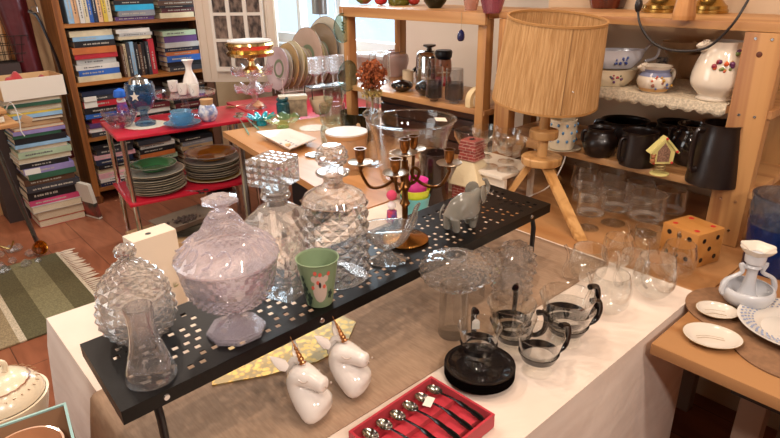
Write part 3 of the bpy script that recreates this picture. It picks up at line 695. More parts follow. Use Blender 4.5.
# lower shelf: two plate stacks
def plate(name, label, cat, loc, r, h, m_, group=None, rimm=None, rimw=.0, tilt=None, n=40, scal=0):
    th = max(.0025, r*.03); o = [(r*.5, 0), (r*.55, .0), (r*.6, h*.25), (r*.8, h*.6), (r, h)]
    g = lathe(nb(), shell(o, th, th), n, disp=(lambda ph, q, z: (q/r)**6*scal*math.cos(12*ph)) if scal else None)
    if rimm is None: return solo(name, g, m_, label, cat, loc, group=group)
    t = thing(name, label, cat, loc, group=group); link('dish', g, m_, t)
    link('rim_band', lathe(nb(), [(r*(1-rimw)-.001, h*(1-rimw*1.3)+.0007), (r*(1-rimw/2), h*(1-rimw*.65)+.0009), (r+.0004, h+.0003), (r+.0004, h-.001)], n), rimm, t)
    return t
GRP = 'plates stacked on the lower red shelf'
def plate_stack(px, py, z, wpx, rows, where, group):
    p = at(px, py, z); r = siz(p, wpx)/2; zz = p.z+SI; rn = random.Random(int(px))
    for i, (c, k, gap) in enumerate(rows):
        o = 'topmost' if i == len(rows)-1 else ORD[i]
        cn = {'c9c0ae': 'cream', 'b8ab96': 'beige', '8d8a84': 'grey', 'a9a59b': 'pale grey', 'c8a25a': 'yellow-rimmed', '3f7f4f': 'green', 'b9782c': 'amber'}[c]
        plate('plate', f"{cn} plate, {o} of the {where}", 'plate', (p.x+rn.uniform(-.004, .004), p.y+rn.uniform(-.004, .004), zz), r*k, .014 if gap < .03 else .035, M(c, .25, coat=.3, var=.12, scale=30), group, rimm=M('a3967f', .35) if i % 2 else M('c2b69c', .3), rimw=.05)
        zz += gap
    return p, r, zz
pA, rA, zA = plate_stack(158, 190, .35, 55, [('c9c0ae', .94, .014), ('b8ab96', 1, .013), ('c9c0ae', .98, .013), ('8d8a84', 1, .013), ('c9c0ae', .97, .013), ('b8ab96', 1, .013), ('a9a59b', .99, .012), ('8d8a84', .97, .014), ('a9a59b', 1.03, .014)], 'stack by the chrome poles', GRP)
plate('bowl', 'green glazed bowl on top of the left plate stack', 'bowl', (pA.x, pA.y, zA+.001), rA*.80, .032, M('3f7f4f', .12, coat=.6), rimm=M('b5b2a0', .2), rimw=.04)
pB, rB, zB = plate_stack(214, 176, .35, 55, [('c8a25a', 1.0, .016), ('8d8a84', .92, .014), ('8d8a84', .93, .013), ('8d8a84', .95, .013), ('c9c0ae', .94, .014), ('b8ab96', .98, .013), ('8d8a84', .96, .013), ('a9a59b', .98, .014)], 'right-hand plate stack', GRP)
plate('bowl', 'amber glass bowl on top of the right-hand plate stack', 'bowl', (pB.x, pB.y, zB+.001), rB*.93, .036, M('b9782c', .12, coat=.6), rimm=M('cfc9ba', .2), rimw=.05)
p = at(197, 191, .35+SI+.003); g = nb(); 
for a in (-.5, .5): tube(g, [(0, 0, 0), (.03*math.cos(a), .03*math.sin(a), 0)], .0025, 6); tube(g, [(.045*math.cos(a)+.014*math.cos(q), .045*math.sin(a)*1.1+.010*math.sin(q), 0) for q in [i*.785 for i in range(8)]], .0025, 6, closed=True)
sc = thing('scissors', 'black-handled scissors lying between the two plate stacks', 'scissors', p, -.9); link('handles', g, BLACK, sc); link('blade', prism(nb(), [(0, -.004), (-.07, 0), (0, .004)], -.001, .001), STEEL, sc, True)
# floor level: cardboard box, plates and brown tray
bx = at(200, 222, .18); cb = solo('cardboard_box', box(nb(), -.26, .22, -.16, .2, 0, .15, .003), M('c7a277', .8, var=.1), 'flat beige cardboard box on the floor under the red table', 'box', (bx.x-.05, bx.y+.05, .001), .1)
p = at(186, 226, .18); 
for i in range(4): plate('plate', f'brown-grey plate, {ORD[i] if i < 3 else "topmost"} of the low stack under the brown tray', 'plate', (p.x, p.y, .1525+.012*i), .115, .014, M('8f8574', .3, var=.2), 'plates under the brown tray')
g = nb(); a_, b_ = .155, .10
def ring4(k, z): return [g.verts.new((x*k*a_, y*k*b_, z)) for x, y in ((-1, -1), (1, -1), (1, 1), (-1, 1))]
R0, R1, R2, R3 = ring4(.8, 0), ring4(1, .035), ring4(.96, .035), ring4(.77, .005)
for A, B in ((R0, R1), (R1, R2), (R2, R3)):
    for i in range(4): g.faces.new((A[i], A[(i+1) % 4], B[(i+1) % 4], B[i]))
g.faces.new(R0); g.faces.new(R3)
solo('serving_tray', g, M('7f7264', .4, coat=.2, var=.15), 'rectangular brown-grey tray of dried seed heads under the red table', 'tray', (p.x-.005, p.y-.01, .206), .15, flat=True)
g = nb(); r_ = random.Random(12)
for i in range(70): ball(g, (r_.gauss(0, .035), r_.gauss(0, .018), .008+r_.uniform(0, .012)), r_.uniform(.004, .008), seg=6)
solo('seed_heads', g, M('4a3a34', .8, var=.3), 'dark dried seed heads heaped in the brown tray', 'seeds', (p.x-.005, p.y-.01, .212), kind='stuff')
p = at(222, 205, .15); g = lathe(nb(), shell([(.05, 0), (.07, .01), (.09, .05), (.085, .075), (.07, .085)], .004), 32)
solo('stoneware_bowl', g, M('8d8378', .4, coat=.2), 'round grey stoneware bowl on the cardboard box behind the brown tray', 'bowl', (p.x+.02, p.y+.03, .1525))

# ------------------------------------------------------------------ on the red tables
def rt(x, y, z=RZT): return at(x, y, z)+Vector((0, 0, SI))
def fit(px, py, z, wpx, ytop): p = at(px, py, z)+Vector((0, 0, SI)); return p, siz(p, wpx)/2, hz(p, ytop)
# potpourri bowl
p, R, H = fit(122, 127, RZT, 33, 110)
wb = thing('glass_bowl', 'scalloped clear glass bowl of potpourri at the corner of the red table', 'bowl', p)
link('bowl', lathe(nb(), shell([(R*.45, 0), (R*.5, 0), (R*.85, H*.45), (R, H*.8), (R*.98, H)], .002), 48, disp=lambda ph, q, z: q*.05*math.cos(16*ph)*(z/H)), CLEAR, wb)
g = nb(); r_ = random.Random(2)
for i in range(60): a = r_.uniform(0, 6.3); q = R*.72*math.sqrt(r_.random()); ball(g, (q*math.cos(a), q*math.sin(a), H*.35+r_.uniform(0, H*.4)*(1-q/R*.4)), R*r_.uniform(.07, .12), seg=6)
solo('potpourri', g, M('8c6a70', .8, c2='4b3a52', scale=60), 'mottled purple and beige potpourri in the glass bowl', 'potpourri', p, kind='stuff')
# doily and oil lamp
p, R, H = fit(146, 125, RZT, 40, 120)
solo('lace_doily', lathe(nb(), [(0, 0), (R, 0), (R, .0015), (0, .002)], 48, disp=lambda ph, q, z: .04*R*math.cos(20*ph) if q > .5*R else 0), M('dfd6c4', .9, var=.15, scale=120), 'round cream lace doily under the blue glass goblet', 'doily', p)
p = p+Vector((0, 0, .003)); R = siz(p, 28)/2; H = hz(p, 75)
ol = thing('glass_goblet', 'tall blue glass lidded goblet with silver lid and star medallion', 'goblet', p)
BG_ = glass('bcd4e6', .9, edge=1.5, body=.08, bodycol='6f9cc0')
link('bowl', lathe(nb(), shell([(R*.72, 0), (R*.72, H*.05), (R*.3, H*.12), (R*.25, H*.24), (R*.7, H*.36), (R*.98, H*.55), (R, H*.78), (R*.92, H*.85)], .002, H*.3), 36), BG_, ol)
link('water_fill', lathe(nb(), [(0, H*.31), (R*.6, H*.38), (R*.9, H*.52), (R*.92, H*.6), (0, H*.6)], 30), M('356a94', .2), ol)
link('lid', lathe(nb(), [(R*.6, H*.79), (R*.72, H*.82), (R*.6, H*.92), (R*.2, H*.97), (R*.16, H*1.0), (0, H*1.02)], 24), STEEL, ol)
st = prism(nb(), [((R*.34 if i % 2 == 0 else R*.14)*math.cos(i*PI/5+PI/2), (R*.34 if i % 2 == 0 else R*.14)*math.sin(i*PI/5+PI/2)) for i in range(10)], 0, .004)
link('star_medallion', st, M('d9d2c4', .3), ol, True).matrix_local = TR(math.cos(FACE)*R*1.0, math.sin(FACE)*R*1.0, H*.62) @ RZ(FACE+PI/2) @ RX(PI/2)
# gnome-like doll with blue hat
p = rt(125, 123)+Vector((-.02, .06, 0)); p, R, H = fit(125, 121, RZT, 13, 88)
dl = thing('figurine', 'small figurine with a blue hat and white beard beside the blue goblet', 'figurine', p)
link('robe', lathe(nb(), [(0, 0), (R, 0), (R*.9, H*.3), (R*.6, H*.6), (0, H*.64)], 16), M('3a3f9a', .6, c2='a02a4a', scale=40), dl)
link('beard', ball(nb(), (0, 0, H*.62), R*.65, (1, 1, .9)), M('e3ddd6', .8), dl); link('face', ball(nb(), (math.cos(FACE)*R*.3, math.sin(FACE)*R*.3, H*.7), R*.45), M('d9a184', .6), dl)
link('hat', lathe(nb(), [(0, H*.74), (R*.95, H*.74), (R*1.0, H*.8), (R*.8, H*.93), (0, H)], 18), M('1d62c4', .5), dl)
# cake stand with sake set
p, R, H = fit(187, 116, RZT, 60, 92)
cs_ = thing('cake_stand', 'clear glass cake stand carrying a white carafe and cups', 'cake stand', p)
link('stand', lathe(nb(), [(0, 0), (R*.45, 0), (R*.42, .006), (R*.12, H*.25), (R*.10, H*.7), (R*.3, H*.86), (R, H*.9), (R*1.02, H), (R*.97, H), (R*.9, H*.93), (0, H*.93)], 40), CLEAR, cs_)
zt = p.z+H*.94
q = at(192, 93, zt); r, h = siz(q, 15)/2, hz(q, 60)
solo('sake_carafe', lathe(nb(), shell([(r*.7, 0), (r*.95, h*.1), (r, h*.3), (r*.75, h*.5), (r*.42, h*.68), (r*.45, h*.85), (r*.8, h)], .002, .004, 3), 28), WHITEC, 'white ceramic carafe with flared neck on the glass cake stand', 'carafe', (q.x, q.y, zt+SI))
for i, (x, y, lb) in enumerate(((174, 92, 'leftmost white sake cup on the cake stand'), (183, 95, 'white sake cup between the other two on the cake stand'), (195, 96, 'white sake cup in front of the carafe'))):
    q = at(x, y, zt); r, h = siz(q, 10)/2, hz(q, y-11)
    cp = thing('sake_cup', lb, 'cup', (q.x, q.y, zt+SI+.0005)); link('cup', lathe(nb(), shell([(r*.6, 0), (r*.8, h*.1), (r*.95, h*.5), (r, h)], .0015, .003, 2), 24), WHITEC, cp)
    link('brush_mark', tube(nb(), [(math.cos(FACE)*r*1.0, math.sin(FACE)*r, h*.7), (math.cos(FACE+.25)*r, math.sin(FACE+.25)*r, h*.45), (math.cos(FACE-.1)*r, math.sin(FACE-.1)*r, h*.3)], .0008, 4), M('5d5a5e', .5), cp)
# light blue bowls
LB = glass('c8e4f2', .9, body=.25, bodycol='9ccfe8')
p, R, H = fit(183, 126, RZT, 36, 122)
plate('saucer', 'light blue glass plate under the blue bowls', 'plate', p, R, max(H, .006), LB)
p2 = p+Vector((0, 0, .008))
for i, (k, y, lb) in enumerate(((.70, 112, 'larger light blue glass bowl on the blue plate'), (.58, 105, 'smaller light blue glass bowl set inside the larger one'))):
    h = .048; solo('glass_bowl', lathe(nb(), shell([(R*k*.45, 0), (R*k*.5, 0), (R*k*.85, h*.5), (R*k, h)], .0018, .003, 2), 32), LB, lb, 'bowl', p2+Vector((0, 0, .024*i)))
# blue and white jar with cork lid
p, R, H = fit(209, 121, RZT, 19, 99)
jr = thing('sugar_jar', 'small blue and white china jar with a cork lid', 'jar', p)
link('jar', lathe(nb(), [(0, 0), (R*.6, 0), (R*.95, H*.25), (R, H*.45), (R*.75, H*.72), (R*.6, H*.76), (0, H*.76)], 28, 2), M('dcdcde', .2, coat=.4, c2='6f7fae', scale=45), jr)
link('cork', lathe(nb(), [(0, H*.77), (R*.62, H*.77), (R*.68, H), (0, H)], 20), M('b98f62', .8), jr)
# ------------------------------------------------------------------ spoons helper
def spoon(name, label, p, head, length, rot, m1, m2, bw=.018, group=None, tilt=0):
    t = thing(name, label, 'spoon', p, rot, group)
    g = lathe(nb(), [(0, -.006), (bw*.6, -.0045), (bw*.95, -.0005), (bw, .0012), (bw*.94, .0012), (bw*.55, -.003), (0, -.0045)], 24, sx=1.45, sy=1, c=(0, 0, .0065))
    link('bowl', g, m1, t)
    link('handle', tube(nb(), [(bw*1.35, 0, .0078), (length*.45, 0, .012), (length*.8, 0, .009), (length, 0, .0065)], [.0017, .0018, .0035, .0045, .003], 8, 4, flat=.5), m2, t)
    return t
p = rt(231, 108); spoon('serving_spoon', 'brass serving spoon lying across the red table by the jar', p, 0, .13, math.radians(150)+YAW*0+PI, M('c9a36c', .2, 1), M('c9c0b0', .2, 1), .022)
# ------------------------------------------------------------------ glass cake stands and the gold one
p, R, H = fit(256, 108, RZT, 36, 86)
gs = thing('glass_comport', 'ruffled pink-clear glass comport under the gold cake stand', 'comport', p)
PKG = glass('fdfafb', .8, edge=1.6, body=.05)
link('comport', lathe(nb(), [(0, 0), (R*.6, 0), (R*.5, H*.12), (R*.15, H*.3), (R*.2, H*.6), (R*.5, H*.75), (R, H*.85), (R*1.05, H), (R*.95, H*.97), (R*.4, H*.86), (0, H*.8)], 48, disp=lambda ph, q, z: (0, .12*R*math.sin(8*ph)*(q/R)**3)), PKG, gs)
pz = p.z+H*.88; q = Vector((p.x, p.y, pz)); 
R2, H2 = siz(q, 40)/2, hz(q, 68)
g2 = thing('glass_comport', 'second ruffled glass comport stacked directly beneath the gold pedestal', 'comport', q)
link('comport', lathe(nb(), [(0, 0), (R2*.4, 0), (R2*.3, H2*.15), (R2*.15, H2*.35), (R2*.3, H2*.6), (R2, H2*.8), (R2*1.05, H2), (R2*.9, H2*.93), (0, H2*.7)], 48, disp=lambda ph, q, z: (0, .1*R2*math.sin(9*ph)*(q/R2)**3)), PKG, g2)
q = Vector((p.x, p.y, pz+H2*.83)); R, H = siz(q, 44)/2, hz(q, 40)
gd = thing('gold_cake_stand', 'gold and white cake stand with scalloped rim on top of the glass comports', 'cake stand', q)
link('pedestal', lathe(nb(), [(0, 0), (R*.42, 0), (R*.4, H*.08), (R*.16, H*.2), (R*.13, H*.34), (R*.3, H*.44), (R*.8, H*.5), (R, H*.52), (R*1.04, H*.62), (R*.92, H*.68), (R*1.0, H*.78), (R*1.06, H*.86), (R, H*.93), (0, H*.93)], 48, disp=lambda ph, q, z: .02*q*math.cos(18*ph) if z > H*.5 else 0), M('f0d08c', .22, 1), gd)
link('white_plate', lathe(nb(), [(0, H*.935), (R*.9, H*.935), (R*.98, H*.97), (R*.98, H), (R*.9, H), (R*.7, H*.955), (0, H*.95)], 40), WHITEC, gd)
# shell and spice box, teal bottle
p, R, H = fit(259, 109, RZT, 12, 102)
g = lathe(nb(), [(0, 0), (R*.7, R*.2), (R, R*.6), (R*.7, R*1.0), (R*.4, R*1.15), (0, R*1.5)], 16, disp=lambda ph, q, z: .1*q*math.sin(ph*3+z*300))
solo('sea_shell', g, M('d9b48f', .4, c2='b8855c', scale=60), 'small tan sea shell on the red table beside the spice box', 'shell', p)
# ------------------------------------------------------------------ dish rack with plates
P0 = at(282, 97, RZT); P1 = at(346, 90, RZT); ax_ = (P1-P0); ax_.z = 0; LR = ax_.length; ra = math.atan2(ax_.y, ax_.x)
rk = thing('dish_rack', 'white wire dish rack filled with old china plates by the window', 'dish rack', (P0.x, P0.y, RZT+SI), ra)
WIRE = M('e8e6e2', .4)
zr = .115; dr = .14
g = nb(); tube(g, [(0, -.02, zr), (LR, -.02, zr), (LR, dr, zr), (0, dr, zr)], .0032, 7, closed=True); tube(g, [(0, -.02, .03), (LR, -.02, .03), (LR, dr, .03), (0, dr, .03)], .0032, 7, closed=True)
link('frame', g, WIRE, rk)
for x in (.004, LR-.004):
    for y in (-.02, dr): link('leg', tube(nb(), [(x, y, 0), (x, y, zr)], .0032, 7), WIRE, rk)
NP = 13; g = nb()
for i in range(NP+1): x = .01+(LR-.02)*i/NP; tube(g, [(x, -.02, zr), (x, -.015, .03), (x, dr-.005, .03), (x, dr, zr)], .0018, 6, 1)
link('dividers', g, WIRE, rk)
cl = ['cdbcc0', 'cfc2a8', 'c7a878', 'd8cfb8', 'cdb98c', 'cfc6b2', 'c9b0a0', 'd0b888', 'cabfa8', '8f7a62', 'd2c9b6', 'c4b79c', 'd0c8ba']
nm_ = ['pale pink plate with dotted rim', 'cream plate with dark scroll rim', 'gold-brown patterned plate', 'white plate with thin gold line', 'yellowed plate', 'cream plate', 'large floral plate with a rose sprig', 'ochre plate', 'ivory plate', 'brown-rimmed oval plate', 'large cream platter with dark edge', 'beige platter', 'off-white plate']
rad_ = [.135, .13, .145, .15, .135, .13, .19, .16, .15, .20, .22, .20, .185]
for i in range(13):
    x = .012+(LR-.024)*(i+.15)/NP
    r = rad_[i]; loc = Vector((P0.x, P0.y, RZT))+Vector((math.cos(ra)*x-math.sin(ra)*(.06), math.sin(ra)*x+math.cos(ra)*.06, .034+r))
    t = thing('dinner_plate', f"{nm_[i]}, {ORL[i] if i else 'nearest'}{' from the left' if i else ' the camera'} in the dish rack", 'plate', loc, group='plates in the dish rack')
    t.rotation_euler = (0, -PI/2+.14, ra+.22)
    h = .016
    link('dish', lathe(nb(), shell([(r*.5, 0), (r*.55, 0), (r*.65, h*.5), (r, h)], .003, .003), 36), M(cl[i], .2, coat=.4, var=.08, scale=12), t)
    link('rim_band', lathe(nb(), [(r*.93, h*.88), (r*1.002, h+.0005), (r*1.003, h-.003)], 36), M(['a08a8e', '4c463c', '7a5c34', 'b39a5c'][i % 4], .3), t)
    link('centre_pattern', lathe(nb(), [(r*.30, .0034), (r*.42, .0036), (r*.44, .0034)], 24), M('8a6a48' if i % 3 else '7c8a70', .4), t)
# ------------------------------------------------------------------ white panel with framed pictures in the corner
PA = at(204, 82, .73); PB = at(281, 82, .73); pd = PB-PA; pw_ = pd.length; pa = math.atan2(pd.y, pd.x)
pn = thing('display_screen', 'tall cream panel standing in the corner with a collage frame on it', 'screen', (PA.x, PA.y, 0), pa)
PNM = M('e0d0bd', .7)
g = box(nb(), 0, pw_, 0, .03, .73, 1.9, .003); link('panel', g, PNM, pn)
for x in (.0, .05, .10, pw_-.12, pw_-.07, pw_-.02): link('moulding', box(nb(), x+.002, x+.012, -.006, -.0005, .75, 1.88, .002), PNM, pn)
for x in (.02, pw_-.07): link('foot', box(nb(), x, x+.05, 0, .04, 0, .729), M('5b3a26', .5), pn)
fr = thing('picture_frame', 'white collage frame of small sepia pictures on the cream panel', 'picture frame', (PA.x+math.sin(pa)*.010, PA.y-math.cos(pa)*.010, 0), pa)
cx_ = (pw_*.24, pw_*.45, pw_*.66)
def zpx(y): return atY(240, y, PA.y+.0).z if False else (CAM.z+(ray(240, y).z)/math.hypot(ray(240, y).x, ray(240, y).y)*math.hypot(PA.x+.2*math.cos(pa), PA.y+.2*math.sin(pa)))
rows_ = [(zpx(12), zpx(-14)), (zpx(38), zpx(15)), (zpx(66), zpx(41))]
cw = pw_*.165
g = nb(); xl, xr = cx_[0]-.02, cx_[2]+cw+.02; zb, ztp = rows_[2][0]-.03, rows_[0][1]+.05
xs_ = [xl]+[v for c in cx_ for v in (c, c+cw)]+[xr]
for i in range(0, 8, 2): box(g, xs_[i], xs_[i+1], -.016, -.002, zb, ztp)
zs_ = [zb, rows_[2][0], rows_[2][1], rows_[1][0], rows_[1][1], rows_[0][0], rows_[0][1], ztp]
for i in range(0, 8, 2):
    for c in cx_: box(g, c, c+cw, -.016, -.002, zs_[i], zs_[i+1])
link('frame', g, M('e6ddd0', .5), fr, True)
for ri, (a, b) in enumerate(rows_):
    for c in cx_:
        link('picture', box(nb(), c+.0005, c+cw-.0005, -.006, -.002, a+.0005, b-.0005), M('8b7566', .6, c2='33261f', scale=22, stretch=(1.5, 1, .8)), fr, True)
# silver lamp in the window
q = atX(321, 30, 2.415); wl = thing('window_lamp', 'slim lamp with brushed silver shade standing on the window sill', 'lamp', (2.415, q.y, .9686))
b0 = atX(320, 14, 2.415).z-.9686; rr = .032
link('lamp_shade', lathe(nb(), [(rr*1.02, b0), (rr, b0+.13), (rr-.002, b0+.13), (rr-.002, b0)], 32, sy=2.4), M('9a9da0', .3, .8), wl)
link('stem', lathe(nb(), [(0, 0), (.03, 0), (.03, .008), (.005, .014), (.005, b0+.1), (0, b0+.1)], 16), M('e0e0e0', .4), wl)
# ================================================================== on the black shelf
def fitS(px, py, wpx, ytop): return fit(px, py, SZ, wpx, ytop)
# 1 round cut crystal lidded jar
p, R, H = fitS(142, 334, 73, 244)
jr = thing('crystal_jar', 'round cut crystal jar with star-cut lid and ball knob, leftmost on the black shelf', 'jar', p)
g = nb(); bp_ = resample([(v.x, v.y) for v in crom([(R*.55, 0, 0), (R*.78, H*.06, 0), (R*.98, H*.2, 0), (R*.99, H*.33, 0), (R*.88, H*.47, 0)], 6)], 12)
facet(g, bp_, 28, R*.055, cap=False); lathe(g, [(0, 0), (R*.55, 0)], 28); lathe(g, [(R*.88, H*.47), (R*.84, H*.47), (R*.9, H*.3), (R*.85, H*.15), (R*.5, H*.05), (0, H*.045)], 36)
link('bowl', g, CRYS, jr, True)
g = nb(); lp_ = resample([(v.x, v.y) for v in crom([(R*.90, H*.50, 0), (R*.84, H*.58, 0), (R*.66, H*.68, 0), (R*.40, H*.78, 0), (R*.15, H*.84, 0)], 6)], 9)
facet(g, lp_, 24, R*.05, cap=False); lathe(g, [(R*.86, H*.475), (R*.93, H*.48), (R*.93, H*.50), (R*.90, H*.50)], 36); lathe(g, [(R*.15, H*.84), (R*.13, H*.855), (0, H*.855)], 24)
lid_ = link('lid', g, CRYS, jr, True)
g = nb(); facet(g, resample([(v.x, v.y) for v in crom([(R*.12, H*.857, 0), (R*.24, H*.88, 0), (R*.28, H*.925, 0), (R*.22, H*.975, 0), (R*.08, H, 0)], 4)], 6), 12, R*.02); link('knob', g, CRYS, lid_, True)
# 2 small thick glass pitcher
p, R, H = fitS(152, 377, 47, 308)
pt = thing('glass_pitcher', 'small thick clear glass cruet jug with curled handle at the near end of the shelf', 'pitcher', p)
PGL = glass('fdfdfe', .7, ior=1.5, edge=1.8, body=.02)
link('body', lathe(nb(), [(0, 0), (R*.95, 0), (R*1.02, H*.05), (R*.98, H*.15), (R*.80, H*.32), (R*.62, H*.52), (R*.54, H*.78), (R*.58, H), (R*.52, H), (R*.46, H*.78), (R*.52, H*.52), (R*.68, H*.33), (R*.85, H*.2), (R*.5, H*.13), (0, H*.12)], 36, 3), PGL, pt)
ca, sa = math.cos(FACE+1.1), math.sin(FACE+1.1)
link('handle', tube(nb(), [(ca*R*.58, sa*R*.58, H*.62), (ca*R*.9, sa*R*.9, H*.60), (ca*R*1.1, sa*R*1.1, H*.45), (ca*R*1.12, sa*R*1.12, H*.28), (ca*R*.98, sa*R*.98, H*.20), (ca*R*.9, sa*R*.9, H*.27), (ca*R*1.02, sa*R*1.02, H*.34)], [.003, .0045, .005, .0045, .004], 10, 4), PGL, pt)
# 3 lavender pedestal bowl
p, R, H = fitS(237, 331, 98, 195)
LAV = glass('fcfafc', .62, ior=1.4, edge=1.8, body=.17, bodycol='f0e8f2')
cd_ = thing('lidded_candy_bowl', 'large pale lavender pressed glass lidded bowl on an octagonal foot', 'bowl', p)
def octg(r): return [(r*math.cos(PI/8+i*PI/4), r*math.sin(PI/8+i*PI/4)) for i in range(8)]
g = nb(); prism(g, octg(R*.60), 0, H*.022); prism(g, octg(R*.56), H*.0222, H*.04); lathe(g, [(R*.42, H*.0402), (R*.24, H*.065), (R*.15, H*.10), (R*.13, H*.15), (R*.2, H*.18), (R*.17, H*.195)], 8, ph0=PI/8)
link('foot', g, LAV, cd_, True)
g = nb(); pr_ = [(v.x, v.y) for v in crom([(R*.2, H*.196, 0), (R*.45, H*.215, 0), (R*.72, H*.29, 0), (R*.88, H*.41, 0), (R*.94, H*.52, 0), (R*.97, H*.56, 0)], 5)]
lathe(g, [(0, H*.196)]+pr_[:6], 72); facet(g, resample(pr_[5:15], 9), 64, .0028, cap=False); lathe(g, pr_[14:], 72, disp=lambda ph, q, z: .0014*math.sin(26*ph)*math.sin(z*300)); lathe(g, [(R*.97, H*.56), (R*.93, H*.56)]+[(a-.005, b+.002) for a, b in pr_[::-1][3:]]+[(0, H*.205)], 64)
link('bowl', g, LAV, cd_, ang=12)
g = nb(); lathe(g, [(R*.95, H*.562), (R*1.0, H*.568), (R*1.01, H*.585), (R*.97, H*.60)], 20); lathe(g, [(R*.97, H*.60), (R*.84, H*.645), (R*.70, H*.69), (R*.60, H*.715), (R*.56, H*.725)], 96, disp=lambda ph, q, z: .0022*math.sin(18*ph)*math.sin((z-H*.6)/(H*.125)*PI) if H*.6 < z < H*.72 else 0)
facet(g, resample([(v.x, v.y) for v in crom([(R*.54, H*.727, 0), (R*.40, H*.78, 0), (R*.31, H*.835, 0), (R*.235, H*.87, 0)], 4)], 10), 52, .0026, cap=False)
lathe(g, [(R*.235, H*.87), (R*.25, H*.875), (R*.22, H*.888), (R*.12, H*.895), (0, H*.895)], 40)
ll_ = link('lid', g, LAV, cd_, ang=12)
g = nb()
for i in range(15):
    a = 2*PI*i/15; r0 = R*.80; z0 = H*.672
    tube(g, [((r0+.011*math.cos(t_))*math.cos(a+.17*math.sin(t_)), (r0+.011*math.cos(t_))*math.sin(a+.17*math.sin(t_)), z0-.0085*math.cos(t_)) for t_ in [k*.7 for k in range(7)]], .0016, 5)
link('scroll_relief', g, LAV, ll_)
g = nb(); lathe(g, [(0, H*.896), (R*.13, H*.897), (R*.10, H*.915), (R*.15, H*.93), (R*.32, H*.955), (R*.33, H*.975), (R*.2, H*.995), (R*.06, H*.99), (0, H*.965)], 24, disp=lambda ph, q, z: q*.09*math.cos(8*ph) if z > H*.93 else 0)
link('knob', g, LAV, ll_, ang=20)
# 4 square decanter
p, R, H = fitS(284, 287, 62, 155)
sq = thing('crystal_decanter', 'square cut crystal decanter with a flat block stopper', 'decanter', p, math.radians(22))
a = R*.83; g = nb(); N_ = 14; zt_ = H*.58
vr = []
for j in range(29):
    z = zt_*j/28; k = 1.0 if j < 25 else 1-.10*((j-24)/4)**2*2; ring = []
    for s_, (nx, ny) in enumerate(((0, -1), (1, 0), (0, 1), (-1, 0))):
        for i in range(N_):
            t_ = -1+2*i/N_; lo = z < zt_*.45
            pat = .0022*(abs(math.sin(t_*14+z*130))*abs(math.sin(t_*14-z*130))) if .06 < z/zt_ < .88 else 0
            if lo and .06 < z/zt_: pat = .003*abs(math.sin(t_*6+math.sin(z*120)*1.5))
            w_ = a*k; x, y = (t_*w_, -w_-pat) if s_ == 0 else (w_+pat, t_*w_) if s_ == 1 else (-t_*w_, w_+pat) if s_ == 2 else (-w_-pat, -t_*w_)
            m_ = max(abs(x), abs(y)); c_ = min(abs(x), abs(y)); sh_ = max(0, (c_-w_*.86))*.6
            x -= math.copysign(sh_, x) ; y -= math.copysign(sh_, y)
            ring.append(g.verts.new((x, y, z)))
    vr.append(ring)
n4 = N_*4
def cring(r, z): return [g.verts.new((r*math.cos(2*PI*i/n4-PI*.75), r*math.sin(2*PI*i/n4-PI*.75), z)) for i in range(n4)]
for r, z in ((a*.7, H*.625), (a*.42, H*.655), (a*.34, H*.69), (a*.52, H*.70), (a*.56, H*.72), (a*.5, H*.74)): vr.append(cring(r, z))
for A, B in zip(vr, vr[1:]):
    for i in range(n4): g.faces.new((A[i], A[(i+1) % n4], B[(i+1) % n4], B[i]))
g.faces.new(vr[0]); g.faces.new(vr[-1])
link('body', g, CRYS, sq, ang=20)
g = nb(); lathe(g, [(0, H*.742), (a*.4, H*.742), (a*.5, H*.76), (a*.42, H*.785), (a*.28, H*.80), (0, H*.80)], 28)
link('collar', g, CRYS, sq)
g = nb(); w_ = a*.66; z0, z1 = H*.803, H*.985; n_ = 8
def face(o, ux_, uy_, amp, lx, ly):
    vs = [[g.verts.new(Vector(o)+Vector(ux_)*(-1+2*i/n_)*lx+Vector(uy_)*(-1+2*j/n_)*ly+Vector(ux_).cross(Vector(uy_))*(amp*(abs(math.sin(i*1.57))*abs(math.sin(j*1.57))) if 0 < i < n_ and 0 < j < n_ else 0)) for j in range(n_+1)] for i in range(n_+1)]
    for i in range(n_):
        for j in range(n_): g.faces.new((vs[i][j], vs[i+1][j], vs[i+1][j+1], vs[i][j+1]))
hc = (z0+z1)/2; hh_ = (z1-z0)/2
face((0, -w_, hc), (1, 0, 0), (0, 0, 1), .0022, w_, hh_); face((0, w_, hc), (-1, 0, 0), (0, 0, 1), .0022, w_, hh_)
face((w_, 0, hc), (0, 1, 0), (0, 0, 1), .0022, w_, hh_); face((-w_, 0, hc), (0, -1, 0), (0, 0, 1), .0022, w_, hh_)
face((0, 0, z1), (1, 0, 0), (0, 1, 0), .0024, w_, w_); face((0, 0, z0), (-1, 0, 0), (0, 1, 0), .0, w_, w_)
bmesh.ops.remove_doubles(g, verts=g.verts[:], dist=.0004)
link('stopper', g, CRYS, sq, ang=15)
# 5 round decanter with lattice cut
p, R, H = fitS(338, 276, 62, 143)
rd = thing('crystal_decanter', 'cylindrical crystal decanter with diamond lattice cuts and ball stopper', 'decanter', p)
g = nb(); facet(g, [(R*.97, H*.03+H*.56*i/13) for i in range(14)], 24, R*.10, cap=False)
lathe(g, [(0, 0), (R*.95, 0), (R*1.02, H*.015), (R*.97, H*.03)], 34); lathe(g, [(R*.97, H*.59), (R*.98, H*.60), (R*.90, H*.635), (R*.66, H*.67), (R*.36, H*.70), (R*.28, H*.735), (R*.32, H*.765), (R*.5, H*.785), (R*.52, H*.80), (R*.45, H*.805), (0, H*.805)], 34)
link('body', g, CRYS, rd, ang=12)
g = nb(); facet(g, [(R*(.16+.31*math.sin(t_)), H*(.912-.078*math.cos(t_))) for t_ in [.2+.305*i for i in range(10)]], 18, R*.045); lathe(g, [(0, H*.806), (R*.2, H*.808), (R*.2, H*.835), (0, H*.836)], 20)
link('stopper', g, CRYS, rd, True)
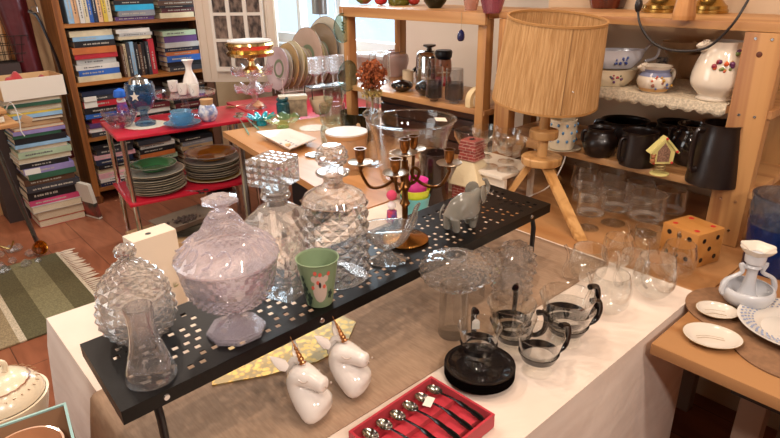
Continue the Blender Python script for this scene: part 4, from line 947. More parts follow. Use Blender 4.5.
# 6 paper cup
p, R, H = fitS(320, 302, 42, 257)
pc = thing('paper_cup', 'green paper cup printed with a koala, pink flowers and dark leaves', 'paper cup', p)
link('cup', lathe(nb(), shell([(R*.60, 0), (R*.61, .001), (R*.97, H*.975), (R, H*.98), (R*1.02, H*.992), (R*1.0, H)], .0012, .005), 40), M('8da07c', .6, c2='7b9270', scale=9), pc)
link('lining', lathe(nb(), [(R*.6, .0052), (R*.62, .01), (R*.935, H*.97), (R*.955, H*.975)], 40), M('e3cdb6', .6), pc)
def onc(a_, z, out=.0006):
    r = R*(.61+.36*z)+out; return Vector((r*math.cos(FACE+a_), r*math.sin(FACE+a_), H*z))
def patch(g, a_, z, ra_, rz, n=14, f=None, out=.0006):
    c = g.verts.new(onc(a_, z, out)); prev = None
    for q_ in (.33, .66, 1):
        vs = []
        for i in range(n):
            t_ = 2*PI*i/n; k = (f(t_) if f else 1)*q_; vs.append(g.verts.new(onc(a_+ra_*k*math.cos(t_), z+rz*k*math.sin(t_), out)))
        for i in range(n):
            if prev is None: g.faces.new((c, vs[i], vs[(i+1) % n]))
            else: g.faces.new((prev[i], vs[i], vs[(i+1) % n], prev[(i+1) % n]))
        prev = vs
g = nb(); patch(g, .20, .40, .42, .26); patch(g, .20, .62, .30, .16); patch(g, -.12, .70, .15, .08); patch(g, .52, .70, .15, .08); link('koala_print', g, M('c9b6a8', .6), pc, True)
g = nb()
for a_, z in ((-.02, .84), (.22, .80), (.10, .62), (.66, .80), (.44, .52), (-.2, .5)): patch(g, a_, z, .09, .05, 10, out=.001)
link('flower_print', g, M('d9604f', .6), pc, True)
for a_, z, s_ in ((-.75, .45, 1), (-.95, .3, .9), (-.50, .25, .9), (-.8, .66, .6), (.85, .3, .8), (-.62, .12, .8)):
    g = nb(); patch(g, a_, z, .22*s_, .15*s_, 20, lambda t_: .55+.45*abs(math.cos(2.5*t_)), .0012); link('leaf_print', g, M('24392e', .6), pc, True)
g = nb(); patch(g, .20, .56, .07, .07, out=.0014); link('nose_print', g, M('2a2626', .6), pc, True)
# 7 boat shaped glass dish
p, R, H = fitS(388, 261, 40, 213)
gb = thing('glass_boat_dish', 'clear ribbed glass boat dish on an oval foot', 'dish', p, -YAW+.12)
link('foot', lathe(nb(), [(0, 0), (R*.95, 0), (R*.95, .003), (R*.5, H*.1), (R*.2, H*.2), (R*.2, H*.26), (0, H*.27)], 40, disp=lambda ph, q, z: q*.06*math.cos(10*ph), sy=.75), glass('fdfefe', .6, ior=1.5, edge=2.2, body=.03), gb, ang=20)
BTG = glass('fdfefe', .6, ior=1.5, edge=2.2, body=.03)
bdz = lambda ph, r_: H*.42*max(0, math.cos(2*ph))**1.3*((r_-R*.2)/(R*1.15))
bdr = lambda ph, q: q*.07*abs(math.cos(5*ph))
link('boat', lathe(nb(), shell([(R*.2, H*.27), (R*.55, H*.32), (R*.95, H*.45), (R*1.2, H*.62), (R*1.35, H*.74)], .0026, H*.3, 3), 80, disp=lambda ph, q, z: (bdr(ph, q), bdz(ph, q)), sy=.62, sx=1.1), BTG, gb, ang=25)
rr0 = R*1.35
link('rim', tube(nb(), [((rr0+bdr(a_, rr0))*math.cos(a_)*1.1, (rr0+bdr(a_, rr0))*math.sin(a_)*.62, H*.74+bdz(a_, rr0)) for a_ in [2*PI*i_/80 for i_ in range(80)]], .0016, 6, closed=True), BTG, gb)
# 8 brass candelabra
p = on(405, 240); H = hz(p, 139); k_ = siz(p, 1)
cb = thing('candelabra', 'five-armed antique brass candelabra with round gold foot', 'candelabra', p, FACE+PI/2)
link('foot', lathe(nb(), [(0, 0), (k_*23, 0), (k_*23.5, .004), (k_*20, .008), (k_*9, .011), (k_*4, .018), (0, .018)], 36), M('c08a48', .25, 1), cb)
link('stem', lathe(nb(), [(0, .018), (.010, .0181), (.006, .03), (.010, .038), (.006, .046), (.0065, H*.35), (.011, H*.38), (.007, H*.42), (.006, H*.5), (.012, H*.55), (.008, H*.58), (.0065, H*.8), (0, H*.8)], 18), OLDBRASS, cb)
def candle_cup(x, y, z):
    cup_ = link('candle_cup', lathe(nb(), [(0, z), (.004, z), (.005, z+.010), (.019, z+.0115), (.019, z+.013), (.005, z+.014), (.007, z+.019), (.0095, z+.024), (.0105, z+.04), (.0125, z+.043), (.0095, z+.043), (.008, z+.03), (0, z+.03)], 24, c=(x, y, 0)), OLDBRASS, cb)
    link('drip_plate', lathe(nb(), [(0, z+.0132), (.0235, z+.0132), (.026, z+.0155), (.0255, z+.0165), (.018, z+.0145), (0, z+.0145)], 28, c=(x, y, 0)), M('a8927a', .3, .9), cup_)
top_ = H-.043
candle_cup(0, 0, top_)
for x, y, dz in ((-k_*42, -.0, -.018), (k_*42, .0, -.022), (-k_*9, -.04, -.028), (k_*9, .04, -.004)):
    zc = top_+dz
    candle_cup(x, y, zc)
    l_ = math.hypot(x, y); dx, dy = x/l_, y/l_
    link('arm', tube(nb(), [(dx*.006, dy*.006, H*.56), (dx*l_*.25, dy*l_*.25, H*.60), (dx*l_*.33, dy*l_*.33, H*.69), (dx*l_*.2, dy*l_*.2, H*.73), (dx*l_*.17, dy*l_*.17, H*.66), (dx*l_*.45, dy*l_*.45, H*.56), (dx*l_*.8, dy*l_*.8, H*.55), (dx*l_, dy*l_, zc-.006), (dx*l_, dy*l_, zc)], .0034, 8, 4), OLDBRASS, cb)
# 9 glass elephant
p, R, H = fitS(463, 228, 50, 182)
el = thing('glass_elephant', 'grey glass elephant figurine with raised trunk on the black shelf', 'elephant figurine', p, math.radians(-10))
s_ = siz(p, 66)/1.15
g = nb()
B_ = [((-.28, 0, .52), (.20, .22), None), ((-.08, 0, .55), (.24, .26), 0), ((.14, 0, .55), (.21, .24), 1), ((.30, 0, .62), (.15, .17), 2), ((.40, 0, .72), (.16, .16), 3), ((.50, 0, .68), (.10, .09), 4), ((.58, 0, .70), (.065, .065), 5), ((.62, 0, .82), (.05, .05), 6), ((.55, 0, .96), (.04, .04), 7), ((.46, 0, 1.0), (.035, .035), 8),
      ((-.30, .12, .34), (.11, .11), 0), ((-.32, .12, .14), (.085, .085), 10), ((-.31, .12, .04), (.09, .09), 11), ((-.30, -.12, .34), (.11, .11), 0), ((-.27, -.12, .14), (.085, .085), 13), ((-.26, -.12, .04), (.09, .09), 14),
      ((.20, .12, .32), (.10, .10), 2), ((.22, .12, .14), (.08, .08), 16), ((.23, .12, .04), (.085, .085), 17), ((.18, -.12, .32), (.10, .10), 2), ((.15, -.12, .14), (.08, .08), 19), ((.15, -.12, .04), (.085, .085), 20)]
skin(g, [(Vector(a)*s_*.86, (b[0]*s_*.86, b[1]*s_*.86), c) for a, b, c in B_])
GEL = glass('d9d8d2', .5, ior=1.5, edge=1.6, body=.5, bodycol='a29e94')
mnz = min(v.co.z for v in g.verts)
for v in g.verts: v.co.z -= mnz
link('body', g, GEL, el)
for sy_ in (-1, 1):
    g = ball(nb(), (0, 0, 0), .13*s_, (1, .22, 1.25), 14); link('ear', g, GEL, el).matrix_local = TR(.30*s_, sy_*.155*s_, .60*s_) @ RZ(-sy_*.5) @ RX(sy_*.15)
    link('tusk', tube(nb(), [(.46*s_, sy_*.06*s_, .58*s_), (.54*s_, sy_*.08*s_, .55*s_), (.59*s_, sy_*.08*s_, .60*s_)], [.018*s_, .006*s_], 7, 2), CRYS, el)
link('tail', tube(nb(), [(-.42*s_, 0, .52*s_), (-.50*s_, 0, .42*s_), (-.49*s_, .02*s_, .28*s_)], [.022*s_, .012*s_], 7, 3), GEL, el)

# ================================================================== behind the shelf, on cloth / back table
CT = TZ+.0012
# three plastic cups
for i, (c, cn, yb, w_, yt) in enumerate((('5fb3b8', 'teal', 209, 30, 187), ('cfd82e', 'yellow-green', 199, 30, 176), ('d8409a', 'magenta pink', 188, 26, 163))):
    p = at(415, 214, CT); R = siz(p, w_)/2; z = .0015+[0, .024, .050][i]
    solo('plastic_cup', lathe(nb(), shell([(R*.75, 0), (R*.78, .002), (R*.97, .055), (R, .059)], .0012, .002), 32), M(c, .35, coat=.2), f"{cn} plastic cup, {['bottom', 'middle', 'top'][i]} of the nest of three behind the shelf", 'cup', (p.x, p.y, CT+z), group='nested plastic cups')
# little doll with pompom
p, R, H = fit(392, 222, CT, 11, 190)
pd_ = thing('figurine', 'tiny figurine with pink pompom hat in red, white and blue', 'figurine', p)
link('body', lathe(nb(), [(0, 0), (R, 0), (R*.9, H*.35), (0, H*.4)], 18), M('b8324a', .6, c2='33408a', scale=60), pd_)
link('head', ball(nb(), (0, 0, H*.52), R*.8), M('dcd5d6', .6), pd_); link('pompom', ball(nb(), (0, 0, H*.84), R*.95), M('cf4468', .9, bump=.6, bscale=500), pd_)
# dark brown jar
p, R, H = fit(434, 202, TZ, 28, 152)
solo('stoneware_jar', lathe(nb(), shell([(R*.95, 0), (R, .003), (R, H*.93), (R*1.02, H*.96), (R, H)], .004, .006), 36), M('2b1a16', .25, coat=.3), 'dark brown cylindrical jar between the candelabra and the brick house', 'jar', (p.x, p.y, TZ))
# brick chimney house
p, R, H = fit(470, 197, TZ, 33, 138)
p.z = TZ
bh = thing('brick_chimney_house', 'small ceramic incense house with snow roof and red brick chimney', 'ornament', p, math.radians(8))
def brickm():
    m = bpy.data.materials.new('ceramic_brick'); m.use_nodes = True; nt = m.node_tree; b = nt.nodes['Principled BSDF']; br = nt.nodes.new('ShaderNodeTexBrick'); tc = nt.nodes.new('ShaderNodeTexCoord'); mp = nt.nodes.new('ShaderNodeMapping'); mp.inputs['Rotation'].default_value = (PI/2, 0, .0)
    sx = nt.nodes.new('ShaderNodeSeparateXYZ'); cm = nt.nodes.new('ShaderNodeCombineXYZ'); ad = nt.nodes.new('ShaderNodeMath')
    nt.links.new(tc.outputs['Object'], sx.inputs[0]); nt.links.new(sx.outputs[0], ad.inputs[0]); nt.links.new(sx.outputs[1], ad.inputs[1]); nt.links.new(ad.outputs[0], cm.inputs[0]); nt.links.new(sx.outputs[2], cm.inputs[1]); nt.links.new(cm.outputs[0], br.inputs[0])
    br.inputs['Scale'].default_value = 1; br.inputs['Brick Width'].default_value = .026; br.inputs['Row Height'].default_value = .0095; br.inputs['Mortar Size'].default_value = .0008
    br.inputs['Color1'].default_value = lin('9c4238'); br.inputs['Color2'].default_value = lin('8a3a34'); br.inputs['Mortar'].default_value = lin('c9a898')
    nt.links.new(br.outputs[0], b.inputs['Base Color']); b.inputs['Roughness'].default_value = .5; return m
BRK = brickm(); W_ = R*.95
link('walls', box(nb(), -W_*.9, W_*.9, -W_*.8, W_*.8, 0, H*.36, .001), BRK, bh, True)
g = nb(); q0 = [g.verts.new(v) for v in ((-W_*1.1, -W_*1.3, H*.30), (W_*1.1, -W_*1.3, H*.30), (W_*1.1, W_*.9, H*.30), (-W_*1.1, W_*.9, H*.30))]
q1 = [g.verts.new(v) for v in ((-W_*.55, -W_*.5, H*.66), (W_*.55, -W_*.5, H*.66), (W_*.55, W_*.5, H*.66), (-W_*.55, W_*.5, H*.66))]
q2 = [g.verts.new((v.co.x*1.02, v.co.y*1.02, H*.27)) for v in q0]
for A, B in ((q2, q0), (q0, q1)):
    for i in range(4): g.faces.new((A[i], A[(i+1) % 4], B[(i+1) % 4], B[i]))
g.faces.new(q1); g.faces.new(q2); bmesh.ops.bevel(g, geom=g.edges[:], offset=.002, segments=2, affect='EDGES')
link('snow_roof', g, M('d8c6a2', .6, bump=.2, bscale=200), bh)
g = nb()
for i in range(4):
    z = H*.665+H*.08*i; k = .55 if i % 2 else .60
    box(g, -W_*k, W_*k, -W_*k, W_*k, z, z+H*.078, .001)
link('chimney', g, BRK, bh, True)
link('smoke_hole', lathe(nb(), [(0, H*.986), (W_*.2, H*.986), (W_*.2, H*.989), (0, H*.989)], 20), M('1a0e0c', .9), bh)

# ================================================================== under and in front of the shelf, on the main table
RT_ = TZ+.0025+.0015
def fT(px, py, w_, yt, z=TZ+.001): p = at(px, py, z); p = p+Vector((0, 0, .0004)); return p, siz(p, w_)/2, hz(p, yt)
# mushroom shaped crystal votives
p, R, H = fT(453, 333, 69, 252, RT_)
mv = thing('crystal_comport', 'frosted mushroom-shaped crystal candle dish on a thick column', 'candle holder', p)
def bubble(ph, q, z): return .0016*math.sin(15*ph)*math.sin(z*260+5*ph)
link('column', lathe(nb(), [(0, 0), (R*.43, 0), (R*.44, .003), (R*.42, H*.3), (R*.40, H*.6), (0, H*.62)], 40), glass('f6f7f7', .5), mv)
g = nb(); facet(g, resample([(v.x, v.y) for v in crom([(R*.4, H*.62, 0), (R*.75, H*.66, 0), (R*.96, H*.75, 0), (R*.98, H*.83, 0), (R*.86, H*.89, 0), (R*.62, H*.93, 0), (R*.36, H*.95, 0)], 5)], 16), 40, .0028, cap=False); lathe(g, [(R*.36, H*.95), (R*.35, H*.97), (R*.29, H*.97), (R*.27, H*.88), (0, H*.88)], 40); ringt(g, R*.32, H*.975, .0025)
link('dish', g, glass('fefefe', .65, ior=1.5, edge=1.8, body=.04), mv, True)
p, R, H = fT(473, 296, 50, 251, RT_); p2, R, H = fit(473, 300, TZ, 50, 249)
mv2 = thing('crystal_comport', 'second frosted crystal candle dish half hidden behind the first', 'candle holder', p2)
link('column', lathe(nb(), [(0, 0), (R*.45, 0), (R*.43, H*.4), (0, H*.42)], 36), glass('f6f7f7', .5), mv2)
g = nb(); facet(g, resample([(v.x, v.y) for v in crom([(R*.42, H*.4, 0), (R*.8, H*.48, 0), (R, H*.65, 0), (R*.9, H*.85, 0), (R*.5, H*.98, 0), (R*.25, H*.95, 0)], 5)], 14), 32, .003); link('dish', g, glass('fefefe', .65, ior=1.5, edge=1.8, body=.04), mv2, True)
petal = lambda n_, a_: (lambda ph, q, z: a_*abs(math.sin(n_*ph/2+z*90))*abs(math.sin(n_*ph/2-z*90)) if q > .02 else 0)
for (px, py, w_, yt, lb) in ((514, 280, 40, 244, 'rounded pine-cone textured glass candle ball, behind the cups'), (511, 298, 39, 269, 'pine-cone textured glass votive right behind the black-banded cups')):
    p, R, H = fT(px, py, w_, yt)
    t = thing('glass_votive', lb, 'candle holder', p)
    g = nb(); facet(g, resample([(v.x, v.y) for v in crom([(R*.6, 0, 0), (R*.85, H*.1, 0), (R*.96, H*.35, 0), (R*.93, H*.62, 0), (R*.72, H*.88, 0), (R*.5, H, 0)], 5)], 9), 16, R*.14, cap=False); lathe(g, [(0, 0), (R*.6, 0)], 16); lathe(g, [(R*.5, H), (R*.42, H), (R*.6, H*.7), (R*.6, H*.3), (0, H*.15)], 24); link('body', g, glass('fefefe', .65, ior=1.5, edge=1.8, body=.03), t, True)
# tea glasses with black band and handle
BAND = M('120d0e', .18, coat=.5)
def tea_glass(label, px, py, w_, yt, ha, z=TZ+.001, group='tea glasses with black bands'):
    p, R, H = fT(px, py, w_, yt+.23*w_, z)
    t = thing('tea_glass', label, 'glass cup', p, 0, group)
    link('glass', lathe(ringt(nb(), R*.995, H, .0009), shell([(R*.64, 0), (R*.66, .001), (R*.58, H*.20), (R*.60, H*.32), (R*.76, H*.52), (R*.90, H*.80), (R*1.0, H)], .0014, H*.2, 3), 40), THIN, t)
    link('black_band', lathe(nb(), [(R*.64+.0012, H*.37), (R*.77+.0014, H*.535), (R*.77+.0036, H*.535), (R*.64+.0036, H*.36), (R*.64+.0012, H*.37)], 40), BAND, t)
    c, s = math.cos(ha), math.sin(ha)
    link('handle', tube(nb(), [(c*R*.74, s*R*.74, H*.42), (c*R*1.05, s*R*1.05, H*.34), (c*R*1.42, s*R*1.42, H*.45), (c*R*1.52, s*R*1.52, H*.75), (c*R*1.38, s*R*1.38, H*1.0), (c*R*1.06, s*R*1.06, H*1.04)], [.0045, .005, .0055, .006, .0065, .0075], 10, 5, flat=.8), BAND, t)
    return t, p, R, H
HR = FACE+PI/2+.35      # handle to the right in the photo
t_, p_, R_, H_ = tea_glass('tea glass with black band underneath the stacked pair at the back right', 565, 340, 50, 296, HR)
tea_glass('tea glass with black band stacked on top of the right-hand pair', 563, 334, 53, 283, HR+.1, TZ+.016)
tea_glass('tea glass with black band underneath the stacked pair by the pine-cone votives', 512, 348, 44, 306, HR-.2)
tea_glass('tea glass with black band stacked on the left pair, handle towards the back', 509, 341, 48, 291, HR+.9, TZ+.016)
tea_glass('single tea glass with black band in front of the stacked pairs', 537, 370, 47, 323, HR+.1)
# saucers
p, R, H = fT(479, 377, 70, 345)
for i in range(5):
    h = .010; zz = p.z+.0048*i
    solo('saucer', lathe(nb(), shell([(R*.55, 0), (R*.6, 0), (R*.72, .003), (R*.94, h), (R, h+.0008)], .0022, .0022, 2), 48), M('140e0d', .16, coat=.5), f"black saucer, {ORD[i] if i < 4 else 'topmost'} of the pile of five", 'saucer', (p.x, p.y, zz), group='black saucers in one pile')
st_, sp_, sR, sH = tea_glass('tea glass with black band and price tag standing on the black saucers', 478, 361, 43, 316, HR+1.25, p.z+.0048*4+.0026)
g = prism(nb(), [(-.007, -.010), (.007, -.010), (.007, .006), (.003, .011), (-.003, .011), (-.007, .006)], 0, .0005)
q = sp_+Vector((0, 0, 0)); hx = sp_+Vector((math.cos(HR+1.25)*sR*1.2, math.sin(HR+1.25)*sR*1.2, sH*.9))
ptg = thing('price_tag', 'small white price tag hanging from the tea glass on the saucers', 'tag', hx+Vector((math.cos(FACE)*.012, math.sin(FACE)*.012, -.012)))
link('tag_card', g, M('e5ddd2', .7), ptg, True).matrix_local = RZ(FACE+PI/2) @ RX(PI/2)
link('tag_string', tube(nb(), [(0, 0, .011), (-.004, 0, .018), (-.01*math.cos(FACE), -.01*math.sin(FACE), .016)], .0005, 5), M('e5ddd2', .7), ptg)
# unicorn heads
def unicorn(label, px, py, rot):
    p = at(px, py, RT_+.0006); k = .088
    t = thing('unicorn_bust', label, 'unicorn ornament', p, rot, 'white unicorn head ornaments')
    g = nb()   # x = towards the muzzle
    C_ = [((.38, 0, .12), (.44, .38), None), ((.20, 0, .34), (.39, .36), 0), ((-.02, 0, .56), (.30, .29), 1), ((-.09, 0, .76), (.28, .27), 2), ((.0, 0, .90), (.28, .27), 3), ((.19, 0, .86), (.22, .21), 4), ((.35, 0, .81), (.165, .165), 5), ((.46, 0, .80), (.165, .17), 6), ((.54, 0, .80), (.12, .13), 7)]
    skin(g, [(Vector(a)*k, (b[0]*k, b[1]*k), c) for a, b, c in C_])
    for v in g.verts:
        z = v.co.z/k
        if z < .30: f = 1+.25*(1-max(z, 0)/.30); v.co.x = (v.co.x/k*f+.14*(1-max(z, 0)/.3))*k; v.co.y *= .95+.28*(1-max(z, 0)/.30)
        if v.co.z < .0: v.co.z = 0
    link('head', g, M('e8e1db', .12, coat=.6), t)
    for s_ in (-1, 1):
        e = lathe(nb(), [(0, 0), (.07*k, .01*k), (.11*k, .12*k), (.075*k, .28*k), (0, .44*k)], 14, sx=.45)
        link('ear', e, M('e8e1db', .12, coat=.6), t).matrix_local = TR(-.20*k, s_*.15*k, 1.02*k) @ RX(-s_*.55) @ RY(-.5)
        link('nostril', ball(nb(), (.585*k, s_*.075*k, .84*k), .022*k, (1, 1, 1), 8), M('b9a79a', .3), t)
        link('eyelid', tube(nb(), [(.27*k, s_*.175*k, .93*k), (.22*k, s_*.20*k, .89*k), (.15*k, s_*.215*k, .89*k), (.09*k, s_*.222*k, .93*k)], .012*k, 6, 3), M('cdbfb4', .2), t)
    link('mane', tube(nb(), [(.08*k, 0, 1.14*k), (-.12*k, .02*k, 1.13*k), (-.24*k, .03*k, 1.0*k), (-.30*k, .03*k, .8*k), (-.28*k, .02*k, .6*k)], [.05*k, .07*k, .08*k, .07*k, .03*k], 8, 4), M('e8e1db', .12, coat=.6), t)
    hn = [( .062*k*(1-i/30)+(.006*k*math.sin(i*1.6)), .55*k*i/30) for i in range(30)]+[(0, .56*k)]
    link('horn', lathe(nb(), [(0, -.02*k)]+hn, 20, disp=lambda ph, q, z: q*.06*math.sin(2*ph+z*700)), M('c98f5c', .32, 1), t).matrix_local = TR(.05*k, 0, 1.12*k) @ RY(-.45)
    return t
UR = -YAW-.50
unicorn('white china unicorn head with gold horn, the left one of the pair', 305, 412, UR)
unicorn('white china unicorn head with gold horn, the right one nearer the saucers', 345, 388, UR+.08)
# red box of spoons
pa_, pb_ = at(431, 388, TZ+.002), at(488, 436, TZ+.002); pc_ = at(354, 441, TZ+.002)
ux_ = (pc_-pa_); ux_.z = 0; uy_ = (pb_-pa_); uy_.z = 0; lx, ly = ux_.length+.01, .135
rot_ = math.atan2(-ux_.y, -ux_.x)             # x axis runs from the left corner to the top corner
rbx = thing('gift_box', 'open red card box holding six spoons at the front of the table', 'box', (pa_.x, pa_.y, TZ+.002), rot_)
RB_ = M('b3122a', .7, sheen=.3); hh = .026
g = nb(); box(g, -lx, 0, -ly, 0, 0, .003); box(g, -lx, 0, -.004, 0, .003, hh); box(g, -lx, 0, -ly, -ly+.004, .003, hh); box(g, -lx, -lx+.004, -ly+.004, -.004, .003, hh); box(g, -.004, 0, -ly+.004, -.004, .003, hh)
link('box', g, RB_, rbx, True)
g = nb(); box(g, -lx+.006, -.006, -.058, -.035, .0035, .013); box(g, -lx+.006, -.006, -.115, -.085, .0035, .013)
link('card_insert', g, RB_, rbx, True)
for i in range(6):
    lx_ = -.018-(lx-.03)*i/5.4
    w0 = Matrix.Translation(rbx.location) @ RZ(rot_) @ Vector((lx_, -.024, .0135))
    spoon('teaspoon', f"steel teaspoon with black handle, {['nearest the tagged end', 'second from the tagged end', 'third from the tagged end', 'fourth from the tagged end', 'fifth from the tagged end', 'last at the cut-off end'][i]} of the red box", w0, 0, .105, rot_-PI/2, M('cfc8c0', .12, 1), GBLACK, .0105, 'teaspoons in the red box')
w0 = Matrix.Translation(rbx.location) @ RZ(rot_) @ Vector((-.05, -.040, .0235))
solo('price_tag', box(nb(), -.012, .012, -.007, .007, 0, .0006), M('e8e0d4', .7), 'small white price tag lying on the spoon handles in the red box', 'tag', w0, rot_+.4)

# white box behind the crystal
q = at(176, 229, TZ+.18); q2 = at(133, 243, TZ+.18); q3 = at(121, 238, TZ+.18); q4 = at(164, 222, TZ+.18)
hb = .18; dxy = Vector((q.x-q2.x, q.y-q2.y, 0)); wl_ = dxy.length; ra_ = math.atan2(dxy.y, dxy.x)
dd_ = (Vector((q3.x-q2.x, q3.y-q2.y, 0))).length
wbx = thing('cardboard_box', 'plain cream carton with a round dark seal behind the crystal jar', 'box', (q2.x, q2.y, TZ+.0012), ra_)
link('carton', box(nb(), 0, wl_, 0, max(dd_, .05), 0, hb-.001, .001), M('d9c8b4', .6), wbx)
link('seal', lathe(nb(), [(0, 0), (.006, 0), (.006, .0006), (0, .0006)], 20), M('2a2420', .6), wbx).matrix_local = TR(wl_*.45, dd_*.5, hb-.0012)
g = nb()
for a_ in (.3, .9, 1.5): 
    g2_ = [(.012*math.cos(a_)*t_, -.0006, .012*math.sin(a_)*t_) for t_ in (0, .5, 1)]; tube(g, g2_, [.0008, .002, .0006], 6, 3, flat=.2)
link('leaf_emblem', g, M('8f8a5c', .6), wbx).location = (wl_*.72, 0, .05)

# ================================================================== lower left: chair seat with tureen and teal box
cz = .70
far_ = at(55, 391, cz).y
ch = thing('side_table', 'small tan side table under the tureen at the lower left', 'table', (-.12, far_-.25, 0), 0)
link('tabletop', box(nb(), -.2, .205, -.25, .25, cz-.02, cz-.0015, .004), M('b08a66', .7), ch)
for x in (-.17, .17):
    for y in (-.21, .21): link('leg', tube(nb(), [(x, y, 0), (x, y, cz-.0205)], .016), PINEZ, ch)
p = at(18, 436, cz); R = siz(p, 78)/2; 
tu = thing('soup_tureen', 'cream china tureen with brown scroll pattern and loop-handled lid', 'tureen', (p.x-.005, p.y, cz))
link('bowl', lathe(nb(), shell([(R*.5, 0), (R*.55, .004), (R*.85, .035), (R*1.0, .07), (R*1.04, .085)], .004, .006, 3), 48), CREAM, tu)
link('lid', lathe(nb(), [(R*.95, .086), (R*.97, .089), (R*.8, .108), (R*.45, .125), (R*.15, .13), (0, .131), (0, .128), (R*.44, .121), (R*.78, .104), (R*.94, .086)], 48, 2), CREAM, tu)
link('pattern_band', lathe(nb(), [(R*.70, .1162), (R*.73, .1146)], 48, disp=lambda ph, q, z: .0012*math.sin(30*ph)), M('8a5c40', .3), tu)
g = nb(); 
for i in range(26): a_ = i*2*PI/26; tube(g, [(R*.82*math.cos(a_)+.006*math.cos(t_), R*.82*math.sin(a_)+.006*math.sin(t_), .1065+.002*0) for t_ in (0, 1.2, 2.4, 3.6)], .0008, 5)
link('scroll_pattern', g, M('9a7250', .4), tu)
link('handle', tube(nb(), [(-.016, 0, .130), (-.016, 0, .145), (0, 0, .153), (.016, 0, .145), (.016, 0, .130)], .005, 10, 4), CREAM, tu)
# teal edged box with brown bowl
c1_ = at(75, 399, cz+.09)+Vector((-.014, 0, 0)); c2_ = at(86, 440, cz+.09)+Vector((-.014, 0, 0))
tb = thing('gift_box', 'open brown card box with pale teal edges at the lower left', 'box', (c1_.x, c1_.y, cz), math.atan2(c2_.y-c1_.y, c2_.x-c1_.x)+PI/2)
L1, L2 = .13, .14; g = nb()
box(g, -L1, 0, -.003, 0, .0, .088); box(g, -.003, 0, -L2, -.0035, 0, .088); box(g, -L1, -.0035, -L2, -L2+.003, 0, .088); box(g, -L1, -L1+.003, -L2+.003, -.0035, 0, .088); box(g, -L1+.003, -.0035, -L2+.003, -.0035, 0, .003)
link('box', g, M('a8805f', .8), tb, True)
g = nb(); box(g, -L1, .0005, -.0035, .0005, .0885, .0915); box(g, -.0035, .0005, -L2, -.004, .0885, .0915)
link('teal_edge', g, M('9cc4bf', .6), tb, True)
pb2 = Matrix.Translation(tb.location) @ RZ(tb.rotation_euler.z) @ Vector((-.065, -.07, .0035))
solo('bowl', lathe(nb(), shell([(.028, 0), (.03, .002), (.047, .04), (.053, .078)], .003, .004, 3), 40), M('c08e6a', .3, coat=.3), 'tan round bowl sitting inside the teal-edged box', 'bowl', pb2)
# ================================================================== right table top
DT = .7476
def fD(px, py, w_, yt, z=DT): p = at(px, py, z); return p, siz(p, w_)/2, hz(p, yt)
# lamp
c = at(537, 210, DT); rim0, rim1 = c.z, 0
H0 = hz(c, 18)         # top rim height
lp = thing('table_lamp', 'wooden tripod table lamp with a pleated straw-coloured drum shade', 'lamp', c, math.radians(0))
LWD = wood('c99a62', 'ab7a44', 2, 14, .4)
z_a, z_b = hz(c, 160), hz(c, 134)
kk = siz(c+Vector((0, 0, z_a)), 1)
link('lower_disc', lathe(nb(), [(0, z_a-.010), (kk*19, z_a-.010), (kk*20, z_a-.006), (kk*20, z_a+.010), (kk*19, z_a+.013), (0, z_a+.013)], 40), LWD, lp)
link('upper_disc', lathe(nb(), [(0, z_b-.011), (kk*13, z_b-.011), (kk*14, z_b-.007), (kk*14, z_b+.011), (kk*13, z_b+.014), (0, z_b+.014)], 40), LWD, lp)
link('spacer', lathe(nb(), [(0, z_a+.0135), (kk*5, z_a+.0135), (kk*5, z_b-.0115), (0, z_b-.0115)], 20), LWD, lp)
z_s0 = hz(c, 101); z_s1 = hz(c, 18)
link('pole', lathe(nb(), [(0, z_b+.0145), (kk*5.2, z_b+.0145), (kk*5.2, z_s0+.05), (0, z_s0+.05)], 20), LWD, lp)
for fx_, fy_ in ((581, 240), (499, 207), (560, 183)):
    ft_ = at(fx_, fy_, DT)-c; rf = ft_.length; a = math.atan2(ft_.y, ft_.x); dx, dy = math.cos(a), math.sin(a)
    g = nb(); tp = Vector((dx*kk*10, dy*kk*10, z_a-.011)); bt = Vector((dx*rf, dy*rf, 0)); sd = Vector((-dy, dx, 0))*kk*5.2; fw = Vector((dx, dy, 0))*kk*3.4
    vs = [[g.verts.new(o+sd*s_+fw*f_) for s_, f_ in ((-1, -1), (1, -1), (1, 1), (-1, 1))] for o in (bt, tp)]
    for i_ in range(4): g.faces.new((vs[0][i_], vs[0][(i_+1) % 4], vs[1][(i_+1) % 4], vs[1][i_]))
    g.faces.new(vs[0]); g.faces.new(vs[1]); bmesh.ops.bevel(g, geom=g.edges[:], offset=.0012, segments=2, affect='EDGES')
    link('leg', g, LWD, lp)
rb_, rt__ = siz(c+Vector((0, 0, z_s0)), 103)/2, siz(c+Vector((0, 0, z_s1)), 97)/2
SHD = M('c49a68', .8, c2='a87d4c', scale=60, stretch=(3, 3, .12))
npl = 100
pl = lambda ph, q, z: .0011*math.cos(npl*ph)
TILT = TR(0, 0, (z_s0+z_s1)/2) @ Matrix.Rotation(math.radians(6), 4, Vector((CR.x, CR.y, 0))) @ Matrix.Rotation(math.radians(2.5), 4, Vector((CF.x, CF.y, 0))) @ TR(0, 0, -(z_s0+z_s1)/2)
shd_ = link('shade', lathe(nb(), shell([(rb_, z_s0), (rb_*.5+rt__*.5, (z_s0+z_s1)/2), (rt__, z_s1)], .0025, z_s0)[1:-2], 400, disp=pl), SHD, lp, ang=80); shd_.matrix_local = TILT
for r, z in ((rb_, z_s0), (rt__, z_s1)): link('shade_hoop', lathe(nb(), [(r-.004, z-.003), (r+.0022, z-.003), (r+.0022, z+.003), (r-.004, z+.003), (r-.004, z-.003)], 60), M('a87a45', .7), shd_)
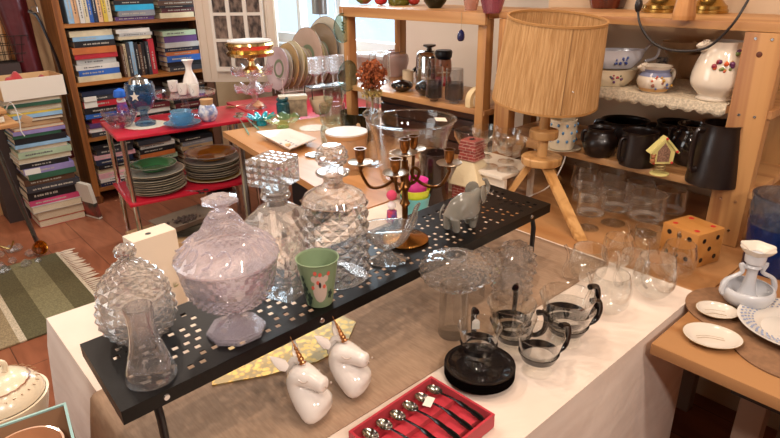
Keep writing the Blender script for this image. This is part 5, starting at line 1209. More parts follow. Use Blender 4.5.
link('seam', tube(nb(), [((rb_+.0014)*math.cos(FACE+.05), (rb_+.0014)*math.sin(FACE+.05), z_s0+.003), ((rt__+.0014)*math.cos(FACE+.05), (rt__+.0014)*math.sin(FACE+.05), z_s1-.003)], .0012, 5), M('7d5a34', .8), shd_)
g = nb()
for a in (0, 2.09, 4.19): tube(g, [(0, 0, z_s0+.05), (rb_*.97*math.cos(a), rb_*.97*math.sin(a), z_s0+.05)], .0015, 6)
link('spider', g, WIRE, lp)
link('socket', lathe(nb(), [(0, z_s0+.0505), (.015, z_s0+.0505), (.015, z_s0+.09), (0, z_s0+.09)], 20), WHITEC, lp)
link('bulb', lathe(nb(), [(0, z_s0+.0905), (.012, z_s0+.0905), (.028, z_s0+.14), (.02, z_s0+.165), (0, z_s0+.172)], 20, 3), M('e8e4dc', .3), lp)
q = lambda x, y, z: at(x, y, z)-c
link('cord', tube(nb(), [q(558, 128, .99)+Vector((.02, .03, -.05)), q(563, 118, .98), q(566, 150, .90), q(560, 170, .85), q(548, 187, .80), q(530, 196, .756), q(512, 204, .752), q(520, 212, .752)], .0022, 7, 5), M('e0d9cf', .5), lp)

# rummers (stemmed glasses)
def rummer(label, px, py, w_, yt):
    p, R, H = fD(px, py, w_, yt)
    t = thing('stemmed_glass', label, 'glass', p, 0, 'stemmed glasses below the brown pots')
    link('glass', lathe(ringt(nb(), R*.915, H, .001), [(0, 0), (R*.72, 0), (R*.70, H*.015), (R*.2, H*.05), (R*.14, H*.12), (R*.15, H*.26), (R*.5, H*.31), (R*.95, H*.40), (R*1.0, H*.45), (R*.96, H*.7), (R*.93, H), (R*.90, H), (R*.93, H*.7), (R*.95, H*.46), (R*.8, H*.40), (R*.1, H*.35), (0, H*.345)], 40), THIN, t)
    link('base_ring', lathe(nb(), [(R*.6, H*.375), (R*.88, H*.42), (R*.93, H*.445), (R*.6, H*.40), (R*.6, H*.375)], 40), glass('ffffff', .6, edge=4, body=.06), t)
for i, (x, y, w_, yt) in enumerate(((582, 200, 26, 165), (608, 206, 28, 171), (636, 216, 29, 181), (666, 224, 31, 189), (584, 213, 28, 178), (613, 223, 33, 186), (643, 233, 36, 194), (588, 228, 29, 191))):
    rummer(['clear straight-sided stemmed glass at the back left, behind the lamp leg', 'clear straight-sided stemmed glass, second of the back row', 'clear straight-sided stemmed glass, third of the back row', 'clear straight-sided stemmed glass at the right end of the back row, nearest the black pitcher',
            'clear stemmed glass in the middle of the left column beside the lamp leg', 'clear stemmed glass, middle of the front row', 'clear stemmed glass just behind the wooden die', 'clear stemmed glass closest to the lamp leg in the front row'][i], x, y, w_, yt)
# globe glasses with drinking-straw handle
def globe(label, px, py, w_, yt, ha, z=TZ+.001, group='round globe glasses with glass handles'):
    p, R, H = fT(px, py, w_, yt+.15*w_, z)
    t = thing('globe_glass', label, 'glass', p, 0, group)
    link('glass', lathe(ringt(nb(), R*.795, H, .0011), shell([(R*.3, 0), (R*.34, .001), (R*.62, H*.09), (R*.92, H*.28), (R*1.0, H*.5), (R*.96, H*.72), (R*.86, H*.92), (R*.80, H)], .0012, .003, 4), 44), THIN, t)
    c_, s_ = math.cos(ha), math.sin(ha)
    link('handle', tube(nb(), [(c_*R*.6, s_*R*.6, H*.07), (c_*R*1.1, s_*R*1.1, H*.08), (c_*R*1.32, s_*R*1.32, H*.35), (c_*R*1.12, s_*R*1.12, H*.66), (c_*R*1.16, s_*R*1.16, H*.92), (c_*R*1.34, s_*R*1.34, H*1.12)], [.0028, .003, .003, .0035, .004], 8, 5), glass('ffffff', .6), t)
HL = FACE-PI/2      # handle to the left in the photo
for a in ((607, 312, 41, 268, HL+.25, 'globe glass at the front, next to the black-banded glass handles', 1), (586, 280, 38, 242, HL+.1, 'globe glass furthest left on the cloth, behind the black-banded glasses', 1),
          (616, 265, 33, 232, HR, 'globe glass in the middle of the back row on the cloth', 1), (651, 297, 41, 251, HR+1.2, 'globe glass at the cloth edge in front of the wooden die', 1),
          (675, 277, 34, 239, HR+.9, 'globe glass standing against the front of the wooden die', 0), (645, 252, 31, 223, HL-.4, 'globe glass behind the cloth edge beside the wooden die', 0), (630, 285, 31, 248, HL+.3, 'globe glass between the back row and the cloth edge', 1)):
    if a[6]: globe(a[5], a[0], a[1], a[2], a[3], a[4])
    else: globe(a[5], a[0], a[1], a[2], a[3], a[4], DT-.0004)
# wooden die
A1, A2, A3 = at(692, 270, DT), at(711, 261, DT), at(655, 245, DT)
de = .098; dv = (at(698, 236, DT+de)-at(658, 220, DT+de)); dv.z = 0
dang = math.atan2(-dv.y, -dv.x)   # from the front corner towards the left corner
die = thing('wooden_die', 'large wooden die with black dots on its sides and red dots on top', 'die', (A1.x, A1.y, DT), dang)
lD = dv.length*.9; de2 = hz(A1, 236)
ly_ = lD
link('cube', box(nb(), 0, lD, -ly_, 0, 0, de2, .004), wood('bf8546', 'b07538', 0, 6, .3), die)
def pips(face, spots, m_):
    for u_, v_ in spots:
        g = lathe(nb(), [(0, .0008), (lD*.062, .0008), (lD*.062, -.0006), (0, -.0006)], 20)
        o = link('pip', g, m_, die)
        if face == 'top': o.matrix_local = TR(lD*u_, -ly_*v_, de2)
        if face == 'left': o.matrix_local = TR(lD*u_, 0, de2*v_) @ RX(-PI/2)
        if face == 'right': o.matrix_local = TR(0, -ly_*u_, de2*v_) @ RY(-PI/2)
BP, RP = M('16100e', .4), M('c0292a', .4)
pips('top', [(.2, .2), (.8, .2), (.2, .8), (.8, .8)], RP)
pips('left', [(.22, .80), (.5, .80), (.78, .80), (.22, .22), (.5, .22), (.78, .22)], BP)
pips('right', [(.25, .78), (.25, .22), (.5, .5), (.75, .78), (.75, .22)], BP)

# round brown cork mats and china on the right table
CK = M('8f6a4c', .8, var=.2, scale=80)
p = at(738, 312, DT); R = siz(p, 96)/2
solo('placemat', lathe(nb(), [(0, 0), (R, 0), (R, .003), (R*.98, .0036), (0, .0036)], 60), CK, 'round brown felt mat under the white candlestick and small dish', 'placemat', p)
p2 = at(792, 352, DT); R2 = siz(p2, 110)/2
solo('placemat', lathe(nb(), [(0, 0), (R2, 0), (R2, .003), (R2*.98, .0036), (0, .0036)], 60), CK, 'round brown felt mat under the blue-rimmed plate', 'placemat', p2)
def shell_dish(label, px, py, w_, z, rot, ky):
    p = at(px, py, z+.0008); R = siz(p, w_)/2
    t = thing('oval_dish', label, 'dish', p, rot)
    link('dish', lathe(nb(), shell([(R*.45, 0), (R*.5, 0), (R*.8, .005), (R, .011)], .0025, .0025, 2), 48, sy=ky, disp=lambda ph, q, zz: .02*q*math.cos(3*ph)), M('ddd3c6', .15, coat=.6), t)
    link('gold_rim', tube(nb(), [(R*1.005*(1+.02*math.cos(3*a))*math.cos(a), R*1.005*(1+.02*math.cos(3*a))*ky*math.sin(a), .0108) for a in [i*PI/20 for i in range(40)]], .0007, 5, closed=True), M('a98a58', .3, .6), t)
    g = nb(); r_ = random.Random(int(px))
    for i in range(3): y0 = r_.uniform(-.4, .4)*R*ky; tube(g, [(-R*.5, y0, .0028), (-R*.1, y0+R*.12, .0028), (R*.45, y0+R*.05, .0028)], .0006, 4, 4)
    link('relief_lines', g, M('b8a894', .3), t)
shell_dish('white oval gilt-edged dish at the corner of the right table', 711, 340, 54, DT, -YAW-.28, .86)
shell_dish('small white oval gilt-edged dish behind the larger one', 716, 314, 39, DT+.0038, -YAW-.3, .86)
p = at(794, 333, DT+.0044); R = siz(p, 104)/2
bp_ = thing('dinner_plate', 'large white plate with blue basket-weave rim at the right edge', 'plate', p)
link('dish', lathe(nb(), shell([(R*.5, 0), (R*.55, 0), (R*.62, .006), (R*.68, .010), (R*.9, .018), (R, .021)], .003, .003, 2), 64), M('dbd5cc', .15, coat=.6), bp_)
g = nb()
for i in range(44):
    a = 2*PI*i/44
    for j in range(4):
        r = R*(.72+.065*j); a2 = a+(j % 2)*PI/44; z = .0148+(r-R*.68)/(R*.32)*.0095
        ball(g, (r*math.cos(a2), r*math.sin(a2), z), .0032*(r/R), (1, 1, .35), 6)
link('weave_relief', g, M('8d9ab8', .25, coat=.4), bp_)
# white candlestick with double loop handles
p, R, H = fD(744, 304, 49, 248, DT+.0038)
cs2 = thing('candlestick', 'white china candlestick with two loop handles and flared top', 'candlestick', p, FACE+PI/2)
CW = M('c9cbd0', .18, coat=.5)
link('base_bowl', lathe(nb(), shell([(R*.5, 0), (R*.6, .002), (R*.85, H*.10), (R*1.0, H*.26), (R*.93, H*.33)], .004, .006, 3), 48), CW, cs2)
link('stem', lathe(nb(), [(0, .0065), (R*.55, .008), (R*.35, H*.2), (R*.22, H*.42), (R*.2, H*.62), (R*.3, H*.68), (R*.22, H*.72), (R*.36, H*.76), (R*.38, H*.9), (R*.30, H*.9), (0, H*.85)], 32, 2), CW, cs2)
link('flared_top', lathe(nb(), [(R*.38, H*.90), (R*.56, H*.97), (R*.64, H*1.02), (R*.54, H*1.0), (R*.3, H*.93), (R*.28, H*.905)], 48, disp=lambda ph, q, z: .06*q*math.cos(6*ph)), M('ddd5c8', .18, coat=.5), cs2)
for s_ in (-1, 1): link('handle', tube(nb(), [(s_*R*.24, 0, H*.66), (s_*R*.5, 0, H*.72), (s_*R*.42, 0, H*.58), (s_*R*.9, 0, H*.46), (s_*R*1.06, 0, H*.28), (s_*R*.93, 0, H*.2)], [.004, .005, .0045, .006, .006], 8, 5, flat=1), CW, cs2)
g = nb(); 
for a in (-1.2, -1.9): tube(g, [(R*.3*math.cos(a), R*.55*math.sin(a), H*.14), (R*.6*math.cos(a), R*.8*math.sin(a), H*.15), (R*.7*math.cos(a), R*.7*math.sin(a), H*.2)], .0035, 6, 4)
link('flower_relief', g, M('ddd8d2', .15), cs2)
# blue cut glass vase
p, R, H = fD(768, 272, 52, 194); p, R, H = fD(771, 268, 60, 196)
BGV = glass('6f9ad0', .45, ior=1.5, body=.30, bodycol='1c3f86'); BGT = glass('dfe6ee', .5, body=.06, bodycol='7f97b8')
bv = thing('blue_glass_vase', 'tall blue cut glass vase with clear upper part at the right edge', 'vase', p)
link('vase', lathe(nb(), shell([(R*.8, 0), (R*.85, .003), (R*.9, H*.3), (R*.95, H*.62)], .005, .01, 6), 60, disp=lambda ph, q, z: .002*abs(math.sin(6*ph+z*60))*abs(math.sin(6*ph-z*60))), BGV, bv, ang=20)
link('upper_cut_glass', lathe(nb(), [(R*.955-.005, H*.625)]+[(R*(.955+.05*i/10), H*(.625+.375*i/10)) for i in range(11)]+[(R-.006, H)]+[(R*(.955+.05*i/10)-.006, H*(.625+.375*i/10)) for i in range(9, -1, -1)], 72, disp=lambda ph, q, z: .003*abs(math.sin(8*ph+z*70))*abs(math.sin(8*ph-z*70))), BGT, bv, ang=20)

# white wooden riser with coupe glasses
r0 = at(505, 160, .86)
ws = thing('white_riser', 'small white wooden riser stand carrying coupe glasses behind the lamp', 'stand', (1.465, 1.03, DT), 0)
WHW = M('ddd0be', .6)
link('top', box(nb(), -.10, .085, -.02, .205, .095, .107, .003), WHW, ws)
g = nb(); xs_ = [-.02+.2*i/14 for i in range(15)]
arc = [(.005+.175*i/14, .06*math.sin(PI*i/14)) for i in range(15)]
pts_ = [(-.02, 0), (-.02, .0945), (.205, .0945), (.205, 0), (.185, 0)]+[(y, z+.012) for y, z in arc[::-1]]+[(.0, 0)]
va = [g.verts.new((-.088, y, z)) for y, z in pts_]; vb = [g.verts.new((-.076, y, z)) for y, z in pts_]
g.faces.new(va); g.faces.new(vb[::-1])
for i in range(len(pts_)): g.faces.new((va[i], va[(i+1) % len(pts_)], vb[(i+1) % len(pts_)], vb[i]))
link('arched_side', g, WHW, ws, True)
link('lower_rail', box(nb(), -.10, -.0885, -.02, .205, .0, .01), WHW, ws); link('side_leg', box(nb(), .06, .075, -.015, .0, 0, .0945), WHW, ws); link('side_leg', box(nb(), .06, .075, .18, .195, 0, .0945), WHW, ws)
ZT_ = DT+.1075
for i, (x, y, w_, yt) in enumerate(((472, 156, 27, 112), (511, 158, 33, 112), (496, 148, 26, 108), (552, 160, 34, 122), (520, 148, 26, 110))):
    p = at(488 if i == 0 else x, y if i else 154, ZT_)
    p = {0: Vector((1.415, 1.195, ZT_)), 1: Vector((1.415, 1.105, ZT_)), 2: Vector((1.49, 1.185, ZT_)), 3: Vector((1.43, 1.04, ZT_)), 4: Vector((1.50, 1.10, ZT_))}[i]
    R = siz(p, w_)/2; H = .105
    t = thing('coupe_glass', ['coupe glass on the white riser, nearest the brick house', 'coupe glass in the middle of the white riser', 'coupe glass at the back left of the white riser', 'coupe glass on the white riser behind the lamp pole', 'coupe glass at the back middle of the white riser'][i], 'glass', p, 0, 'coupe glasses on the white riser')
    link('glass', lathe(nb(), [(0, 0), (R*.65, 0), (R*.6, .003), (.004, .008), (.0035, H*.4), (.005, H*.45), (R*.6, H*.55), (R*.95, H*.78), (R, H*.97), (R*.97, H*.97), (R*.9, H*.78), (R*.5, H*.57), (0, H*.5)], 36), THIN, t)

# ================================================================== right shelving: objects
Z3, Z2, Z1 = .9055, 1.1085, 1.3055
BRP = M('1d120f', .35, coat=.15, var=.2, scale=25)
def pot(name, label, cat, x, y, w_, yt, z, prof, m_, handles=(), cx=None, th=.004, k=3, hy=(.45, .85), ho=1.35):
    p = at(x, y, z) if cx is None else Vector((cx, 0, 0))
    p.z = z+.0006; R, H = siz(p, w_)/2, hz(p, yt+.10*w_)
    t = thing(name, label, cat, p)
    link('body', lathe(nb(), shell([(R*a, H*b) for a, b in prof], th, th, k), 40), m_, t)
    for ha in handles:
        c_, s_ = math.cos(ha), math.sin(ha); q = [f for f in prof]
        link('handle', tube(nb(), [(c_*R*.9, s_*R*.9, H*hy[1]), (c_*R*ho, s_*R*ho, H*(hy[1]-.02)), (c_*R*ho, s_*R*ho, H*(hy[0]+.05)), (c_*R*.92, s_*R*.92, H*hy[0])], R*.10, 8, 4, flat=1.3), m_, t)
    return t, p, R, H
BEL = [(.6, 0), (.72, .02), (1, .38), (.96, .62), (.74, .86), (.78, .95), (.8, 1)]
CYL = [(.92, 0), (.97, .02), (1, .3), (.96, .9), (1.0, 1)]
pot('stoneware_pot', 'small round-bellied brown stoneware pot at the left of the lower shelf', 'pot', 598, 155, 33, 124, Z3, BEL, BRP, (HL+.1,), hy=(.55, .9), ho=1.1)
pot('stoneware_mug', 'straight brown stoneware mug beside the birdhouse ornament', 'pot', 636, 164, 35, 127, Z3, CYL, BRP, (HL+.3,), hy=(.2, .8), ho=1.25)
pot('stoneware_pot', 'wide dark brown stoneware pot at the back of the lower shelf', 'pot', 622, 143, 46, 115, Z3, [(.8, 0), (.95, .2), (1, .6), (.95, .9), (1, 1)], BRP, (HL,), hy=(.6, .95), ho=1.2)
pot('stoneware_pot', 'dark brown bellied pot at the back behind the birdhouse ornament', 'pot', 672, 150, 46, 117, Z3, BEL, BRP, (HL,), hy=(.5, .9), ho=1.15)
pot('stoneware_pot', 'dark glossy brown bellied jug between the birdhouse and the tall pitcher', 'pot', 688, 163, 40, 120, Z3, BEL, M('1f1615', .15, coat=.6), (HL,), hy=(.5, .9), ho=1.15)
pot('stoneware_pitcher', 'tall slanting dark brown stoneware pitcher against the shelf post', 'pitcher', 712, 181, 50, 118, Z3, [(.95, 0), (1, .02), (.88, .5), (.74, .95), (.8, 1)], BRP, (HL+.25,), hy=(.25, .9), ho=1.2)
# mug with blue pattern on a saucer at the left end (seen beside the lamp pole)
t, p, R, H = pot('patterned_mug', 'cream mug with blue dot pattern on the lower shelf behind the lamp', 'mug', 561, 147, 27, 116, Z3+.006, [(.85, 0), (.9, .02), (1, .4), (.98, 1)], CREAM)
g = nb()
for i in range(10):
    a = i*2*PI/10
    for z in (.3, .6, .85): ball(g, (R*.995*math.cos(a+z), R*.995*math.sin(a+z), H*z), R*.10, (1, 1, 1.2), 8)
link('blue_dots', g, M('5f8fba', .3), t)
plate('saucer', 'cream saucer under the blue-dotted mug', 'saucer', (p.x, p.y, Z3+.0006), R*1.4, .006, CREAM)
# birdhouse on a spring
p = at(659, 174, Z3); p.z = Z3+.0006; H = hz(p, 136); k_ = siz(p, 1)
bhs = thing('birdhouse_ornament', 'yellow birdhouse ornament with red dots and tiny bear on a wobbling spring', 'ornament', p, FACE+PI/2)
YL = M('d9cd84', .5)
link('base', lathe(nb(), [(0, 0), (k_*9, 0), (k_*9, .003), (0, .004)], 28), YL, bhs)
link('spring', tube(nb(), [(k_*5*(1-.1*i/40)*math.cos(i*.5), k_*5*math.sin(i*.5)*(1-.1*i/40), .004+H*.22*i/40) for i in range(41)], .0011, 6), M('b9a878', .35, .5), bhs)
w_ = k_*10; zb_ = H*.29; zw = H*.62; zt_ = H
g = nb(); pts_ = [(-w_, zb_), (w_, zb_), (w_*1.1, zw), (0, zt_*.95), (-w_*1.1, zw)]
def slab(g, pts, y0, y1):
    a = [g.verts.new((x, y0, z)) for x, z in pts]; b = [g.verts.new((x, y1, z)) for x, z in pts]
    g.faces.new(a); g.faces.new(b[::-1])
    for i in range(len(pts)): g.faces.new((a[i], a[(i+1) % len(pts)], b[(i+1) % len(pts)], b[i]))
slab(g, pts_, -.008, .008); link('house', g, YL, bhs, True)
g = nb(); slab(g, [(-w_*.6, zb_+.006), (w_*.6, zb_+.006), (w_*.62, zw), (0, zt_*.84), (-w_*.62, zw)], -.0088, -.0081); link('mesh_panel', g, M('a07a64', .9, c2='6e5040', scale=300), bhs, True)
for s_ in (-1, 1):
    g = nb(); slab(g, [(0, zt_), (s_*w_*1.5, zw*.96), (s_*w_*1.35, zw*.90), (0, zt_*.93)], -.013, .013); link('roof', g, YL, bhs, True)
g = nb()
for x, z in ((-.9*w_, zb_+.003), (.9*w_, zb_+.003), (w_*1.2, zw), (0, zt_*.955)): ball(g, (x, -.0135 if z > zb_+.01 else -.009, z), k_*1.4, seg=8)
link('red_dots', g, M('bd2a2a', .4), bhs)
g = nb(); ball(g, (-w_*1.1, -.014, zb_+k_*4), k_*2.6, seg=10); ball(g, (-w_*1.1, -.014, zb_+k_*8), k_*2.2, seg=10); ball(g, (-w_*1.3, -.014, zb_+k_*10), k_*.9, seg=8); ball(g, (-w_*.9, -.014, zb_+k_*10), k_*.9, seg=8)
link('bear', g, M('9a5f38', .7), bhs)
# second board: doily runner
g = nb(); n_ = 60
vs = []
for i in range(n_+1):
    y = .51+(1.14-.51)*i/n_; sc_ = .010*abs(math.sin(i*.9))
    vs.append([g.verts.new((x, y, z)) for x, z in ((1.90, Z2+.001), (1.62, Z2+.001), (1.588, Z2+.0012), (1.5865, Z2-.012-sc_*.5), (1.586, Z2-.020-sc_))])
for A, B in zip(vs, vs[1:]):
    for i in range(4): g.faces.new((A[i], A[i+1], B[i+1], B[i]))
dr_ = solo('lace_runner', g, M('d8c9b0', .9, bump=.6, bscale=300, var=.35, scale=160), 'cream lace runner hanging over the edge of the china shelf', 'doily', ang=80)
sm = dr_.modifiers.new('thickness', 'SOLIDIFY'); sm.thickness = .0012; sm.offset = 1
ZD = Z2+.0028
def flowers(t, R, H, a0, z0, s_, cols, n=7, rf=lambda z: 1.0, seed=1):
    r_ = random.Random(seed); g = {}
    for i in range(n):
        c_ = cols[i % len(cols)]; a = a0+r_.uniform(-1, 1)*s_; z = z0+r_.uniform(-1, 1)*s_*.5*R/H; rr = R*rf(z)
        g.setdefault(c_, nb()); ball(g[c_], (rr*math.cos(a), rr*math.sin(a), H*z), R*r_.uniform(.05, .11), (1, 1, 1), 8)
    for c_, b_ in g.items(): link('flower_motif', b_, M(c_, .3), t)
# large floral jug
t, p, R, H = pot('floral_jug', 'large cream octagonal jug with orange and purple flower spray', 'jug', 713, 99, 48, 36, ZD, [(.66, 0), (.68, .03), (.6, .07), (.92, .22), (1, .36), (.92, .58), (.74, .80), (.70, .9), (.78, 1)], M('ddd0be', .15, coat=.6), (HR,), hy=(.4, .9), ho=1.25)
link('spout', lathe(nb(), [(.0, 0), (R*.18, 0), (R*.26, H*.12), (R*.2, H*.12), (0, H*.03)], 16), M('ddd0be', .15, coat=.6), t).matrix_local = TR(math.cos(HL)*R*.72, math.sin(HL)*R*.72, H*.86) @ RZ(HL) @ RY(.5)
flowers(t, R, H, FACE-.35, .62, .38, ['c4552c', '5c2a50', '8a2a3a', 'b88a3a', '6f7a48'], 16, lambda z: .93 if z < .66 else .86, 5)
flowers(t, R, H, FACE+.35, .84, .12, ['5c2a50', '6f7a48'], 5, lambda z: .745, 6)
# creamer
t, p, R, H = pot('creamer', 'small creamer with blue collar and flower garland in front', 'jug', 653, 91, 33, 62, ZD, [(.65, 0), (.75, .02), (1, .35), (.95, .58), (.72, .76), (.8, .9), (.9, 1)], M('ddd0be', .15, coat=.6), (HR+.1,), hy=(.35, .75), ho=1.5)
link('blue_collar', lathe(nb(), [(R*.90+.001, H*.62), (R*.73+.001, H*.76), (R*.80+.001, H*.88)], 40), M('7d83a0', .2, coat=.4), t)
link('tan_foot_band', lathe(nb(), [(R*.77+.001, H*.035), (R*.9+.0015, H*.17)], 40), M('c79a62', .2, coat=.4), t)
flowers(t, R, H, FACE+.1, .42, .75, ['c4552c', '4f5f90', 'b88a3a', '8a5a4a'], 12, lambda z: 1.0, 8)
link('spout', lathe(nb(), [(.0, 0), (R*.2, 0), (R*.32, H*.2), (R*.26, H*.2), (0, H*.04)], 16), M('ddd0be', .15, coat=.6), t).matrix_local = TR(math.cos(HL)*R*.72, math.sin(HL)*R*.72, H*.84) @ RZ(HL) @ RY(.5)
# stacked oval dishes on the left
def oval(name, label, cat, x, y, w_, h_, z, m_, ry=.6, motif=None, hd=False, seed=1, z0=None):
    p = at(x, y, z0 or z); p.z = z; R = siz(p, w_)/2; t = thing(name, label, cat, p, FACE+PI/2)
    link('body', lathe(nb(), shell([(R*.6, 0), (R*.66, .003), (R*.9, h_*.45), (R*.97, h_*.8), (R*1.04, h_)], .004, .004, 3), 44, sy=ry, disp=lambda ph, q, zz: .02*q*math.cos(8*ph)), m_, t)
    if hd: link('handle', tube(nb(), [(R*.9, 0, h_*.75), (R*1.2, 0, h_*1.25), (R*1.5, 0, h_*1.1), (R*1.45, 0, h_*.55), (R*1.05, 0, h_*.35)], .004, 8, 4), m_, t)
    if motif:
        r_ = random.Random(seed); g = {}
        for i in range(12):
            c_ = motif[i % len(motif)]; a = -PI/2+r_.uniform(-.3, .3); z_ = h_*.5+r_.uniform(-1, 1)*h_*.2
            g.setdefault(c_, nb()); ball(g[c_], (R*.93*math.cos(a), R*.93*ry*math.sin(a), z_), R*r_.uniform(.03, .06), seg=8)
        for c_, b_ in g.items(): link('flower_motif', b_, M(c_, .3), t)
    return t
oval('serving_bowl', 'cream oval bowl with red flower motif at the bottom left of the china shelf', 'bowl', 611, 85, 50, .048, ZD, M('d8c8ab', .2, coat=.4), .6, ['9a3040', '4a5a38', '6a4a6a'], seed=3)
oval('sauce_boat', 'pale grey-blue sauce boat with blue flower motif stacked on the cream bowl', 'sauce boat', 613, 85, 54, .052, ZD+.049, M('c3c2c8', .2, coat=.4), .5, ['2f3f80', '4a5a90'], True, seed=4, z0=ZD)
oval('sauce_boat', 'cream sauce boat with loop handle behind the blue-flowered one', 'sauce boat', 606, 62, 46, .05, Z2+.003, M('d2b894', .2, coat=.4), .55, None, True)
oval('tea_cup', 'small cream cup with ring handle at the back of the china shelf', 'cup', 648, 66, 22, .045, Z2+.003, M('d2b894', .2, coat=.4), .9, None, True)
# white mug tree / curved vase in the middle
t, p, R, H = pot('white_mortar', 'white flared china mortar behind the creamer', 'vase', 674, 76, 32, 38, Z2+.003, [(.55, 0), (.6, .02), (.5, .5), (.9, .75), (1, 1)], M('d9c6ac', .2, coat=.4))
pot('white_jug', 'plain cream jug with tall curved handle behind the floral jug', 'jug', 686, 76, 30, 50, Z2+.003, [(.7, 0), (.8, .05), (1, .4), (.9, .9), (.95, 1)], M('d9c6ac', .2, coat=.4), (HL,), hy=(.1, .9), ho=1.2)
p = at(672, 75, Z2); solo('patterned_box', box(nb(), -.03, .03, -.05, .05, 0, .05, .002), M('3a2420', .4, c2='b9a68a', scale=70), 'small dark patterned box between the creamer and the floral jug', 'box', (p.x+.01, p.y, Z2+.003))
# top board
t, p, R, H = pot('brown_pot', 'glossy streaked brown ceramic pot on the top board', 'pot', 607, 8, 38, -22, Z1, [(.8, 0), (.85, .05), (1, .5), (1, 1)], M('6b2a18', .15, coat=.6, c2='3a1610', scale=20, stretch=(1, 1, .15)))
for (x, y, w_, yt, lb) in ((661, 12, 38, -25, 'brass lamp base with stepped round foot, left of the wooden block'), (708, 13, 36, -25, 'brass lamp base with stepped round foot, right of the wooden block')):
    p = at(x, y, Z1); p.z = Z1+.0006; R, H = siz(p, w_)/2, .14
    t = thing('brass_lamp_base', lb, 'lamp', p)
    link('base', lathe(nb(), [(0, 0), (R, 0), (R, H*.06), (R*.93, H*.08), (R*.92, H*.14), (R*.8, H*.17), (R*.5, H*.3), (R*.42, H*.6), (R*.5, H), (0, H)], 40), M('b8924e', .25, 1), t)
p = at(683, 20, Z1); p.z = Z1+.0006
solo('wooden_ornament', lathe(nb(), [(0, 0), (.026, 0), (.027, .01), (.022, .05), (.028, .08), (.02, .12), (0, .12)], 10), wood('c08a55', '9c6636', 2, 12), 'carved light wooden block at the front of the top board', 'ornament', p, flat=True)
p = at(757, 11, Z1); R = siz(p, 62)/2
sil = thing('silver_dish', 'oval silver plated dish with dark green glass on top, right end of the top board', 'dish', (max(p.x, 1.70), p.y, Z1+.0006), 0)
link('dish', lathe(nb(), [(0, 0), (R*.7, 0), (R*.72, .012), (R*.85, .016), (R, .03), (R*.98, .036), (R*.8, .025), (0, .022)], 44, sx=.75), CHROME, sil)
link('green_glass', lathe(nb(), [(0, .0225), (R*.3, .0225), (R*.4, .05), (R*.35, .075), (0, .075)], 28), M('1f3a2c', .12, coat=.6), sil)
crd = [(638, 10), (640, 24), (650, 40), (666, 49), (690, 51), (708, 47), (722, 36), (736, 20), (746, 12)]
pts_ = []
for i, (x, y) in enumerate(crd):
    q_ = atX(x, y, 1.575 if 0 < i < len(crd)-1 else 1.60); pts_.append(q_)
pts_[0].z = max(pts_[0].z, Z1+.005); pts_[-1].z = max(pts_[-1].z, Z1+.05)
cc = thing('power_cord', 'black electric cord with switch drooping from the top board', 'cord', (0, 0, 0)); link('cable', tube(nb(), pts_, .0032, 8, 5), M('1c1514', .5), cc)
link('switch', ball(nb(), (0, 0, 0), .012, (1, .8, 1.6), 12), M('1c1514', .4), cc).location = pts_[0]+Vector((0, 0, .012))
q0 = [atX(x, y, 1.70) for x, y in ((690, 27), (700, 33), (712, 33), (722, 28))]
# wait items on the back: blank

# ================================================================== window shelf unit: objects
ZW, ZWT = .9785, 1.3005
def wpot(name, label, cat, x, y, w_, yt, z, prof, m_, **k):
    return pot(name, label, cat, x, y, w_, yt, z, prof, m_, **k)
BALLP = [(.4, 0), (.5, .02), (.9, .3), (1, .52), (.85, .8), (.45, .97), (.3, 1)]
for (x, y, w_, yt, lb) in ((402, 91, 22, 78, 'round black glazed candle bowl on the window shelf, left one'), (427, 95, 24, 78, 'round black glazed candle bowl on the window shelf, behind the smoked glasses')):
    t, p, R, H = wpot('black_bowl', lb, 'bowl', x, y, w_, yt, ZW, BALLP, GBLACK)
    for i in range(3): link('gold_dot', ball(nb(), (R*math.cos(FACE-.5+i*.5), R*math.sin(FACE-.5+i*.5), H*.52), .0025), GOLD, t)
SMT = [(.45, 0), (.5, .05), (.55, .12), (.92, .2), (.95, .5), (.9, 1)]
for (x, y, w_, yt, z, lb) in ((434, 104, 18, 86, ZW, 'smoked glass tumbler under the left stacked one'), (454, 106, 20, 86, ZW, 'smoked glass tumbler under the right stacked one'), (434, 104, 19, 68, 0, 'clear-topped smoked tumbler stacked on the left one'), (454, 106, 19, 68, 0, 'clear-topped smoked tumbler stacked on the right one')):
    p = at(x, y-3, ZW); p.z = ZW+.0006+(.05 if z == 0 else 0); R = siz(p, w_)/2
    solo('smoked_tumbler', lathe(nb(), shell([(R*a, .074*b) for a, b in SMT], .0015, .01, 0), 32), SMOKE if z else glass('f2f2f3', 1, edge=1.5), lb, 'glass', p, group='smoked tumblers on the window shelf')
# coffee pot
t, p, R, H = wpot('coffee_pot', 'shiny steel coffee pot with dark knob and handle on the window shelf', 'coffee pot', 429, 80, 28, 47, ZW, [(.9, 0), (1, .05), (.95, .5), (.88, .85), (.6, .98), (.2, 1)], CHROME)
link('knob', lathe(nb(), [(0, H), (R*.2, H*1.0), (R*.15, H*1.06), (R*.45, H*1.12), (R*.45, H*1.17), (0, H*1.18)], 20), M('4a3a30', .3, .6), t)
link('handle', tube(nb(), [(math.cos(HL)*R*.3, math.sin(HL)*R*.3-.0, H*.62), (math.cos(HL)*R*1.3, math.sin(HL)*R*1.3, H*.25)], .008, 8), GBLACK, t)
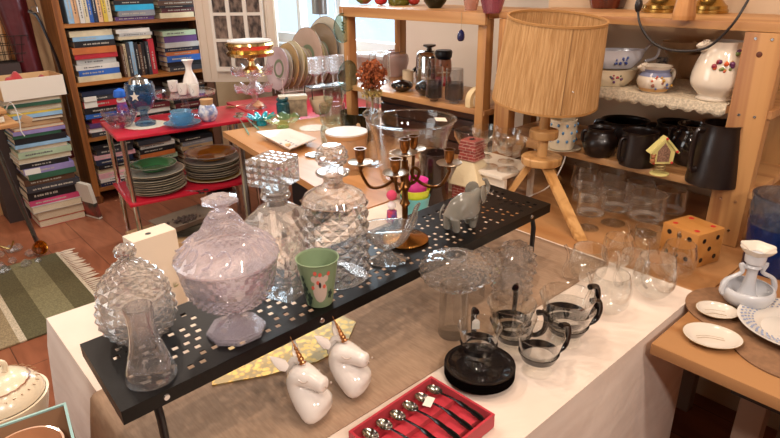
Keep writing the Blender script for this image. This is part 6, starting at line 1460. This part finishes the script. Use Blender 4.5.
# character mug
p = at(443, 85, ZW); p.z = ZW+.0006; R, H = siz(p, 17)/2, hz(p, 50)
tm = thing('sailor_mug', 'ceramic mug shaped as a sailor head with black cap and red scarf', 'mug', p)
SKN = M('a5694a', .35, coat=.3)
link('head', lathe(nb(), [(0, H*.25), (R*.75, H*.27), (R*.95, H*.45), (R*.9, H*.7), (R*.7, H*.78), (0, H*.78)], 28, 2), SKN, tm)
fx, fy = math.cos(FACE), math.sin(FACE)
link('nose', ball(nb(), (fx*R*.95, fy*R*.95, H*.5), R*.22), SKN, tm)
for s_ in (-.4, .4): link('eye', ball(nb(), (math.cos(FACE+s_)*R*.88, math.sin(FACE+s_)*R*.88, H*.60), R*.1), BLACK, tm)
link('moustache', tube(nb(), [(math.cos(FACE+a)*R*1.0, math.sin(FACE+a)*R*1.0, H*(.40-.03*abs(a))) for a in (-.8, -.4, 0, .4, .8)], R*.09, 6, 3), M('d5c4a8', .6), tm)
link('scarf', lathe(nb(), [(0, 0), (R*.8, 0), (R*1.0, H*.1), (R*.85, H*.25), (0, H*.26)], 28), M('9a2028', .4), tm)
link('cap', lathe(nb(), [(0, H*.78), (R*.85, H*.77), (R*.95, H*.8), (R*1.02, H*.95), (R*.9, H), (0, H*1.0)], 28), M('15141a', .4), tm)
link('cap_peak', lathe(nb(), [(0, H*.765), (R*.75, H*.765), (R*.75, H*.775), (0, H*.78)], 20, c=(fx*R*.6, fy*R*.6, 0)), M('15141a', .2, coat=.5), tm)
# jars and vases on the left of the window shelf
wpot('glass_jar', 'clear glass jar at the left end of the window shelf', 'jar', 366, 78, 22, 51, ZW, CYL, THIN, th=.0016)
wpot('glass_jar', 'clear glass storage jar beside the frosted vase on the window shelf', 'jar', 380, 82, 22, 50, ZW, CYL, THIN, th=.0016)
wpot('pink_vase', 'frosted pale pink vase with pinched neck on the window shelf', 'vase', 396, 76, 26, 48, ZW, [(.6, 0), (.7, .02), (.85, .3), (1, .6), (.9, .85), (.6, .92), (.75, 1)], glass('ecd9d4', .8, body=.45, bodycol='d5bdb4'), th=.002)
wpot('candle', 'short ivory pillar candle in front of the pinched vase', 'candle', 408, 82, 11, 69, ZW, [(.95, 0), (1, .02), (1, 1)], M('d8c3a0', .5), th=.008, k=0)
p = at(394, 86, ZW); p.z = ZW+.0006; solo('red_bead', ball(nb(), (0, 0, .010), .010), M('b01f3f', .3, coat=.3), 'small crimson ball beside the left black bowl', 'ornament', p)
# round cream thing at right end
p = at(470, 107, ZW); p.z = ZW+.0006; R = .045
ck_ = thing('mantel_clock', 'small cream round-topped wooden clock by the shelf post', 'clock', (p.x+.03, p.y-.01, ZW+.0006), FACE+PI/2+.5)
g = nb(); slab(g, [(-R, 0), (R, 0), (R, R*.5)]+[(R*math.cos(a), R*.5+R*math.sin(a)) for a in [PI*i/14 for i in range(1, 14)]]+[(-R, R*.5)], -.014, .014)
link('case', g, M('d7c196', .5), ck_, True)
link('dial', lathe(nb(), [(0, 0), (R*.7, 0), (R*.7, .002), (0, .002)], 32), M('efe6d2', .4), ck_).matrix_local = TR(0, -.0142, R*.5) @ RX(PI/2)
# hanging blue stone
q_ = atX(461, 35, 1.572); hs_ = thing('hanging_stone', 'dark blue drop-shaped stone hanging from the window shelf on a string', 'ornament', q_)
link('stone', lathe(nb(), [(0, -.021), (.012, -.018), (.0165, -.005), (.012, .01), (0, .019)], 16, 3, sy=.6), M('1c2350', .25, coat=.4), hs_)
link('string', tube(nb(), [(0, 0, .019), (.001, .001, 1.2995-q_.z)], .0008, 5), M('9a8a6a', .8), hs_)
# sun catchers on the left post
for (x, y, w_, h_, lb) in ((343, 28, 13, 28, 'round pressed-flower glass suncatcher on the shelf post, upper one'), (348, 76, 12, 30, 'round glass suncatcher hanging below the flower one')):
    q_ = atX(x, y, 1.568); R = siz(q_, h_)/2
    t = thing('suncatcher', lb, 'suncatcher', q_, FACE+PI/2+.95)
    g = lathe(nb(), [(0, -.002), (R*.98, -.002), (R, 0), (R*.98, .002), (0, .002)], 40); link('disc', g, glass('dcebe8', .9, edge=1.3), t).rotation_euler = (PI/2, 0, 0)
    link('rim', tube(nb(), [(R*math.cos(a), 0, R*math.sin(a)) for a in [i*PI/16 for i in range(32)]], .0016, 6, closed=True), glass('b9d6d2', .6), t)
    link('string', tube(nb(), [(0, 0, R), (0, 0, R+.02)], .0007, 5), WIRE, t)
    if y < 50:
        g = nb(); tube(g, [(0, -.001, -R*.5), (0, -.001, R*.4)], .001, 5)
        for z in (-.3, -.1, .1, .3): ball(g, (.004, -.001, R*z), .005, (1.5, .3, .8), 8); ball(g, (-.004, -.001, R*(z+.08)), .005, (1.5, .3, .8), 8)
        link('pressed_flower', g, M('3f5a3c', .6), t)
# top of window shelf
def topb(name, label, cat, x, y, w_, h_, prof, m_, th=.003, k=3, disp=None, dx=0):
    p = at(x, y, ZWT); p.z = ZWT+.0006; R = siz(p, w_)/2
    return solo(name, lathe(nb(), shell([(R*a, h_*b) for a, b in prof], th, th, k), 40, disp=disp), m_, label, cat, p)
BW = [(.45, 0), (.5, .02), (.85, .45), (1, 1)]
topb('red_green_ball', 'red, green and white striped ornament at the left end of the window shelf top', 'ornament', 364, 4, 17, .05, [(.4, 0), (.9, .3), (1, .6), (.5, 1)], M('b32230', .4, c2='5f7a30', scale=26), .003)
topb('red_apple', 'shiny red apple ornament on the window shelf top', 'ornament', 381, 5, 13, .045, [(.3, 0), (.8, .15), (1, .5), (.8, .9), (.3, 1)], M('b3202c', .2, coat=.5))
topb('woven_bowl', 'striped green and gold glass bowl on the window shelf top', 'bowl', 399, 5, 22, .05, [(.9, 0), (1, .2), (.95, 1)], glass('9aa050', .8, body=.45, bodycol='7d7a34'))
topb('red_apple', 'dark red apple ornament beside the striped bowl', 'ornament', 414, 5, 12, .04, [(.3, 0), (.8, .15), (1, .5), (.8, .9), (.3, 1)], M('9e2a2a', .25, coat=.5))
topb('green_glass_bowl', 'dark olive glass bowl on the window shelf top', 'bowl', 435, 8, 26, .05, BW, glass('4a5428', .7, body=.4, bodycol='1d2410'))
topb('pink_glass_vase', 'pale frosted pink glass vase on the window shelf top', 'vase', 471, 10, 20, .07, [(.55, 0), (.6, .02), (.8, .5), (1, 1)], glass('f0d6cc', .7, body=.35, bodycol='d8b3a4'))
topb('pink_glass_vase', 'rose pink lobed glass bowl at the right end of the window shelf top', 'vase', 492, 13, 28, .07, [(.5, 0), (.6, .02), (.75, .4), (1, 1)], glass('e0a8b4', .6, body=.35, bodycol='b0707e'), disp=lambda ph, q, z: .06*q*abs(math.cos(4*ph)))

# ================================================================== back wooden table
BT = .7456
def fB(px, py, w_, yt, z=BT): p = at(px, py, z); p.z = z; return p, siz(p, w_)/2, hz(p, yt)
# crystal glasses on black wire stand, behind
q0 = at(318, 118, BT); ztop_ = hz(q0, 88)
p = at(328, 108, BT)
bs_ = thing('wire_stand', 'black wire stand holding cut crystal glasses', 'stand', (p.x, p.y, BT), -.2)
k_ = siz(p, 1); g = nb(); w2, d2 = k_*20, .05; hz_ = hz(p, 86)
for x in (-w2, w2):
    for y in (-d2, d2): tube(g, [(x, y, 0), (x, y, hz_)], .0028, 6)
link('leg_frame', g, BLACK, bs_); link('top', box(nb(), -w2, w2, -d2, d2, hz_+.0005, hz_+.004), BLACK, bs_)
for i, (dx, dy) in enumerate(((-.07, -.02), (-.02, .01), (.03, -.02), (.075, .015))):
    w0 = Matrix.Translation(bs_.location) @ RZ(-.2) @ Vector((dx, dy, hz_+.005)); R = .036; H = .15
    t = thing('crystal_goblet', ['cut crystal goblet on the wire stand, nearest the dish rack', 'cut crystal goblet on the wire stand, second from the dish rack', 'cut crystal goblet on the wire stand, third from the dish rack', 'cut crystal goblet on the wire stand, nearest the shelf post'][i], 'glass', w0, 0, 'cut crystal goblets on the wire stand')
    link('goblet', facet(lathe(nb(), [(0, 0), (R*.95, 0), (R*.9, .003), (.005, .010), (.006, H*.35), (.01, H*.38), (R*.8, H*.46), (R*1.0, H*.5)], 24), [(R, H*.5+H*.5*i/8) for i in range(9)], 16, R*.13), glass('fdfdfe', .4, body=.2), t, ang=20)
# spice box and teal jar
p, R, H = fB(294, 116, 26, 95)
tb_ = thing('trinket_box', 'small beige and grey trinket box behind the teal jar', 'box', p, -.5); k_ = siz(p, 1)
link('body', box(nb(), -k_*13, k_*13, -.03, .03, 0, H*.8, .002), M('a89880', .5, c2='7d705e', scale=30), tb_); link('lid', box(nb(), -k_*14, k_*14, -.033, .033, H*.805, H, .003), M('c0b49c', .5), tb_)
p, R, H = fB(284, 119, 13, 98)
jt = thing('teal_jar', 'small dark teal glass jar on the wooden table', 'jar', p); link('jar', lathe(nb(), shell([(R*.8, 0), (R, .004), (R, H*.75), (R*.7, H*.85), (R*.9, H*.9), (R*.9, H)], .003, .004, 0), 24), glass('5f9fa8', .6, body=.5, bodycol='2f6470'), jt)
# turquoise flower and green glass dish
p, R, H = fB(262, 125, 34, 108)
tf = thing('turquoise_flower', 'turquoise glass flower candle holder with curling petals', 'ornament', p); TQ = glass('9fe6ee', .8, body=.4, bodycol='1fc0d4')
for i in range(9):
    a = i*2*PI/9; g = ball(nb(), (0, 0, 0), R*.42, (1, .42, .16), 10); link('petal', g, TQ, tf).matrix_local = TR(R*.55*math.cos(a), R*.55*math.sin(a), H*.38+.004) @ RZ(a) @ RY(-.55)
link('centre', lathe(nb(), [(0, 0), (R*.3, 0), (R*.35, H*.4), (0, H*.4)], 20), TQ, tf)
p, R, H = fB(283, 128, 36, 117)
solo('green_glass_dish', lathe(nb(), shell([(R*.3, 0), (R*.35, .002), (R*.4, H*.35), (R*.75, H*.6), (R, H)], .002, .004, 3), 48, disp=lambda ph, q, z: (0, .08*R*math.sin(8*ph)*(q/R)**4)), glass('eef8de', .85, edge=1.8, body=.10, bodycol='b6e0a0'), 'fluted pale green glass dish on a small foot', 'dish', p)
# doily
p, R, H = fB(313, 128, 27, 122)
solo('lace_doily', lathe(nb(), [(0, 0), (R, 0), (R, .0015), (0, .002)], 48, disp=lambda ph, q, z: .05*R*math.cos(18*ph) if q > .5*R else 0), M('e6dcd2', .9, var=.15, scale=100), 'round white lace doily lying on the wooden table', 'doily', p)
# spoons with green handles
for i, (x, y, rot, lb) in enumerate(((238, 118, math.radians(-82)-0.25, 'large steel spoon with green marbled handle, front one'), (240, 115, math.radians(-82)+.12, 'large steel spoon with green marbled handle, rear one'))):
    a_, b_ = at(x, y, BT), (at(249, 136, BT) if i == 0 else at(259, 131, BT)); d2_ = b_-a_
    p = a_; p.z = BT+.0005
    spoon('salad_spoon', lb, p, 0, d2_.length, math.atan2(d2_.y, d2_.x), M('c9c6c0', .15, 1), M('3f7a68', .25, coat=.5, c2='8fb8a0', scale=60), .024, 'green-handled salad spoons')
# square dish with piano keys and tiny house
cs4 = [at(x, y, BT+.02) for x, y in ((256, 134), (290, 131), (317, 141), (290, 152))]
ce = sum(cs4, Vector())/4
sd = thing('square_dish', 'square white china dish printed with dark musical notes', 'dish', (ce.x, ce.y, BT), 0)
g = nb(); o_ = [Vector((v.x-ce.x, v.y-ce.y, 0)) for v in cs4]; o_ = [Vector((v.x, v.y, 0)) for v in o_]
def rg_(k, z): return [g.verts.new((v.x*k, v.y*k, z)) for v in o_]
rr_ = [rg_(.62, 0), rg_(1.0, .030), rg_(1.0, .033), rg_(.94, .031), rg_(.60, .005)]
for A, B in zip(rr_, rr_[1:]):
    for i in range(4): g.faces.new((A[i], A[(i+1) % 4], B[(i+1) % 4], B[i]))
g.faces.new(rr_[0]); g.faces.new(rr_[-1]); bmesh.ops.bevel(g, geom=[e for e in g.edges], offset=.0015, segments=2, affect='EDGES')
link('dish', g, WHITEC, sd)
e1 = (o_[1]-o_[0]).normalized(); e2 = (o_[3]-o_[0]).normalized()
g = nb()
for i in range(5):
    c_ = e2*(.028*i-.045)*.9+e1*.008; box(g, -.004, .004, -.004, .004, 0.0052, .0058, 0, TR(c_.x, c_.y, 0) @ RZ(.6))
box(g, -.03, .0, -.006, .006, .0052, .0058, 0, TR(-e1.x*.03, -e1.y*.03, 0) @ RZ(.6))
link('note_print', g, M('2f3440', .5), sd, True)
q_ = at(288, 146, BT+.006); solo('wooden_bead', box(nb(), -.011, .011, -.008, .008, 0, .012, .003), M('d9b68a', .6), 'tiny beige block lying in the square dish', 'ornament', (q_.x, q_.y, BT+.0060), .4)
# small silver tray/lid
p, R, H = fB(314, 156, 18, 150)
solo('small_dish', lathe(nb(), shell([(R*.5, 0), (R*.6, .001), (R, .006)], .0015, .002, 2), 32), CHROME, 'tiny silver dish by the square white dish', 'dish', p)
# white lidded jar (round box)
p, R, H = fB(348, 166, 42, 131)
wj = thing('stoneware_crock', 'wide tan crock with flat white lace-patterned lid', 'jar', p)
link('crock', lathe(nb(), [(0, 0), (R*.8, 0), (R*.86, .01), (R*.9, H*.4), (R*.97, H*.85), (0, H*.85)], 44), M('c39a74', .35, coat=.4), wj)
link('wooden_rim', lathe(nb(), [(0, H*.853), (R*.98, H*.853), (R, H*.88), (R, H*.96), (0, H*.96)], 44), M('b98a5c', .5), wj)
link('lid', lathe(nb(), [(0, H*.963), (R*.98, H*.963), (R*.98, H), (0, H*1.0)], 44), M('e3dcd6', .5, var=.08, scale=60, bump=.3, bscale=120), wj)
# tumblers
p, R, H = fB(335, 122, 23, 88)
solo('glass_vase', lathe(nb(), shell([(R*.8, 0), (R*.85, .004), (R*.8, H*.3), (R*.6, H*.5), (R*.85, H*.65), (R*.9, H)], .002, .01, 3), 36), glass('f3f7f4', .95), 'tall pale green glass with pinched waist beside the doily', 'glass', p)
p, R, H = fB(334, 145, 26, 104)
solo('glass_vase', lathe(nb(), shell([(R*.9, 0), (R*.95, .004), (R, H*.35), (R*.85, H*.52), (R*.95, H*.62), (R*.98, H)], .002, .012, 3), 36), glass('f3f7f4', .95), 'wide clear glass beaker behind the crock', 'glass', p)
p, R, H = fB(322, 113, 24, 98)
solo('china_bowl', lathe(nb(), shell([(R*.5, 0), (R*.6, .003), (R*.9, H*.6), (R, H)], .003, .004, 3), 36), M('cdbba0', .3, coat=.3), 'plain beige china bowl behind the doily', 'bowl', p)
p, R, H = fB(360, 138, 38, 111)
bk_ = thing('olive_glass_pot', 'dark olive glass pot with paper price tag', 'pot', p)
link('pot', lathe(nb(), shell([(R*.85, 0), (R*.95, .006), (R, H*.3), (R*.97, H)], .003, .006, 2), 40), glass('6f6a3a', .7, body=.5, bodycol='2a2412'), bk_)
link('price_tag', prism(nb(), [(-.008, -.013), (.008, -.013), (.008, .008), (0, .014), (-.008, .008)], 0, .0006), M('cdb08a', .7), bk_, True).matrix_local = TR(math.cos(FACE)*R*1.01, math.sin(FACE)*R*1.01, H*.62) @ RZ(FACE+PI/2) @ RX(PI/2) @ RZ(.3)
# tall glass vase with dried flowers
p, R, H = fB(374, 165, 20, 88)
gv_ = thing('glass_vase', 'tall slim clear glass vase holding dried flowers', 'vase', p)
link('vase', lathe(nb(), shell([(R*.85, 0), (R*.9, .004), (R*.75, H*.1), (R*.65, H*.5), (R*.7, H*.62), (R*1.0, H*.66), (R*1.0, H*.69), (R*.62, H*.73), (R*.65, H*.9), (R*.95, H)], .0022, .012, 0), 36), CLEAR, gv_)
p_t = p+Vector((0, 0, H*.95)); kf = siz(p_t, 1)
fw_ = thing('dried_flowers', 'rust-brown dried hydrangea head standing in the tall glass vase', 'dried flowers', (p.x, p.y, p.z), 0)
g = nb(); r_ = random.Random(6); zc = hz(p, 77)
for i in range(16):
    a = r_.uniform(0, 6.28); e = r_.uniform(0, 1); tube(g, [(0.003*math.cos(a), .003*math.sin(a), H*.5), (.004*math.cos(a), .004*math.sin(a), H*.95), (kf*15*e*math.cos(a), kf*15*e*math.sin(a), zc)], .0008, 4, 3)
link('stems', g, M('8f7a4a', .9), fw_)
def fl_cluster(c0_, rad, n, m_, nm, sz, zs=1):
    g = nb()
    for i in range(n):
        d_ = Vector((r_.gauss(0, 1), r_.gauss(0, 1), r_.gauss(0, 1))).normalized()*rad*(r_.random()**.4)
        c_ = Vector(c0_)+Vector((d_.x, d_.y, d_.z*zs)); s_ = sz*r_.uniform(.6, 1.2); n1 = Vector((r_.gauss(0, 1), r_.gauss(0, 1), r_.gauss(0, 1))).normalized(); n2 = n1.orthogonal().normalized(); n3 = n1.cross(n2)
        vs = [g.verts.new(c_+v) for v in (n2*s_, n3*s_*.7+n1*s_*.3, -n2*s_, -n3*s_*.7+n1*s_*.3)]; g.faces.new(vs)
    return link(nm, g, m_, fw_, True, fix=False)
fl_cluster((0, 0, hz(p, 75)), kf*15, 520, M('a4592f', .9, c2='7a3c1e', scale=40), 'flower_head', kf*2.6, .95)
fl_cluster((-kf*6*math.cos(FACE-PI/2)*0, 0, hz(p, 93)), kf*11, 110, M('a99355', .9), 'lower_leaves', kf*2.2, .5)
# big glass bowl with cups
p, R, H = fB(410, 202, 90, 118, BT); c_top = None
p = at(411, 196, BT); R = siz(p, 88)/2; H = hz(p, 119); R = siz(p+Vector((0, 0, H)), 90)/2
bb = thing('punch_bowl', 'large clear glass punch bowl holding patterned cups', 'bowl', (p.x, p.y, BT))
link('bowl', lathe(ringt(nb(), R*.995, H, .0035), shell([(R*.42, 0), (R*.45, .003), (R*.62, H*.15), (R*.74, H*.4), (R*.83, H*.75), (R*.97, H*.96), (R, H)], .004, .006, 4), 64), glass('fcfdfd', .9, edge=1.0), bb)
for i, (x, y, w_, yt, lb) in enumerate(((397, 148, 22, 121, 'cream cup with red floral band in the punch bowl, left one'), (431, 148, 20, 119, 'small dark-red patterned cup in the punch bowl, right one'), (420, 158, 24, 127, 'cream lidded cup in the middle of the punch bowl'))):
    z_ = p.z+H*.30; q_ = Vector((p.x, p.y, z_))+[Vector((.015, .068, 0)), Vector((.055, -.025, 0)), Vector((-.03, -.012, 0))][i]
    R1 = siz(q_, w_)/2
    t = thing('patterned_cup', lb, 'cup', q_); h1 = .055
    link('cup', lathe(nb(), shell([(R1*.8, 0), (R1*.85, .002), (R1*.95, h1*.5), (R1, h1)], .003, .004), 32), M('dcc7a8', .25, coat=.3), t)
    link('pattern_band', lathe(nb(), [(R1*.9+.0006, h1*.2), (R1*.95+.0006, h1*.5), (R1*.975+.0006, h1*.75)], 32), M('a85a48' if i < 2 else 'b9a58a', .3, c2='d8c4a4', scale=70), t)
# cups must stand on something: a stack of saucers inside the bowl
sp2 = thing('china_saucers', 'stacked patterned saucers inside the punch bowl under the cups', 'saucer', (p.x, p.y, BT+.0065))
link('stack', lathe(nb(), [(0, 0), (R*.38, 0), (R*.5, H*.12), (R*.6, H*.24), (R*.66, H*.295-.0065), (0, H*.295-.0065)], 40), M('c9906a', .3, coat=.3, c2='b06a48', scale=30), sp2)
pt_ = at(443, 120, BT+H); solo('price_tag', box(nb(), -.018, .018, -.012, .012, 0, .0008), M('e6d8c8', .7), 'white paper price tag resting on the rim of the punch bowl', 'tag', (p.x+(pt_.x-p.x)*.93, p.y+(pt_.y-p.y)*.93, BT+H+.0012), (0.25, .1, -.5))
# glass candlesticks on the wood near the candelabra
for (x, y, w_, yt, lb) in ((352, 172, 24, 140, 'clear glass candlestick with wide foot beside the crock'), (374, 215, 0, 0, None)):
    if lb is None: continue
    p, R, H = fB(x, y, w_, yt)
    solo('glass_candlestick', lathe(nb(), [(0, 0), (R, 0), (R*.9, .004), (R*.2, H*.2), (R*.25, H*.5), (R*.2, H*.7), (R*.4, H*.85), (R*.4, H), (R*.3, H), (0, H*.9)], 36), CLEAR, lb, 'candlestick', p)
# under the back table: grey pouf and a black filler box
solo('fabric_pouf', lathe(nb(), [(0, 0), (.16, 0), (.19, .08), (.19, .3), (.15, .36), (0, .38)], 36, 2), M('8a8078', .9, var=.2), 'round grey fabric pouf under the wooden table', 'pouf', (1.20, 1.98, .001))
solo('dark_box', box(nb(), -.2, .2, -.2, .2, 0, .5, .004), M('241c1a', .8), 'black box filling in the dark area under the wooden table', 'crate', (1.62, 2.1, .001), -.15)  # added black box, stands in for the darkness below the tabletop

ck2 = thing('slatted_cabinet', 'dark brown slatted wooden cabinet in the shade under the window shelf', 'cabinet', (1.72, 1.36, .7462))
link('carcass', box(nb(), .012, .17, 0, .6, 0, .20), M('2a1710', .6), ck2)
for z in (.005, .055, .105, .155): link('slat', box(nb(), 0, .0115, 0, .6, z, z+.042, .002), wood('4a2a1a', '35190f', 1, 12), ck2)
